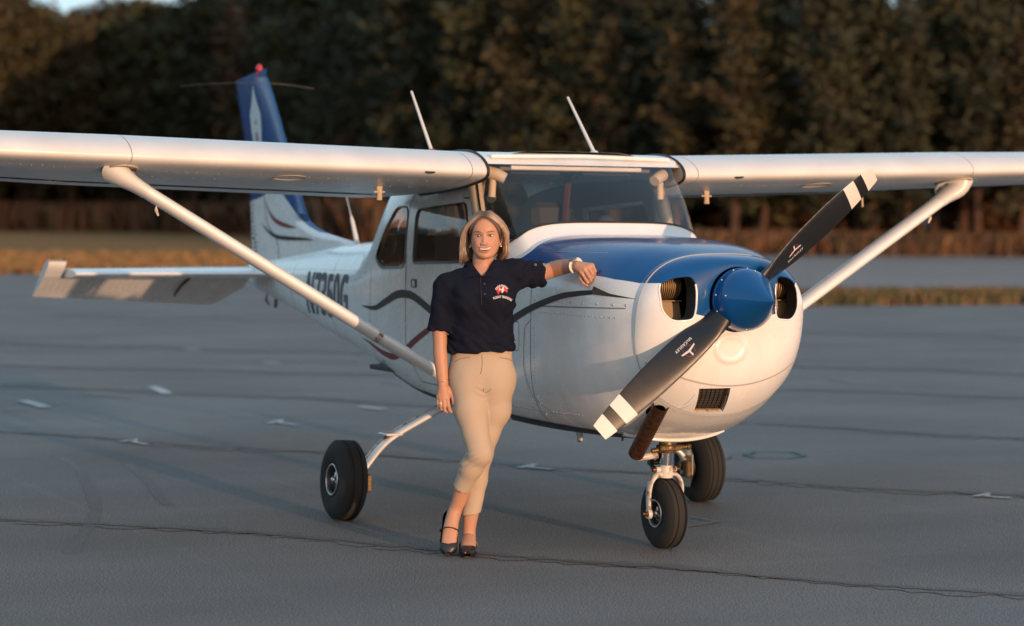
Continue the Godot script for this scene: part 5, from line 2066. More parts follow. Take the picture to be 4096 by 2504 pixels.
	for side: float in [1.0, -1.0]:
		tube(fork, smooth_path([Vector3(0.187, 0.374, 0.028), Vector3(0.187, 0.375, 0.028 + 0.05 * side), Vector3(0.186, 0.335, 0.028 + 0.086 * side), Vector3(0.182, 0.26, 0.028 + 0.094 * side), axle + Vector3(0, 0.0, 0.088 * side)], 20), smooth_path([Vector2(0.026, 0.014), Vector2(0.026, 0.014), Vector2(0.026, 0.012), Vector2(0.022, 0.011), Vector2(0.02, 0.010)], 20), 14, Vector3(0, 0.3, side))
		var e := axle + Vector3(0, 0, 0.088 * side)
		lathe(fork, [Vector2(0.0, 0.012), Vector2(0.024, 0.012), Vector2(0.026, 0.008), Vector2(0.026, -0.008), Vector2(0.0, -0.012)], 20, along(e, Vector3(0, 0, side)))
	part("nose_fork", fork, M.worn_white, A)
	var ax := MB.new()
	rod(ax, axle + Vector3(0, 0, -0.125), axle + Vector3(0, 0, 0.125), 0.009, 10)
	for side: float in [1.0, -1.0]:
		lathe(ax, [Vector2(0.0, 0.012), Vector2(0.013, 0.012), Vector2(0.013, 0.0), Vector2(0.0, 0.0)], 6, along(axle + Vector3(0, 0, 0.10 * side), Vector3(0, 0, side)))
	part("nose_axle", ax, M.exhaust, A)
	var tl := MB.new()
	tube(tl, [Vector3(0.15, 0.492, 0.045), Vector3(0.085, 0.45, 0.05), Vector3(0.07, 0.425, 0.05)], [0.014, 0.012, 0.014], 8)
	tube(tl, [Vector3(0.07, 0.425, 0.05), Vector3(0.11, 0.405, 0.06), Vector3(0.18, 0.402, 0.075)], [0.014, 0.012, 0.014], 8)
	tube(tl, [Vector3(0.15, 0.492, 0.010), Vector3(0.085, 0.45, 0.010), Vector3(0.07, 0.425, 0.010)], [0.012, 0.010, 0.012], 8)
	rod(tl, Vector3(0.07, 0.425, 0.0), Vector3(0.07, 0.425, 0.065), 0.012)
	part("torque_link", tl, M.dark_metal, A)
	var sd := MB.new()
	rod(sd, Vector3(0.16, 0.475, 0.06), Vector3(0.13, 0.46, 0.16), 0.019, 14)
	part("shimmy_damper", sd, M.worn_white, A)
	for q in [[-0.028, 1], [0.085, 1]]:
		var bolt := MB.new()
		lathe(bolt, [Vector2(0.0, 0.02), Vector2(0.012, 0.02), Vector2(0.013, 0.0), Vector2(0.0, 0.0)], 6, along(Vector3(0.189, 0.402, q[0]), Vector3(0, 0, signf(q[0]))))
		part("fork_bolt", bolt, M.exhaust, A)
	# exhaust stack
	var ex := MB.new()
	var tipc := Vector3(0.305, 0.50, 0.262)
	var root := Vector3(0.64, 0.775, 0.305)
	tube(ex, [root, root.lerp(tipc, 0.5), tipc], [0.0405, 0.0405, 0.0405], 28, Vector3.UP, false)
	tube(ex, [tipc, root.lerp(tipc, 0.8), root.lerp(tipc, 0.6)], [0.037, 0.037, 0.037], 28, Vector3.UP, false)
	var X := part("exhaust_pipe", ex, M.exhaust, A)
	var soot := MB.new()
	lathe(soot, [Vector2(0.0, 0.0), Vector2(0.037, 0.0)], 24, along(tipc.lerp(root, 0.25), tipc - root))
	part("pipe_bore", soot, M.inside, X)
	var hole := MB.new()
	box(hole, Vector3(0.2, 0.012, 0.22), Transform3D(Basis(Vector3(0, 0, 1), 0.35), Vector3(0.54, 0.80, 0.27)), 0.003)
	part("exhaust_recess", hole, M.inside, A)
	# lip of the cooling-air exit under the cowling
	var lip := MB.new()
	var lp := []
	for i in 25:
		var z := lerpf(-0.24, 0.30, i / 24.0)
		lp.append(Vector3(0.30 - 0.9 * pow(z - 0.03, 2.0), 0.563 + 0.75 * pow(z - 0.03, 2.0) * 0.6, z))
	tube(lip, lp, range(25).map(func(_i): return Vector2(0.05, 0.014)), 10, Vector3.UP)
	part("cowl_exit_lip", lip, M.white, A)

func build_livery(A: Node3D) -> void:
	var N := func(u: float, v: float, side: float) -> Vector3: return hull(NOSE, u, v, side)
	for side: float in [1.0, -1.0]:
		var SN := func(u: float, v: float) -> Vector3: return hull(NOSE, u, v, side)
		var ST := func(u: float, v: float) -> Vector3: return hull(TAIL, u, v, side)
		# dark swoosh from the rear of the cabin over the door to the nose, ending in a barbed arrow
		var rear_line := [Vector2(-2.83, 1.128), Vector2(-2.70, 1.122), Vector2(-2.5, 1.126), Vector2(-2.28, 1.172), Vector2(-2.10, 1.213), Vector2(-1.96, 1.226), Vector2(-1.80, 1.216), Vector2(-1.55, 1.15), Vector2(-1.25, 1.06), Vector2(-1.0, 1.03), Vector2(-0.75, 1.06)]
		var rear_w := [0.0, 0.016, 0.03, 0.042, 0.046, 0.046, 0.044, 0.044, 0.044, 0.044, 0.044]
		swoosh(A, "dark_swoosh", ST, TAIL, rear_line, rear_w, M.stripe_dark)
		var front_line := [Vector2(-0.75, 1.06), Vector2(-0.52, 1.128), Vector2(-0.28, 1.206), Vector2(0.02, 1.274), Vector2(0.2, 1.296), Vector2(0.36, 1.308)]
		swoosh(A, "dark_swoosh", SN, NOSE, front_line, [0.04, 0.04, 0.034, 0.03, 0.026, 0.022], M.stripe_dark)
		var barb := PackedVector2Array()
		for p in dense([Vector2(0.345, 1.299), Vector2(0.36, 1.338), Vector2(0.50, 1.306), Vector2(0.685, 1.285), Vector2(0.52, 1.292)], 0.04):
			barb.append(p)
		var bb := MB.new()
		patch(bb, barb, 0.06, func(q: Vector2) -> Array:
			var p := hull(NOSE, q.x, theta(NOSE, q.x, q.y), side)
			return [p + Vector3(0, 0, 0.003 * side), Vector3(0, 0.25, side).normalized()])
		part("swoosh_barb", bb, M.stripe_dark, A)
		# dark red swoosh along the lower door
		var red := [Vector2(-2.92, 0.925), Vector2(-2.70, 0.905), Vector2(-2.5, 0.872), Vector2(-2.30, 0.853), Vector2(-2.15, 0.853), Vector2(-1.95, 0.895), Vector2(-1.8, 0.955), Vector2(-1.62, 1.02), Vector2(-1.3, 1.13), Vector2(-0.9, 1.25), Vector2(-0.75, 1.285)]
		swoosh(A, "red_swoosh", ST, TAIL, red, [0.0, 0.014, 0.028, 0.036, 0.04, 0.04, 0.038, 0.034, 0.03, 0.024, 0.02], M.stripe_red)
		swoosh(A, "red_swoosh", SN, NOSE, [Vector2(-0.75, 1.285), Vector2(-0.4, 1.32), Vector2(-0.23, 1.332), Vector2(-0.1, 1.337)], [0.02, 0.02, 0.014, 0.0], M.stripe_red)
		# dark blue belly paint
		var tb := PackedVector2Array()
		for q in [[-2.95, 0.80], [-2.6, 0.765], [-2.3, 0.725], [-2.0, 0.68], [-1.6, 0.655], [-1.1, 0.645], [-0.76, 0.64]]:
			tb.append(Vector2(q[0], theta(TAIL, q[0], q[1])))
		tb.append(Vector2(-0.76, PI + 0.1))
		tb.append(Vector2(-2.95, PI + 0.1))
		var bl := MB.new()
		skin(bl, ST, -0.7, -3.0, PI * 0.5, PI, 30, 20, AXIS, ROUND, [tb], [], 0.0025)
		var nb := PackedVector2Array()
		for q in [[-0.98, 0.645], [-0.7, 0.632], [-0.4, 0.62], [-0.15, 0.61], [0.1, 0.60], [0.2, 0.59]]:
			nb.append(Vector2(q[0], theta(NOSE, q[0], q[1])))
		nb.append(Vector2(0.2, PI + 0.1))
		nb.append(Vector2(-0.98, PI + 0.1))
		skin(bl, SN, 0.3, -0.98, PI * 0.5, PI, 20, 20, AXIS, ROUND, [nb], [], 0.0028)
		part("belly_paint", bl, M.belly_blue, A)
		# registration
		var rg := MB.new()
		letters(rg, "N7350G", 0.29, func(q: Vector2) -> Array:
			var f := -3.72 + q.x * side
			var y := 1.163 + q.y
			return [hull(TAIL, f, theta(TAIL, f, y), side) + Vector3(-0.0008, 0, 0.004 * side), Vector3(-0.1, 0.1, side).normalized()], 1.6, 0.8)
		part("registration", rg, M.reg, A)
	# faint script on top of the nose
	# rivets and screws along the cowling
	var sc := MB.new()
	for side: float in [1.0, -1.0]:
		for i in 8:
			var f := lerpf(0.66, -0.24, i / 7.0)
			ball(sc, hull(NOSE, minf(f, 0.62), theta(NOSE, minf(f, 0.62), 1.252), side), Vector3(0.007, 0.007, 0.0035), 8, 5)
	var S0 := part("cowl_screws", sc, M.alu, A)
	S0.set_meta("kind", "stuff")
	var rv := MB.new()
	for side: float in [1.0, -1.0]:
		for i in 22:
			ball(rv, hull(NOSE, lerpf(0.55, -0.2, i / 21.0), theta(NOSE, lerpf(0.55, -0.2, i / 21.0), 1.19), side), Vector3(0.0048, 0.0048, 0.0028), 6, 4)
		for i in 30:
			var y := lerpf(1.2, 0.66, i / 29.0)
			ball(rv, hull(NOSE, -0.34, theta(NOSE, -0.34, y), side), Vector3(0.0048, 0.0048, 0.0028), 6, 4)
			ball(rv, hull(NOSE, -0.245, theta(NOSE, -0.245, y), side), Vector3(0.0048, 0.0048, 0.0028), 6, 4)
		for i in 26:
			var f := lerpf(0.1, -0.7, i / 25.0)
			ball(rv, hull(NOSE, f, theta(NOSE, f, 0.68), side), Vector3(0.0048, 0.0048, 0.0028), 6, 4)
			ball(rv, hull(NOSE, lerpf(0.3, -0.28, i / 25.0), theta(NOSE, lerpf(0.3, -0.28, i / 25.0), 1.50), side), Vector3(0.003, 0.002, 0.003), 6, 4)
		for i in 40:
			var f := lerpf(-2.7, -5.0, i / 39.0)
			ball(rv, hull(TAIL, f, theta(TAIL, f, lerpf(1.34, 1.30, i / 39.0)), side), Vector3(0.0048, 0.0048, 0.0028), 6, 4)
	part("rivets", rv, M.alu, A).set_meta("kind", "stuff")

func swoosh(A: Node3D, called: String, S: Callable, tb: Array, pts: Array, widths: Array, m: Material) -> void:
	var n := pts.size() * 8
	var line := smooth_path(pts, n)
	var ww: Array = smooth_path(widths, n)
	var b := MB.new()
	for i in n + 1:
		var h := maxf(float(ww[i]), 0.0) * 0.5
		var tg: Vector2 = (line[mini(i + 1, n)] - line[maxi(i - 1, 0)]).normalized()
		var nr := Vector2(-tg.y, tg.x) * h
		for s in [1.0, -1.0]:
			var q: Vector2 = line[i] + nr * s
			var p: Vector3 = S.call(q.x, theta(tb, q.x, q.y))
			var o := Vector3(0, 0.0, signf(p.z))
			b.add(p + o * 0.003, o)
	for i in n:
		b.quad(i * 2, i * 2 + 1, i * 2 + 3, i * 2 + 2)
	part(called, b, m, A)

func build_small_fittings(A: Node3D) -> void:
	for q in [[Vector3(-2.12, 2.06, 0.34), Vector3(-2.43, 2.42, 0.34)], [Vector3(-1.28, 2.045, -0.30), Vector3(-1.62, 2.37, -0.30)]]:
		var a := MB.new()
		rod(a, q[0], q[1], 0.0105, 10, 0.007)
		var N0 := part("antenna_rod", a, M.antenna, A)
		var base := MB.new()
		ball(base, q[0] + Vector3(0, -0.005, 0), Vector3(0.04, 0.018, 0.02), 12, 6)
		part("antenna_foot", base, M.red_lens if q[0].z > 0 else M.white, N0)
	var w := MB.new()
	tube(w, [Vector3(-3.98, 1.49, 0.07), Vector3(-4.07, 1.64, 0.07), Vector3(-4.09, 1.67, 0.07)], [0.017, 0.013, 0.008], 10)
	rod(w, Vector3(-4.09, 1.67, 0.07), Vector3(-4.2, 1.83, 0.07), 0.005, 6)
	part("antenna_whip", w, M.antenna, A)
	# door handle
	for side: float in [1.0, -1.0]:
		var h := MB.new()
		var p := hull(TAIL, -1.79, theta(TAIL, -1.79, 1.292), side)
		box(h, Vector3(0.075, 0.05, 0.012), Transform3D(Basis(), p + Vector3(0, 0, 0.002 * side)), 0.005)
		part("door_handle", h, M.dark_metal, A)
		var h2 := MB.new()
		box(h2, Vector3(0.03, 0.034, 0.012), Transform3D(Basis(), p + Vector3(0.012, -0.004, 0.010 * side)), 0.004)
		part("door_handle_grip", h2, M.alu, A)
	# thermometer through the door-post fairing, belly mast under the cabin
	var tm := MB.new()
	rod(tm, Vector3(-0.915, 1.775, 0.51), Vector3(-1.06, 1.775, 0.60), 0.0045, 8)
	lathe(tm, [Vector2(0, 0.006), Vector2(0.026, 0.006), Vector2(0.03, 0.0), Vector2(0.0, 0.0)], 20, along(Vector3(-0.905, 1.775, 0.512), Vector3(0.55, 0, 0.6)))
	part("air_thermometer", tm, M.dark_metal, A)
	var ms := MB.new()
	tube(ms, [Vector3(-0.62, 0.585, 0.12), Vector3(-0.60, 0.53, 0.12), Vector3(-0.59, 0.475, 0.12)], [Vector2(0.045, 0.016), Vector2(0.036, 0.014), Vector2(0.022, 0.010)], 14, Vector3(0, 0, 1))
	part("belly_mast", ms, M.worn_white, A)
	var dr := MB.new()
	rod(dr, Vector3(0.05, 0.57, 0.2), Vector3(0.04, 0.54, 0.2), 0.006)
	part("belly_drain", dr, M.dark_metal, A)

# ---------- the woman ----------
# Local axes: x to the right of the picture, y up, z towards the photographer.
func smin(a: float, b: float, k: float) -> float:
	var h := maxf(k - absf(a - b), 0.0) / k
	return minf(a, b) - h * h * k * 0.25

func cone(p: Vector3, a: Vector3, b: Vector3, ra: float, rb: float) -> float:
	var ab := b - a
	var t := clampf((p - a).dot(ab) / ab.length_squared(), 0.0, 1.0)
	return p.distance_to(a + ab * t) - lerpf(ra, rb, t)

func nets(b: MB, field: Callable, lo: Vector3, hi: Vector3, cell: float) -> void:
	var nx := int(ceil((hi.x - lo.x) / cell)) + 1
	var ny := int(ceil((hi.y - lo.y) / cell)) + 1
	var nz := int(ceil((hi.z - lo.z) / cell)) + 1
	var F := PackedFloat32Array()
	F.resize(nx * ny * nz)
	var sx := ny * nz
	# coarse pass first: blocks far from the surface keep the coarse value
	var step := 4
	for i in range(0, nx, step):
		for j in range(0, ny, step):
			for k in range(0, nz, step):
				var mid := lo + Vector3(i + 1.5, j + 1.5, k + 1.5) * cell
				var d: float = field.call(mid)
				var near := absf(d) < cell * 6.5
				for i2 in range(i, mini(i + step, nx)):
					for j2 in range(j, mini(j + step, ny)):
						for k2 in range(k, mini(k + step, nz)):
							F[i2 * sx + j2 * nz + k2] = field.call(lo + Vector3(i2, j2, k2) * cell) if near else d
	var at := {}
	var corner := [0, 1, nz, nz + 1, sx, sx + 1, sx + nz, sx + nz + 1]
	var offs := [Vector3(0, 0, 0), Vector3(0, 0, 1), Vector3(0, 1, 0), Vector3(0, 1, 1), Vector3(1, 0, 0), Vector3(1, 0, 1), Vector3(1, 1, 0), Vector3(1, 1, 1)]
	var edges := [[0, 1], [2, 3], [4, 5], [6, 7], [0, 2], [1, 3], [4, 6], [5, 7], [0, 4], [1, 5], [2, 6], [3, 7]]
	for i in nx - 1:
		for j in ny - 1:
			for k in nz - 1:
				var o := i * sx + j * nz + k
				var neg := 0
				for c in 8:
					if F[o + corner[c]] < 0.0:
						neg += 1
				if neg == 0 or neg == 8:
					continue
				var sum := Vector3.ZERO
				var cnt := 0
				for e in edges:
					var fa := F[o + corner[e[0]]]
					var fb := F[o + corner[e[1]]]
					if (fa < 0.0) != (fb < 0.0):
						sum += (offs[e[0]] as Vector3).lerp(offs[e[1]], fa / (fa - fb))
						cnt += 1
				var p := lo + (Vector3(i, j, k) + sum / cnt) * cell
				var q := cell * 0.6
				var g := Vector3(field.call(p + Vector3(q, 0, 0)) - field.call(p - Vector3(q, 0, 0)), field.call(p + Vector3(0, q, 0)) - field.call(p - Vector3(0, q, 0)), field.call(p + Vector3(0, 0, q)) - field.call(p - Vector3(0, 0, q)))
				at[o] = b.add(p, g.normalized())
	for i in range(1, nx - 1):
		for j in range(1, ny - 1):
			for k in range(1, nz - 1):
				var o := i * sx + j * nz + k
				var s0 := F[o] < 0.0
				if s0 != (F[o + sx] < 0.0):
					join(b, at, o, o - nz, o - nz - 1, o - 1)
				if s0 != (F[o + nz] < 0.0):
					join(b, at, o, o - sx, o - sx - 1, o - 1)
				if s0 != (F[o + 1] < 0.0):
					join(b, at, o, o - sx, o - sx - nz, o - nz)

func join(b: MB, at: Dictionary, p: int, q: int, r: int, s: int) -> void:
	if at.has(p) and at.has(q) and at.has(r) and at.has(s):
		b.quad(at[p], at[q], at[r], at[s])

var folds: FastNoiseLite

func shirt_field(p: Vector3) -> float:
	# trunk: a stack of ellipses
	var y := p.y
	var c := lut(1, TRUNK, y, 1)
	var rx := lut(1, TRUNK, y, 2)
	var rz := lut(1, TRUNK, y, 3)
	var zc := lut(1, TRUNK, y, 4)
	var qx := (p.x - c) / rx
	var qz := (p.z - zc) / rz
	var m := pow(pow(absf(qx), 2.5) + pow(absf(qz), 2.5), 0.4)
	var d := (m - 1.0) * minf(rx, rz) * 0.9
	# bust
	d = smin(d, p.distance_to(Vector3(0.045, 1.265, 0.045)) - 0.07, 0.07)
	d = smin(d, p.distance_to(Vector3(0.175, 1.27, 0.045)) - 0.07, 0.07)
	d = maxf(d, y - 1.452)
	d = maxf(d, 1.008 + 0.006 * sin((p.x - 0.1) * 16.0) + 0.012 * (p.x - 0.1) - y)
	# sleeves, cut square at the cuffs
	var a := Vector3(-0.096, 1.112, 0.012)
	var s1 := cone(p, Vector3(0.0, 1.368, -0.02), Vector3(-0.058, 1.328, -0.008), 0.048, 0.060)
	s1 = smin(s1, cone(p, Vector3(-0.058, 1.328, -0.008), Vector3(-0.097, 1.08, 0.014), 0.060, 0.061), 0.03)
	s1 = maxf(s1, (a - p).dot(Vector3(0.05, 1.0, 0.0)))
	var e := Vector3(0.412, 1.394, -0.10)
	var s2 := cone(p, Vector3(0.19, 1.402, -0.025), Vector3(0.275, 1.398, -0.04), 0.056, 0.067)
	s2 = smin(s2, cone(p, Vector3(0.275, 1.398, -0.04), Vector3(0.44, 1.392, -0.112), 0.066, 0.064), 0.03)
	s2 = maxf(s2, (p - e).dot(Vector3(0.95, 0.09, -0.30)))
	var k := smin(s1, s2, 0.01)
	d = smin(d, k, 0.035)
	# folds: drawn from the raised armpit, and slanting over the belly
	var w := folds.get_noise_3d(p.x * 90.0 + p.y * 60.0, p.y * 55.0 - p.x * 25.0, p.z * 40.0)
	d += w * 0.011 * smoothstep(1.42, 1.33, y)
	var arm := clampf((p.x - 0.22) / 0.1, 0.0, 1.0)
	d += 0.0045 * arm * sin((p.x * 0.75 - p.y * 0.65) * 150.0 + w * 3.0)
	d += 0.004 * smoothstep(1.24, 1.05, y) * sin((p.x * 0.55 + p.y) * 95.0 + w * 5.0)
	# open neck
	var v := maxf(absf(p.x - 0.118 - (y - 1.38) * -0.05) - maxf(y - 1.378, 0.0) * 0.75, -0.06 - p.z)
	if y > 1.376:
		d = maxf(d, -v)
	return d

const TRUNK := [[0.95, 0.113, 0.160, 0.112, -0.03], [1.0, 0.113, 0.163, 0.115, -0.03], [1.06, 0.113, 0.166, 0.12, -0.03], [1.15, 0.112, 0.162, 0.112, -0.03], [1.25, 0.11, 0.165, 0.112, -0.025], [1.32, 0.108, 0.168, 0.108, -0.025], [1.36, 0.110, 0.150, 0.098, -0.028], [1.39, 0.114, 0.122, 0.085, -0.03], [1.42, 0.117, 0.090, 0.072, -0.032], [1.46, 0.116, 0.066, 0.066, -0.032], [1.5, 0.117, 0.058, 0.06, -0.03]]

const HIPS := [[0.68, 0.02, 0.02], [0.73, 0.075, 0.05], [0.79, 0.122, 0.088], [0.85, 0.148, 0.110], [0.9, 0.153, 0.112], [0.96, 0.152, 0.106], [1.05, 0.150, 0.10]]

func trousers_field(p: Vector3) -> float:
	var y := p.y
	var hip := 0.0
	var qx := (p.x - 0.116) / lut(3, HIPS, y, 1)
	var qz := (p.z + 0.035) / lut(3, HIPS, y, 2)
	hip = (pow(pow(absf(qx), 2.3) + pow(absf(qz), 2.3), 1.0 / 2.3) - 1.0) * 0.1
	if y < 0.69:
		hip = 0.2
	hip = maxf(hip, y - 1.03)
	# her right leg, crossed in front
	var r := cone(p, Vector3(0.045, 0.87, -0.025), Vector3(0.067, 0.722, 0.012), 0.087, 0.079)
	r = smin(r, cone(p, Vector3(0.067, 0.722, 0.012), Vector3(0.114, 0.516, 0.070), 0.079, 0.059), 0.03)
	var sh := cone(p, Vector3(0.114, 0.516, 0.070), Vector3(0.072, 0.445, 0.035), 0.058, 0.053)
	sh = smin(sh, cone(p, Vector3(0.072, 0.445, 0.035), Vector3(-0.004, 0.27, -0.045), 0.053, 0.044), 0.03)
	sh = maxf(sh, (Vector3(0.031, 0.325, -0.02) - p).dot(Vector3(0.42, 0.86, 0.30)))
	r = smin(r, sh, 0.022)
	# her left leg, slanting in behind it
	var l := cone(p, Vector3(0.189, 0.87, -0.04), Vector3(0.180, 0.722, -0.045), 0.087, 0.075)
	l = smin(l, cone(p, Vector3(0.180, 0.722, -0.045), Vector3(0.136, 0.600, -0.055), 0.075, 0.064), 0.04)
	l = smin(l, cone(p, Vector3(0.136, 0.600, -0.055), Vector3(0.119, 0.505, -0.06), 0.064, 0.056), 0.04)
	var sl := cone(p, Vector3(0.119, 0.505, -0.06), Vector3(0.096, 0.375, -0.08), 0.055, 0.049)
	sl = smin(sl, cone(p, Vector3(0.096, 0.375, -0.08), Vector3(0.066, 0.16, -0.088), 0.049, 0.045), 0.03)
	sl = maxf(sl, 0.197 - p.y + (p.x - 0.074) * 0.12)
	l = smin(l, sl, 0.03)
	var legs := smin(r, l, 0.004)
	var d := smin(hip, legs, 0.05)
	var w := folds.get_noise_3d(p.x * 70.0, p.y * 45.0, p.z * 50.0)
	d += w * 0.0042
	# creases behind the bent knee and at the crotch
	var kn := smoothstep(0.09, 0.0, absf(p.y - 0.495 - (p.x - 0.1) * 0.4)) * smoothstep(0.14, 0.05, p.x)
	d += 0.004 * kn * sin((p.y - p.x * 0.5) * 190.0)
	var cr := smoothstep(0.07, 0.0, Vector2(p.x - 0.128, (p.y - 0.815) * 0.9).length())
	d += 0.0025 * cr * sin((p.y - absf(p.x - 0.128) * 0.5) * 210.0)
	return d

func hand_field(p: Vector3, H: Array) -> float:
	var d := 1.0
	for q in H[0]:   # palm
		d = smin(d, cone(p, q[0], q[1], q[2], q[3]), 0.012)
	for fg in H[1]:   # fingers stay apart from one another
		var f := 1.0
		for i in fg.size() - 1:
			f = smin(f, cone(p, fg[i][0], fg[i + 1][0], fg[i][1], fg[i + 1][1]), 0.003)
		d = smin(d, f, 0.005)
	return d

# --- head: rows of height above the eyes, half width, front, back ---
const HEAD := [[-0.116, 0.004, 0.058, 0.05], [-0.113, 0.016, 0.072, 0.025], [-0.106, 0.033, 0.0805, 0.002], [-0.095, 0.0460, 0.0845, -0.022], [-0.078, 0.0570, 0.0855, -0.045], [-0.055, 0.0655, 0.0855, -0.068], [-0.03, 0.069, 0.0845, -0.084], [0.0, 0.0702, 0.0835, -0.094], [0.03, 0.0708, 0.087, -0.097], [0.058, 0.066, 0.0805, -0.091], [0.082, 0.053, 0.063, -0.073], [0.098, 0.034, 0.038, -0.047], [0.106, 0.014, 0.014, -0.022], [0.108, 0.002, -0.002, -0.006]]

func bump(x: float, y: float, cx: float, cy: float, sx: float, sy: float) -> float:
	var a := (x - cx) / sx
	var b := (y - cy) / sy
	return exp(-a * a - b * b)

func mouth_edges(x: float) -> Vector2:   # lower and upper edge of the open smile
	var q := clampf(absf(x) / 0.031, 0.0, 1.0)
	var up := -0.0620 + 0.006 * q * q
	var low := -0.0745 + 0.0180 * pow(q, 2.3)
	return Vector2(minf(low, up), up)

func face_z(x: float, y: float, z: float) -> float:   # sculpting of the front
	var ax := absf(x)
	var o := 0.0
	o += 0.0035 * bump(ax, y, 0.024, 0.017, 0.022, 0.007)              # brow
	o -= 0.0105 * bump(ax, y, 0.031, 0.001, 0.0175, 0.0115)            # sockets
	o += 0.004 * bump(ax, y, 0.031, 0.0085, 0.014, 0.0035)             # upper lids
	o += 0.003 * bump(ax, y, 0.031, -0.0085, 0.014, 0.004)             # lower lids
	o += 0.0075 * bump(ax, y, 0.041, -0.034, 0.019, 0.018)             # cheeks lifted by the smile
	# nose
	var t := clampf((0.012 - y) / 0.053, 0.0, 1.0)
	var ridge := (0.003 + 0.0125 * pow(t, 1.3)) * smoothstep(0.024, 0.004, y) * smoothstep(-0.0505, -0.0425, y)
	o += ridge * exp(-pow(x / lerpf(0.0078, 0.0115, t), 2.0))
	o += 0.0085 * bump(ax, y, 0.0135, -0.0400, 0.0052, 0.0060)
	# folds from nose to mouth corners
	var fy := clampf((-0.045 - y) / 0.032, 0.0, 1.0)
	if y < -0.042 and y > -0.08:
		o -= 0.0024 * exp(-pow((ax - lerpf(0.019, 0.0365, fy)) / 0.0035, 2.0))
	o += 0.003 * bump(x, y, 0.0, -0.068, 0.03, 0.016)                   # muzzle
	var m := mouth_edges(x)
	if ax < 0.037:
		o += 0.0042 * exp(-pow((y - m.y - 0.0030) / 0.0036, 2.0)) * smoothstep(0.0365, 0.025, ax)
		o += 0.0052 * exp(-pow((y - m.x + 0.0042) / 0.0042, 2.0)) * smoothstep(0.035, 0.020, ax)
		if y < m.y and y > m.x:
			o -= 0.007 * smoothstep(0.0, 0.0012, minf(m.y - y, y - m.x))
	o -= 0.0025 * bump(x, y, 0.0, -0.086, 0.02, 0.005)
	o += 0.0055 * bump(x, y, 0.0, -0.101, 0.017, 0.010)                 # chin
	return o

func head_point(y: float, a: float) -> Vector3:   # a: 0 front .. PI back
	var w := lut(2, HEAD, y, 1)
	var f := lut(2, HEAD, y, 2)
	var k := lut(2, HEAD, y, 3)
	var mid := (f + k) * 0.5
	var hz := (f - k) * 0.5
	var s := sin(a)
	var c := cos(a)
	var x := w * signf(s) * pow(absf(s), 0.92)
	var z := mid + hz * signf(c) * pow(absf(c), 0.88)
	if c > 0.0:
		z += face_z(x, y, z) * smoothstep(0.05, 0.5, c)
	return Vector3(x, y, z)

func face_colour(p: Vector3) -> Color:
	var skin := Color(0.44, 0.24, 0.16)
	var ax := absf(p.x)
	var col := skin.lerp(Color(0.46, 0.205, 0.14), 0.5 * bump(ax, p.y, 0.042, -0.03, 0.02, 0.016))
	if p.z > 0.03:
		var m := mouth_edges(p.x)
		if ax < 0.038:
			if p.y < m.y and p.y > m.x:
				return Color(0.08, 0.02, 0.02)
			var lip := exp(-pow((p.y - m.y - 0.0028) / 0.0036, 4.0)) + exp(-pow((p.y - m.x + 0.0045) / 0.0052, 4.0))
			col = col.lerp(Color(0.42, 0.155, 0.125), clampf(lip, 0.0, 1.0) * 0.75 * smoothstep(0.0375, 0.0325, ax))
		# eyebrows
		var by := 0.0168 + 0.0042 * sin(clampf((ax - 0.014) / 0.043, 0.0, 1.0) * PI * 0.9)
		var bt := 0.0027 * smoothstep(0.0595, 0.034, ax) * smoothstep(0.010, 0.022, ax)
		if ax > 0.011 and ax < 0.0585:
			col = col.lerp(Color(0.11, 0.06, 0.036), 0.9 * smoothstep(bt + 0.0012, bt - 0.0006, absf(p.y - by)))
		# lash lines and a little shadow colour on the lids
		col = col.lerp(Color(0.36, 0.2, 0.14), 0.4 * bump(ax, p.y, 0.031, 0.007, 0.014, 0.004))
	return col

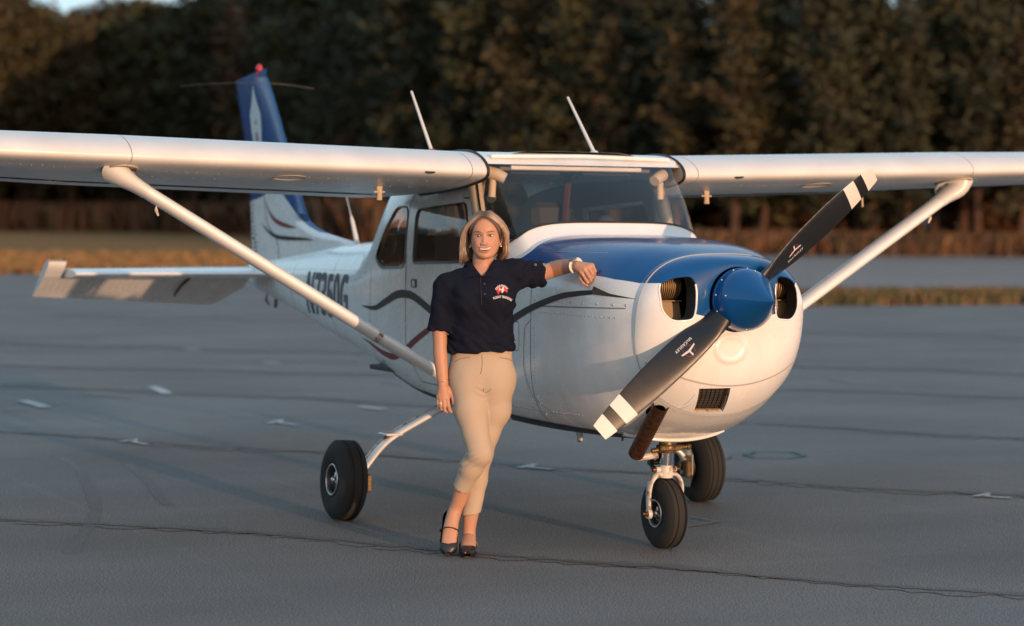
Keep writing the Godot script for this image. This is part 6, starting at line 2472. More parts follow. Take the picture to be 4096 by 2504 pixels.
func build_person() -> void:
	folds = FastNoiseLite.new()
	folds.seed = 12
	folds.frequency = 0.1
	folds.fractal_octaves = 2
	var P := thing("person", "smiling woman in navy polo shirt and beige trousers leaning on the aircraft's nose", "person", Transform3D(Basis(Vector3.UP, 1.1294), Vector3(0.06, 0, 1.13)))
	var skin := mat(1, 1, 1, 0.5)
	skin.vertex_color_use_as_albedo = true
	skin.subsurf_scatter_enabled = true
	skin.subsurf_scatter_strength = 0.12
	skin.metallic_specular = 0.4
	var tone := Color(0.43, 0.235, 0.155)
	var B := MB.new()
	# head
	var H := Transform3D(Basis(Vector3(0, 0, 1), 0.035) * Basis(Vector3.UP, -0.06) * Basis(Vector3.RIGHT, -0.03), Vector3(0.130, 1.578, -0.02))
	var rows := 118
	var cols := 140
	var k0 := B.v.size()
	for i in rows + 1:
		var s := float(i) / rows
		var y := lerpf(-0.116, 0.108, s)
		for j in cols + 1:
			var q := float(j) / cols * 2.0 - 1.0
			var a := PI * (0.55 * q + 0.45 * q * q * q)
			var p := head_point(y, a)
			var e := 0.0012
			var du := head_point(minf(y + e, 0.108), a) - head_point(maxf(y - e, -0.116), a)
			var dv := head_point(y, a + 0.01) - head_point(y, a - 0.01)
			var n := dv.cross(du)
			n = n.normalized() if n.length_squared() > 1e-16 else Vector3(0, signf(y), 0)
			if n.dot(p - Vector3(0, p.y * 0.6, 0.0)) < 0.0:
				n = -n
			B.add(H * p, (H.basis * n).normalized(), Vector2.ZERO, face_colour(p))
	for i in rows:
		for j in cols:
			var w := cols + 1
			B.quad(k0 + i * w + j, k0 + i * w + j + 1, k0 + (i + 1) * w + j + 1, k0 + (i + 1) * w + j)
	# ears
	for sd: float in [-1.0, 1.0]:
		ball(B, H * Vector3(0.071 * sd, -0.018, -0.008), Vector3(0.007, 0.029, 0.016), 14, 10, H.basis * Basis(Vector3.UP, -0.45 * sd), tone.lerp(Color(0.55, 0.2, 0.14), 0.35))
		ball(B, H * Vector3(0.0715 * sd, -0.044, -0.002), Vector3(0.006, 0.010, 0.008), 10, 8, H.basis, tone)
	# neck and upper chest
	tube(B, smooth_path([H * Vector3(0, -0.05, -0.025), Vector3(0.121, 1.475, -0.035), Vector3(0.118, 1.435, -0.038), Vector3(0.115, 1.40, -0.035), Vector3(0.112, 1.35, -0.03)], 18), smooth_path([Vector2(0.054, 0.056), Vector2(0.052, 0.054), Vector2(0.054, 0.057), Vector2(0.075, 0.066), Vector2(0.125, 0.075)], 18), 32, Vector3(0, 0, 1), true, 1.0, tone)
	# arms
	tube(B, [Vector3(0.112, 1.37, -0.03), Vector3(0.112, 1.2, -0.03), Vector3(0.114, 1.0, -0.03), Vector3(0.116, 0.84, -0.03)], [Vector2(0.10, 0.06), Vector2(0.11, 0.07), Vector2(0.11, 0.07), Vector2(0.10, 0.06)], 20, Vector3(0, 0, 1), true, 1.0, tone)
	tube(B, [Vector3(0.05, 0.86, -0.02), Vector3(0.067, 0.722, 0.012), Vector3(0.112, 0.516, 0.062), Vector3(0.070, 0.44, 0.030), Vector3(0.025, 0.33, -0.022)], [0.06, 0.055, 0.04, 0.035, 0.03], 16, Vector3(0, 0, 1), true, 1.0, tone)
	tube(B, [Vector3(0.18, 0.86, -0.04), Vector3(0.178, 0.722, -0.045), Vector3(0.136, 0.60, -0.055), Vector3(0.119, 0.505, -0.06), Vector3(0.096, 0.375, -0.08), Vector3(0.077, 0.25, -0.084)], [0.06, 0.05, 0.042, 0.038, 0.034, 0.03], 16, Vector3(0, 0, 1), true, 1.0, tone)
	tube(B, smooth_path([Vector3(0.04, 1.33, -0.025), Vector3(-0.04, 1.33, -0.01), Vector3(-0.085, 1.25, 0.008), Vector3(-0.092, 1.15, 0.012), Vector3(-0.088, 1.06, 0.01), Vector3(-0.085, 0.99, 0.015), Vector3(-0.077, 0.91, 0.02), Vector3(-0.071, 0.855, 0.022), Vector3(-0.070, 0.835, 0.022)], 30), smooth_path([Vector2(0.04, 0.04), Vector2(0.042, 0.042), Vector2(0.042, 0.042), Vector2(0.038, 0.04), Vector2(0.035, 0.038), Vector2(0.035, 0.036), Vector2(0.030, 0.028), Vector2(0.0265, 0.021), Vector2(0.026, 0.019)], 30), 24, Vector3(0, 0, 1), true, 1.0, tone)
	tube(B, smooth_path([Vector3(0.16, 1.37, -0.03), Vector3(0.25, 1.39, -0.04), Vector3(0.33, 1.398, -0.06), Vector3(0.40, 1.396, -0.115), Vector3(0.448, 1.406, -0.195), Vector3(0.475, 1.416, -0.19), Vector3(0.52, 1.428, -0.14), Vector3(0.565, 1.436, -0.075), Vector3(0.592, 1.436, -0.03)], 34), smooth_path([Vector2(0.04, 0.04), Vector2(0.042, 0.042), Vector2(0.043, 0.043), Vector2(0.039, 0.04), Vector2(0.038, 0.04), Vector2(0.040, 0.041), Vector2(0.040, 0.038), Vector2(0.031, 0.028), Vector2(0.027, 0.024)], 34), 24, Vector3(0, 1, 0), true, 1.0, tone)
	# hands
	var RH := [
		[[Vector3(-0.071, 0.85, 0.022), Vector3(-0.05, 0.785, 0.022), 0.019, 0.0135], [Vector3(-0.071, 0.85, 0.022), Vector3(-0.066, 0.782, 0.025), 0.019, 0.0145], [Vector3(-0.072, 0.85, 0.021), Vector3(-0.081, 0.784, 0.022), 0.018, 0.0135], [Vector3(-0.073, 0.85, 0.02), Vector3(-0.093, 0.787, 0.016), 0.017, 0.0115], [Vector3(-0.062, 0.84, 0.016), Vector3(-0.037, 0.812, 0.014), 0.016, 0.014]],
		[[[Vector3(-0.049, 0.785, 0.022), 0.0105], [Vector3(-0.043, 0.744, 0.030), 0.0092], [Vector3(-0.036, 0.721, 0.024), 0.0082], [Vector3(-0.019, 0.707, 0.018), 0.0068]],
		[[Vector3(-0.066, 0.782, 0.026), 0.0105], [Vector3(-0.063, 0.741, 0.036), 0.0092], [Vector3(-0.060, 0.720, 0.030), 0.0082], [Vector3(-0.052, 0.711, 0.014), 0.007]],
		[[Vector3(-0.081, 0.784, 0.022), 0.0102], [Vector3(-0.080, 0.744, 0.030), 0.009], [Vector3(-0.077, 0.727, 0.024), 0.008], [Vector3(-0.07, 0.720, 0.009), 0.0068]],
		[[Vector3(-0.094, 0.787, 0.014), 0.009], [Vector3(-0.094, 0.754, 0.02), 0.0078], [Vector3(-0.091, 0.737, 0.015), 0.007], [Vector3(-0.085, 0.731, 0.003), 0.006]],
		[[Vector3(-0.047, 0.826, 0.014), 0.0145], [Vector3(-0.024, 0.793, 0.016), 0.0115], [Vector3(-0.017, 0.757, 0.02), 0.0095], [Vector3(-0.011, 0.731, 0.02), 0.0072]]]]
	var LH := [
		[[Vector3(0.590, 1.436, -0.035), Vector3(0.653, 1.438, -0.008), 0.021, 0.0135], [Vector3(0.590, 1.436, -0.03), Vector3(0.635, 1.430, 0.004), 0.021, 0.0145], [Vector3(0.588, 1.434, -0.028), Vector3(0.617, 1.420, 0.006), 0.020, 0.0135], [Vector3(0.585, 1.43, -0.03), Vector3(0.601, 1.408, 0.0), 0.018, 0.012], [Vector3(0.588, 1.425, -0.03), Vector3(0.60, 1.395, -0.02), 0.018, 0.013]],
		[[[Vector3(0.655, 1.438, -0.006), 0.0108], [Vector3(0.668, 1.413, 0.006), 0.0094], [Vector3(0.667, 1.396, -0.006), 0.0084], [Vector3(0.660, 1.390, -0.018), 0.007]],
		[[Vector3(0.636, 1.429, 0.005), 0.0108], [Vector3(0.655, 1.399, 0.016), 0.0096], [Vector3(0.657, 1.381, 0.004), 0.0086], [Vector3(0.648, 1.376, -0.008), 0.0072]],
		[[Vector3(0.617, 1.419, 0.007), 0.0105], [Vector3(0.641, 1.384, 0.016), 0.0094], [Vector3(0.648, 1.365, 0.006), 0.0084], [Vector3(0.639, 1.36, -0.004), 0.007]],
		[[Vector3(0.601, 1.406, 0.002), 0.0095], [Vector3(0.624, 1.370, 0.010), 0.0084], [Vector3(0.634, 1.355, 0.004), 0.0075], [Vector3(0.628, 1.35, -0.006), 0.0064]],
		[[Vector3(0.598, 1.40, -0.02), 0.013], [Vector3(0.602, 1.372, -0.016), 0.011], [Vector3(0.613, 1.352, -0.01), 0.009], [Vector3(0.629, 1.342, -0.006), 0.007]]]]
	for hd in [[RH, Vector3(-0.115, 0.688, -0.02), Vector3(0.012, 0.875, 0.058)], [LH, Vector3(0.56, 1.325, -0.065), Vector3(0.69, 1.47, 0.04)]]:
		var G: Array = hd[0]
		var first := B.v.size()
		nets(B, func(p: Vector3) -> float: return hand_field(p, G), hd[1], hd[2], 0.003)
		for i in range(first, B.v.size()):
			B.c[i] = tone
		# nails
		for fg in G[1]:
			var tip: Vector3 = fg[3][0]
			var dir: Vector3 = (fg[3][0] - fg[2][0]).normalized()
			ball(B, tip + dir * 0.003 + Vector3(0, 0.0, 0.0045), Vector3(0.0042, 0.0062, 0.003), 8, 6, along(Vector3.ZERO, dir).basis, Color(0.62, 0.40, 0.36))
	# lower legs and feet
	tube(B, smooth_path([Vector3(0.04, 0.37, -0.02), Vector3(0.018, 0.29, -0.045), Vector3(-0.002, 0.235, -0.062), Vector3(-0.016, 0.195, -0.060), Vector3(-0.022, 0.17, -0.05)], 14), smooth_path([0.043, 0.038, 0.034, 0.035, 0.034], 14), 24, Vector3(0, 0, 1), true, 1.0, tone)
	tube(B, smooth_path([Vector3(-0.014, 0.205, -0.062), Vector3(-0.026, 0.155, -0.042), Vector3(-0.032, 0.105, -0.012), Vector3(-0.036, 0.06, 0.014), Vector3(-0.037, 0.035, 0.034)], 14), smooth_path([Vector2(0.034, 0.036), Vector2(0.036, 0.033), Vector2(0.038, 0.025), Vector2(0.037, 0.018), Vector2(0.026, 0.008)], 14), 24, Vector3(0, 0.6, 0.8), true, 1.0, tone)
	tube(B, smooth_path([Vector3(0.078, 0.25, -0.082), Vector3(0.067, 0.18, -0.09), Vector3(0.061, 0.12, -0.097), Vector3(0.06, 0.085, -0.098), Vector3(0.06, 0.06, -0.098)], 14), smooth_path([0.041, 0.037, 0.033, 0.034, 0.034], 14), 24, Vector3(0, 0, 1), true, 1.0, tone)
	tube(B, smooth_path([Vector3(0.061, 0.075, -0.10), Vector3(0.06, 0.068, -0.065), Vector3(0.059, 0.05, -0.02), Vector3(0.058, 0.034, 0.015), Vector3(0.057, 0.026, 0.04)], 14), smooth_path([Vector2(0.034, 0.04), Vector2(0.035, 0.035), Vector2(0.038, 0.026), Vector2(0.036, 0.016), Vector2(0.026, 0.007)], 14), 24, Vector3(0, 1, 0), true, 1.0, tone)
	put("body", B.mesh(skin, null, true), P)
	build_face(P, H)
	build_hair(P, H)
	build_clothes(P, H)

func build_face(P: Node3D, H: Transform3D) -> void:
	var white := mat(0.5, 0.46, 0.42, 0.25)
	var brown := mat(0.035, 0.018, 0.01, 0.12)
	var lash := mat(0.02, 0.012, 0.01, 0.7)
	for sd: float in [-1.0, 1.0]:
		var c := Vector3(0.0305 * sd, 0.0005, head_point(0.0, 0.0).z - 0.0285)
		for q in [["eye_white", white, 0.0146, 0.0150], ["iris", brown, 0.0054, 0.0155]]:
			var poly := PackedVector2Array()
			for i in 24:
				var a := TAU * i / 24.0
				var x: float = cos(a) * q[2]
				var open := 0.0046 * (1.0 - pow(absf(x) / 0.0152, 2.0))
				var y: float = clampf(sin(a) * q[2], -open * 0.85, open)
				poly.append(Vector2(x, y))
			var b := MB.new()
			patch(b, poly, 0.003, func(w: Vector2) -> Array:
				var n := Vector3(w.x, w.y, sqrt(maxf(0.0, q[3] * q[3] - w.length_squared()))).normalized()
				var x2: float = c.x + w.x
				var zz: float = maxf(c.z + n.z * q[3], front(x2, w.y + c.y) + (0.0004 if q[0] == "eye_white" else 0.0009))
				return [H * Vector3(x2, c.y + w.y, zz), (H.basis * n).normalized()])
			put(q[0], b.mesh(q[1]), P)
		var l := MB.new()
		for lid in [1.0, -0.85]:
			var pts := []
			var rr := []
			for i in 15:
				var x: float = lerpf(-0.0152, 0.0152, i / 14.0)
				var y: float = 0.0047 * (1.0 - pow(absf(x) / 0.0152, 2.0)) * lid + c.y
				pts.append(H * Vector3(c.x + x, y, front(c.x + x, y) + 0.0012))
				rr.append((0.0017 if lid > 0.0 else 0.0007) * (0.5 + 0.5 * sin(PI * i / 14.0)))
			tube(l, pts, rr, 5)
		put("eyelashes", l.mesh(lash), P)
	# teeth: one curved row, each its own tooth
	var enamel := mat(0.52, 0.49, 0.44, 0.25)
	var t := MB.new()
	for i in 10:
		var x := (i - 4.5) * 0.0058
		var m := mouth_edges(x)
		var hgt := minf(0.0092, m.y - m.x - 0.0002)
		if hgt < 0.002:
			continue
		var z := front(x, -0.0575) - 0.0035 - 0.6 * x * x
		box(t, Vector3(0.0057, hgt, 0.003), H * Transform3D(Basis(Vector3.UP, x * 12.0), Vector3(x, m.y + 0.0006 - hgt * 0.5, z)), 0.0008)
	put("teeth", t.mesh(enamel), P)
	var gold := MB.new()
	for sd: float in [-1.0, 1.0]:
		for q in [[0.076, -0.052, 0.004, 0.005], [0.0755, -0.046, -0.010, 0.0038]]:
			ball(gold, H * Vector3(q[0] * sd, q[1], q[2]), Vector3.ONE * q[3], 12, 8)
	put("earrings", gold.mesh(M.gold), P)

func front(x: float, y: float) -> float:   # depth of the face surface at (x, y)
	var w := lut(2, HEAD, y, 1)
	var s := clampf(pow(clampf(absf(x) / w, 0.0, 1.0), 1.0 / 0.92), 0.0, 0.999)
	return head_point(y, asin(s) * signf(x)).z

func build_hair(P: Node3D, H: Transform3D) -> void:
	var r := RandomNumberGenerator.new()
	r.seed = 5
	var hm := mat(1, 1, 1, 0.42)
	hm.vertex_color_use_as_albedo = true
	hm.metallic_specular = 0.6
	var b := MB.new()
	var dark := Color(0.075, 0.045, 0.028)
	var mid := Color(0.13, 0.078, 0.046)
	var fair := Color(0.37, 0.275, 0.195)
	# scalp cap under the strands
	var k := b.v.size()
	var nr := 26
	var nc := 48
	for i in nr + 1:
		for j in nc + 1:
			var a := TAU * j / nc
			var back := 0.5 - 0.5 * cos(a)
			var low := 0.081 - 0.18 * pow(clampf(back / 0.8, 0.0, 1.0), 0.95)
			var y := lerpf(low, 0.108, sqrt(float(i) / nr))
			var p := head_point(y, a if a <= PI else a - TAU)
			var n := (p - Vector3(0, 0.01, -0.005)).normalized()
			b.add(H * (p + n * 0.008), (H.basis * n).normalized(), Vector2.ZERO, dark.lerp(mid, 0.5))
	for i in nr:
		for j in nc:
			b.quad(k + i * (nc + 1) + j, k + i * (nc + 1) + j + 1, k + (i + 1) * (nc + 1) + j + 1, k + (i + 1) * (nc + 1) + j)
	# locks from the middle parting, back over the temples and down behind the ears
	for sd: float in [-1.0, 1.0]:
		var many := 460
		for i in many:
			var t := float(i) / many            # 0 at the hairline .. 1 at the crown and nape
			var o := r.randf_range(-1.0, 1.0)
			var depth := r.randf_range(0.0, 1.0)
			var y0 := lerpf(0.084, 0.108, minf(1.0, t * 2.2))
			var z0 := lerpf(0.066, -0.05, t)
			var fore := 1.0 - smoothstep(0.0, 0.22, t)
			var lift := (0.015 + 0.010 * depth) * (1.0 - 0.45 * fore)
			var sweep := lerpf(0.0, 1.0, t)
			var p1 := Vector3(0.030 * sd, y0 + 0.012 - 0.01 * t - 0.018 * fore * (1.0 - depth), z0 - 0.004)
			var p2 := Vector3((0.062 + 0.004 * o) * sd, lerpf(0.066, 0.075, t) - 0.016 * fore * (1.0 - depth), lerpf(0.046, -0.055, t))
			var wide: Array = [0.080, 0.024, 0.086, 0.038, 0.082, 0.048, 0.072, 0.062] if sd < 0.0 else [0.079, 0.020, 0.083, 0.027, 0.082, 0.028, 0.058, 0.034]
			var inner := 1.0 - 0.35 * sweep * sweep
			var p3 := Vector3((wide[0] + wide[1] * depth) * sd, lerpf(0.020, 0.012, t) + 0.008 * o, lerpf(0.014, -0.06, t))
			var p4 := Vector3((wide[2] + wide[3] * depth) * sd * inner, -0.040 + 0.006 * o, lerpf(-0.016, -0.075, t))
			var p5 := Vector3((wide[4] + wide[5] * depth) * sd * inner, -0.088 + 0.008 * o, lerpf(-0.018, -0.07, t) + 0.006 * o)
			var p6 := Vector3((wide[6] + wide[7] * depth) * sd * inner, (-0.125 if sd < 0.0 else -0.108) - 0.026 * r.randf() + 0.055 * r.randf() * r.randf(), lerpf(-0.034, -0.07, t) + 0.01 * o)
			var ps := [Vector3(0.002 * sd + 0.003 * o, y0 + 0.009 + 0.004 * depth, z0), p1, p2, p3, p4, p5, p6]
			for q in ps.size():
				var from: Vector3 = ps[q] - Vector3(0, 0.01, -0.01)
				if q > 0 and q < 4:
					ps[q] += from.normalized() * lift * (0.3 if q == 1 else 0.6)
				ps[q] = H * (ps[q] as Vector3)
			var wave := r.randf_range(0.001, 0.0045)
			var ph := r.randf() * TAU
			var path := smooth_path(ps, 16)
			for q in 17:
				path[q] += Vector3(sin(q * 0.9 + ph), 0.3 * cos(q * 0.8 + ph), cos(q * 0.7 + ph)) * wave * smoothstep(4.0, 12.0, q)
			var fat := r.randf_range(0.0011, 0.0026)
			var kind := r.randf()
			var body := dark.lerp(mid, 0.5) if depth < 0.35 else fair if kind < (0.95 if t < 0.1 else 0.6 if t < 0.4 else 0.3) else mid
			var first := b.v.size()
			tube(b, path, range(17).map(func(q): return Vector2(fat * (0.55 + 0.6 * sin(PI * minf(1.0, q / 11.0) * 0.7)) * (1.0 if q < 12 else (17.0 - q) / 5.5), fat * 0.55)), 6, Vector3(0, 0, 1), true)
			for q in range(first, b.v.size()):
				var s := clampf(float((q - first) / 6) / 16.0, 0.0, 1.0)
				var col := dark.lerp(body, smoothstep(0.04, 0.26, s))
				col = col.lerp(mid, smoothstep(0.6, 1.0, s) * 0.65)
				b.c[q] = col * (0.85 + 0.3 * kind)
	# stray hairs
	for i in 14:
		var sd := -1.0 if i % 2 == 0 else 1.0
		var y := r.randf_range(-0.1, 0.05)
		var a := H * Vector3(0.085 * sd, y + 0.03, -0.01)
		tube(b, [a, a + Vector3(0.022 * sd, -0.012, 0), a + Vector3(r.randf_range(0.03, 0.055) * sd, -0.035 + r.randf_range(-0.02, 0.02), 0.0)], [0.0006, 0.0005, 0.0003], 4, Vector3.UP, false, 1.0, fair)
	put("hair", b.mesh(hm, null, true), P)

func cloth_z(field: Callable, x: float, y: float) -> float:
	var lo := -0.05
	var hi := 0.2
	for i in 22:
		var m := (lo + hi) * 0.5
		if field.call(Vector3(x, y, m)) < 0.0:
			lo = m
		else:
			hi = m
	return hi

func build_clothes(P: Node3D, H: Transform3D) -> void:
	var navy := mat(0.0065, 0.0085, 0.018, 0.85)
	navy.metallic_specular = 0.25
	navy.normal_enabled = true
	navy.normal_texture = bump_tex(256, 0.35, 2.0, 71, 2)
	tri_planar(navy, 0.05)
	var S := MB.new()
	nets(S, shirt_field, Vector3(-0.185, 0.965, -0.21), Vector3(0.455, 1.48, 0.155), 0.0085)
	var shirt := put("polo_shirt", S.mesh(navy), P)
	# collar: a stand round the neck folded over, open in front
	var col := MB.new()
	for sd: float in [-1.0, 1.0]:
		var tipx := 0.092 if sd < 0.0 else 0.058
		var inner := smooth_path([Vector3(0.0, 1.476, -0.098), Vector3(-0.036, 1.470, -0.082), Vector3(-0.056, 1.455, -0.035), Vector3(-0.047, 1.432, 0.02), Vector3(-0.024, 1.404, 0.058), Vector3(-0.003, 1.380, 0.080)], 20)
		var outer := smooth_path([Vector3(0.0, 1.438, -0.122), Vector3(-0.056, 1.436, -0.108), Vector3(-0.093, 1.424, -0.04), Vector3(-0.098, 1.404, 0.025), Vector3(-0.097, 1.386, 0.062), Vector3(-tipx, 1.368, 0.084)], 20)
		grid(col, func(u: float, v: float) -> Vector3:
			var i := clampi(int(u * 20.0), 0, 19)
			var f := u * 20.0 - i
			var p: Vector3 = (inner[i] as Vector3).lerp(inner[i + 1], f)
			var q: Vector3 = (outer[i] as Vector3).lerp(outer[i + 1], f)
			var m := p.lerp(q, v)
			var out := Vector3(m.x, 0.02, m.z + 0.036).normalized()
			m += out * 0.008 * sin(PI * v) + Vector3(0, 0.006 * sin(PI * v), 0)
			var w := Vector3(0.117 - m.x * sd * 1.0 if sd > 0.0 else 0.117 + m.x, m.y, m.z)
			if w.y < 1.43 and w.z > -0.02:
				w.z = maxf(w.z - 0.02, cloth_z(shirt_field, w.x, w.y) + 0.003 + 0.004 * (1.0 - v)) if v > 0.15 else w.z - 0.006
			return w, 40, 10, Vector3(0.117, 1.40, -0.036), Vector3(1, 0.5, 1))
	put("collar", col.mesh(navy), shirt)
	# placket and buttons
	var thread := mat(0.02, 0.02, 0.03, 0.6)
	var pl := MB.new()
	var pts := []
	for i in 12:
		var y := lerpf(1.374, 1.245, i / 11.0)
		pts.append(Vector3(0.123 + (1.374 - y) * 0.06, y, cloth_z(shirt_field, 0.123, y)))
	for o in [-0.014, 0.014]:
		tube(pl, pts.map(func(p): return p + Vector3(o, 0, 0.0)), range(12).map(func(_i): return Vector2(0.0018, 0.0018)), 5)
	put("placket", pl.mesh(thread), shirt)
	for y in [1.345, 1.297]:
		var bt := MB.new()
		var z := cloth_z(shirt_field, 0.126, y)
		lathe(bt, [Vector2(0.0, 0.003), Vector2(0.004, 0.003), Vector2(0.0052, 0.0015), Vector2(0.0052, 0.0), Vector2(0.0, 0.0)], 14, along(Vector3(0.127 + (1.374 - y) * 0.06, y, z), Vector3(0, 0, 1)))
		put("button", bt.mesh(mat(0.05, 0.05, 0.055, 0.25)), shirt)
	# embroidered badge: name over a red device with a white aeroplane, motto below
	var at := Vector2(0.214, 1.318)
	var on := func(q: Vector2, lift: float) -> Array:
		var w := q.rotated(-0.09) + at
		return [Vector3(w.x, w.y, cloth_z(shirt_field, w.x, w.y) + 0.0016 + lift), Vector3(0.25, 0.1, 1.0).normalized()]
	var thread_white := mat(0.6, 0.6, 0.62, 0.7)
	var thread_red := mat(0.42, 0.012, 0.018, 0.7)
	var word := MB.new()
	letters(word, "SPEEDWAY", 0.0105, func(q: Vector2) -> Array:
		var a := -q.x / 0.030 + 0.12
		var rad := 0.030 + q.y
		return on.call(Vector2(sin(-a) * rad, cos(a) * rad - 0.010), 0.0), 1.0, 1.0)
	letters(word, "FLIGHT TRAINING", 0.0115, func(q: Vector2) -> Array:
		var a := -q.x / 0.085 - 0.03
		var rad := 0.085 + q.y
		return on.call(Vector2(sin(-a) * rad + 0.006, cos(a) * rad - 0.118), 0.0), 1.0, 0.72)
	put("badge_lettering", word.mesh(thread_white), shirt)
	var red := MB.new()
	var dev := PackedVector2Array()
	for q in [[-0.026, -0.006], [-0.022, 0.008], [-0.014, 0.014], [-0.004, 0.009], [0.004, 0.018], [0.016, 0.013], [0.024, 0.010], [0.030, -0.012], [0.014, -0.006], [0.006, -0.010], [-0.004, -0.012], [-0.010, -0.010], [-0.014, -0.026]]:
		dev.append(Vector2(q[0], q[1]))
	patch(red, dev, 0.006, func(q: Vector2) -> Array: return on.call(q, 0.0))
	put("badge_device", red.mesh(thread_red), shirt)
	var plane := MB.new()
	var pg := PackedVector2Array()
	for q in [[0.014, 0.0], [0.008, 0.003], [0.005, 0.015], [0.0005, 0.015], [0.0005, 0.003], [-0.009, 0.002], [-0.012, 0.006], [-0.015, 0.006], [-0.0135, 0.0], [-0.015, -0.006], [-0.012, -0.006], [-0.009, -0.002], [0.0005, -0.003], [0.0005, -0.015], [0.005, -0.015], [0.008, -0.003]]:
		pg.append(Vector2(q[0] + 0.0005, q[1] + 0.001).rotated(-0.08))
	patch(plane, pg, 0.006, func(q: Vector2) -> Array: return on.call(q, 0.0012))
	put("badge_aeroplane", plane.mesh(thread_white), shirt)
	# small maker's mark near the raised cuff
	var mk := MB.new()
	var ring := []
	for i in 15:
		var a := lerpf(0.6, TAU - 0.3, i / 14.0)
		var q := Vector2(0.378 + cos(a) * 0.0055, 1.440 + sin(a) * 0.0035)
		ring.append(Vector3(q.x, q.y, cloth_z_any(q.x, q.y) + 0.001))
	tube(mk, ring, range(15).map(func(_i): return 0.0009), 5)
	put("sleeve_mark", mk.mesh(thread_white), shirt)
	# trousers
	var beige := mat(0.45, 0.36, 0.275, 0.85)
	beige.albedo_texture = noise_tex(256, 0.2, grey(0.9), grey(1.0), 81, 3)
	beige.rim_enabled = true
	beige.rim = 0.25
	beige.normal_enabled = true
	beige.normal_texture = bump_tex(256, 0.3, 1.5, 82, 2)
	tri_planar(beige, 0.08)
	var T := MB.new()
	nets(T, trousers_field, Vector3(-0.085, 0.165, -0.2), Vector3(0.325, 1.05, 0.165), 0.009)
	var tr := put("trousers", T.mesh(beige), P)
	var stitch := mat(0.13, 0.085, 0.055, 0.9)
	var lines := MB.new()
	for ln in [[[0.118, 1.0], [0.121, 0.96], [0.118, 0.925], [0.112, 0.905]], [[0.060, 0.985], [0.015, 0.978], [-0.012, 0.962]], [[0.205, 0.985], [0.245, 0.978], [0.268, 0.964]], [[0.128, 0.84], [0.13, 0.815], [0.15, 0.818], [0.165, 0.832]]]:
		var pp := []
		for q in ln:
			pp.append(Vector3(q[0], q[1], 0))
		var path := smooth_path(pp, 16)
		for i in 17:
			path[i].z = cloth_z(trousers_field, path[i].x, path[i].y) + 0.0003
		tube(lines, path, range(17).map(func(_i): return 0.0013), 5)
	put("seams", lines.mesh(stitch), tr)
	# shoes
	var leather := mat(0.011, 0.011, 0.012, 0.38)
	leather.metallic_specular = 0.55
	for q in [[[Vector3(-0.032, 0.215, -0.086), Vector3(-0.034, 0.188, -0.074), Vector3(-0.036, 0.125, -0.032), Vector3(-0.037, 0.066, 0.008), Vector3(-0.038, 0.034, 0.034), Vector3(-0.038, 0.018, 0.052)], Vector3(0.0, 0.5, 0.86)],
			[[Vector3(0.061, 0.036, -0.135), Vector3(0.061, 0.036, -0.11), Vector3(0.06, 0.034, -0.055), Vector3(0.059, 0.030, 0.0), Vector3(0.058, 0.026, 0.045), Vector3(0.057, 0.020, 0.078)], Vector3(0, 1, 0)]]:
		var line := smooth_path(q[0], 40)
		var wid := smooth_path([0.012, 0.034, 0.038, 0.044, 0.040, 0.016], 40)
		var hei := smooth_path([0.020, 0.036, 0.034, 0.030, 0.025, 0.014], 40)
		var upv: Vector3 = q[1]
		var sh := MB.new()
		grid(sh, func(u: float, v: float) -> Vector3:
			var i := clampi(int(u * 40.0), 0, 39)
			var f := u * 40.0 - i
			var c: Vector3 = (line[i] as Vector3).lerp(line[i + 1], f)
			var w := lerpf(wid[i], wid[i + 1], f)
			var h := lerpf(hei[i], hei[i + 1], f)
			var tg: Vector3 = ((line[i + 1] as Vector3) - (line[i] as Vector3)).normalized()
			var side := tg.cross(upv).normalized()
			var up2 := side.cross(tg).normalized()
			# the opening: wide over the instep, closed over the toes
			var open := PI * (0.60 + 0.40 * smoothstep(0.60, 0.70, u))
			if u < 0.12:
				open = PI * lerpf(0.78, 0.60, u / 0.12)
			var a := lerpf(-open, open, v)
			var ca := -cos(a)
			return c + side * w * signf(sin(a)) * pow(absf(sin(a)), 0.8) + up2 * h * signf(ca) * pow(absf(ca), 0.75 if ca > 0.0 else 0.6), 60, 30, line[20] + Vector3(0, 0.01, 0), Vector3.ONE)
		var shoe := put("shoe", sh.mesh(leather), P)
		var st := MB.new()
		var c: Vector3 = line[17]
		var tg: Vector3 = (line[18] - line[16]).normalized()
		var side := tg.cross(upv).normalized()
		var up2 := side.cross(tg).normalized()
		var sp := []
		for i in 17:
			var a := lerpf(-1.75, 1.75, i / 16.0)
			sp.append(c + side * sin(a) * 0.0425 + up2 * (cos(a) * 0.044 + 0.004))
		tube(st, sp, range(17).map(func(_i): return Vector2(0.006, 0.0018)), 8, tg)
		put("strap", st.mesh(leather), shoe)
		var sole := MB.new()
		var so := []
		var sr := []
		for i in range(2, 39, 2):
			so.append(line[i] - upv * (hei[i] * 0.95))
			sr.append(Vector2(wid[i] * 0.92, 0.004))
		tube(sole, so, sr, 14, upv)
		put("sole", sole.mesh(mat(0.03, 0.026, 0.022, 0.7)), shoe)
	# watch, bracelet, rings
	var wr := Vector3(0.578, 1.4365, -0.054)
	var ad := Vector3(0.52, 0.02, 0.85).normalized()
	var wb := MB.new()
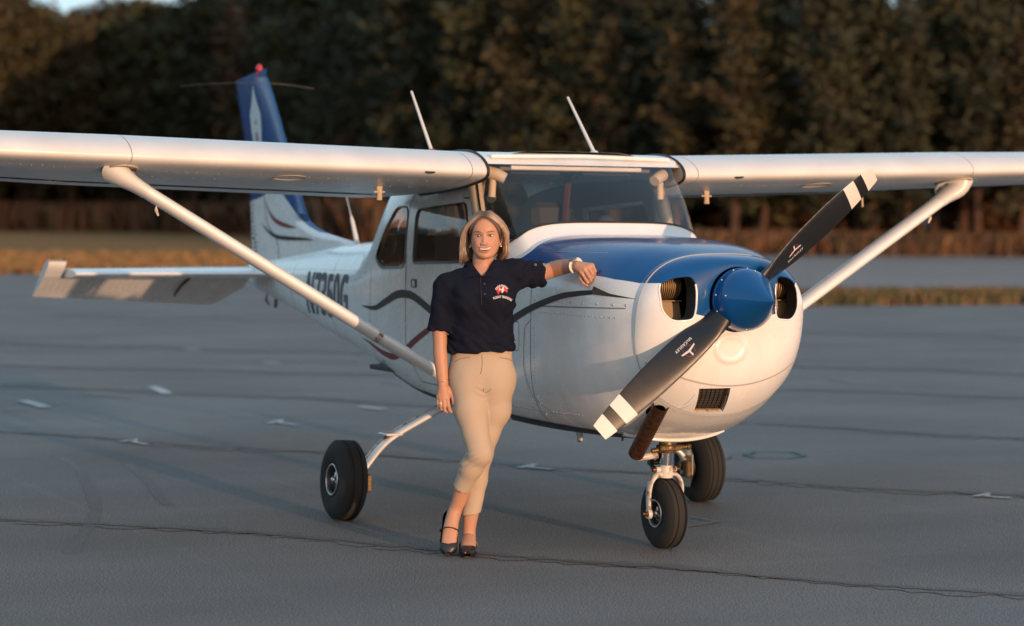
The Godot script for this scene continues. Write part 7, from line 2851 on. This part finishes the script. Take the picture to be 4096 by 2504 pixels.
	var up := Vector3(-0.25, 0.80, 0.55)
	up = (up - ad * up.dot(ad)).normalized()
	var sdv := ad.cross(up).normalized()
	var loop := []
	for i in 29:
		var a := TAU * i / 28.0
		loop.append(wr + up * cos(a) * 0.0305 + sdv * sin(a) * 0.0335)
	tube(wb, loop, range(29).map(func(_i): return Vector2(0.010, 0.0016)), 8, ad)
	var watch := put("wrist_watch", wb.mesh(mat(0.62, 0.6, 0.56, 0.5)), P)
	var frame := Transform3D(Basis(ad, up, ad.cross(up)), wr + up * 0.034)
	var case := MB.new()
	box(case, Vector3(0.033, 0.0095, 0.038), frame, 0.004)
	put("case", case.mesh(mat(0.75, 0.62, 0.52, 0.2, 1.0)), watch)
	var dial := MB.new()
	box(dial, Vector3(0.029, 0.002, 0.034), frame.translated_local(Vector3(0, 0.0055, 0)), 0.0009)
	put("screen", dial.mesh(mat(0.012, 0.014, 0.016, 0.08)), watch)
	var br := MB.new()
	var bl := []
	for i in 25:
		var a := TAU * i / 24.0
		bl.append(Vector3(-0.0725 + cos(a) * 0.0285, 0.866 + cos(a) * 0.008, 0.0215 + sin(a) * 0.0225))
	tube(br, bl, range(25).map(func(_i): return 0.0012), 6)
	put("bracelet", br.mesh(M.gold), P)
	var rg := MB.new()
	for q in [[Vector3(-0.0805, 0.757, 0.027), Vector3(0.02, -1, 0.2), 0.0098], [Vector3(-0.0805, 0.7535, 0.0275), Vector3(0.02, -1, 0.2), 0.0098], [Vector3(0.613, 1.388, 0.0065), Vector3(0.5, -0.85, 0.2), 0.0098]]:
		lathe(rg, [Vector2(q[2], -0.001), Vector2(q[2] + 0.0014, -0.001), Vector2(q[2] + 0.0014, 0.001), Vector2(q[2], 0.001)], 18, along(q[0], q[1]))
	put("finger_rings", rg.mesh(mat(0.8, 0.74, 0.62, 0.15, 1.0)), P)

func cloth_z_any(x: float, y: float) -> float:   # front of the raised sleeve
	var z := 0.12
	while z > -0.25:
		if shirt_field(Vector3(x, y, z)) < 0.0:
			return z
		z -= 0.001
	return -0.1
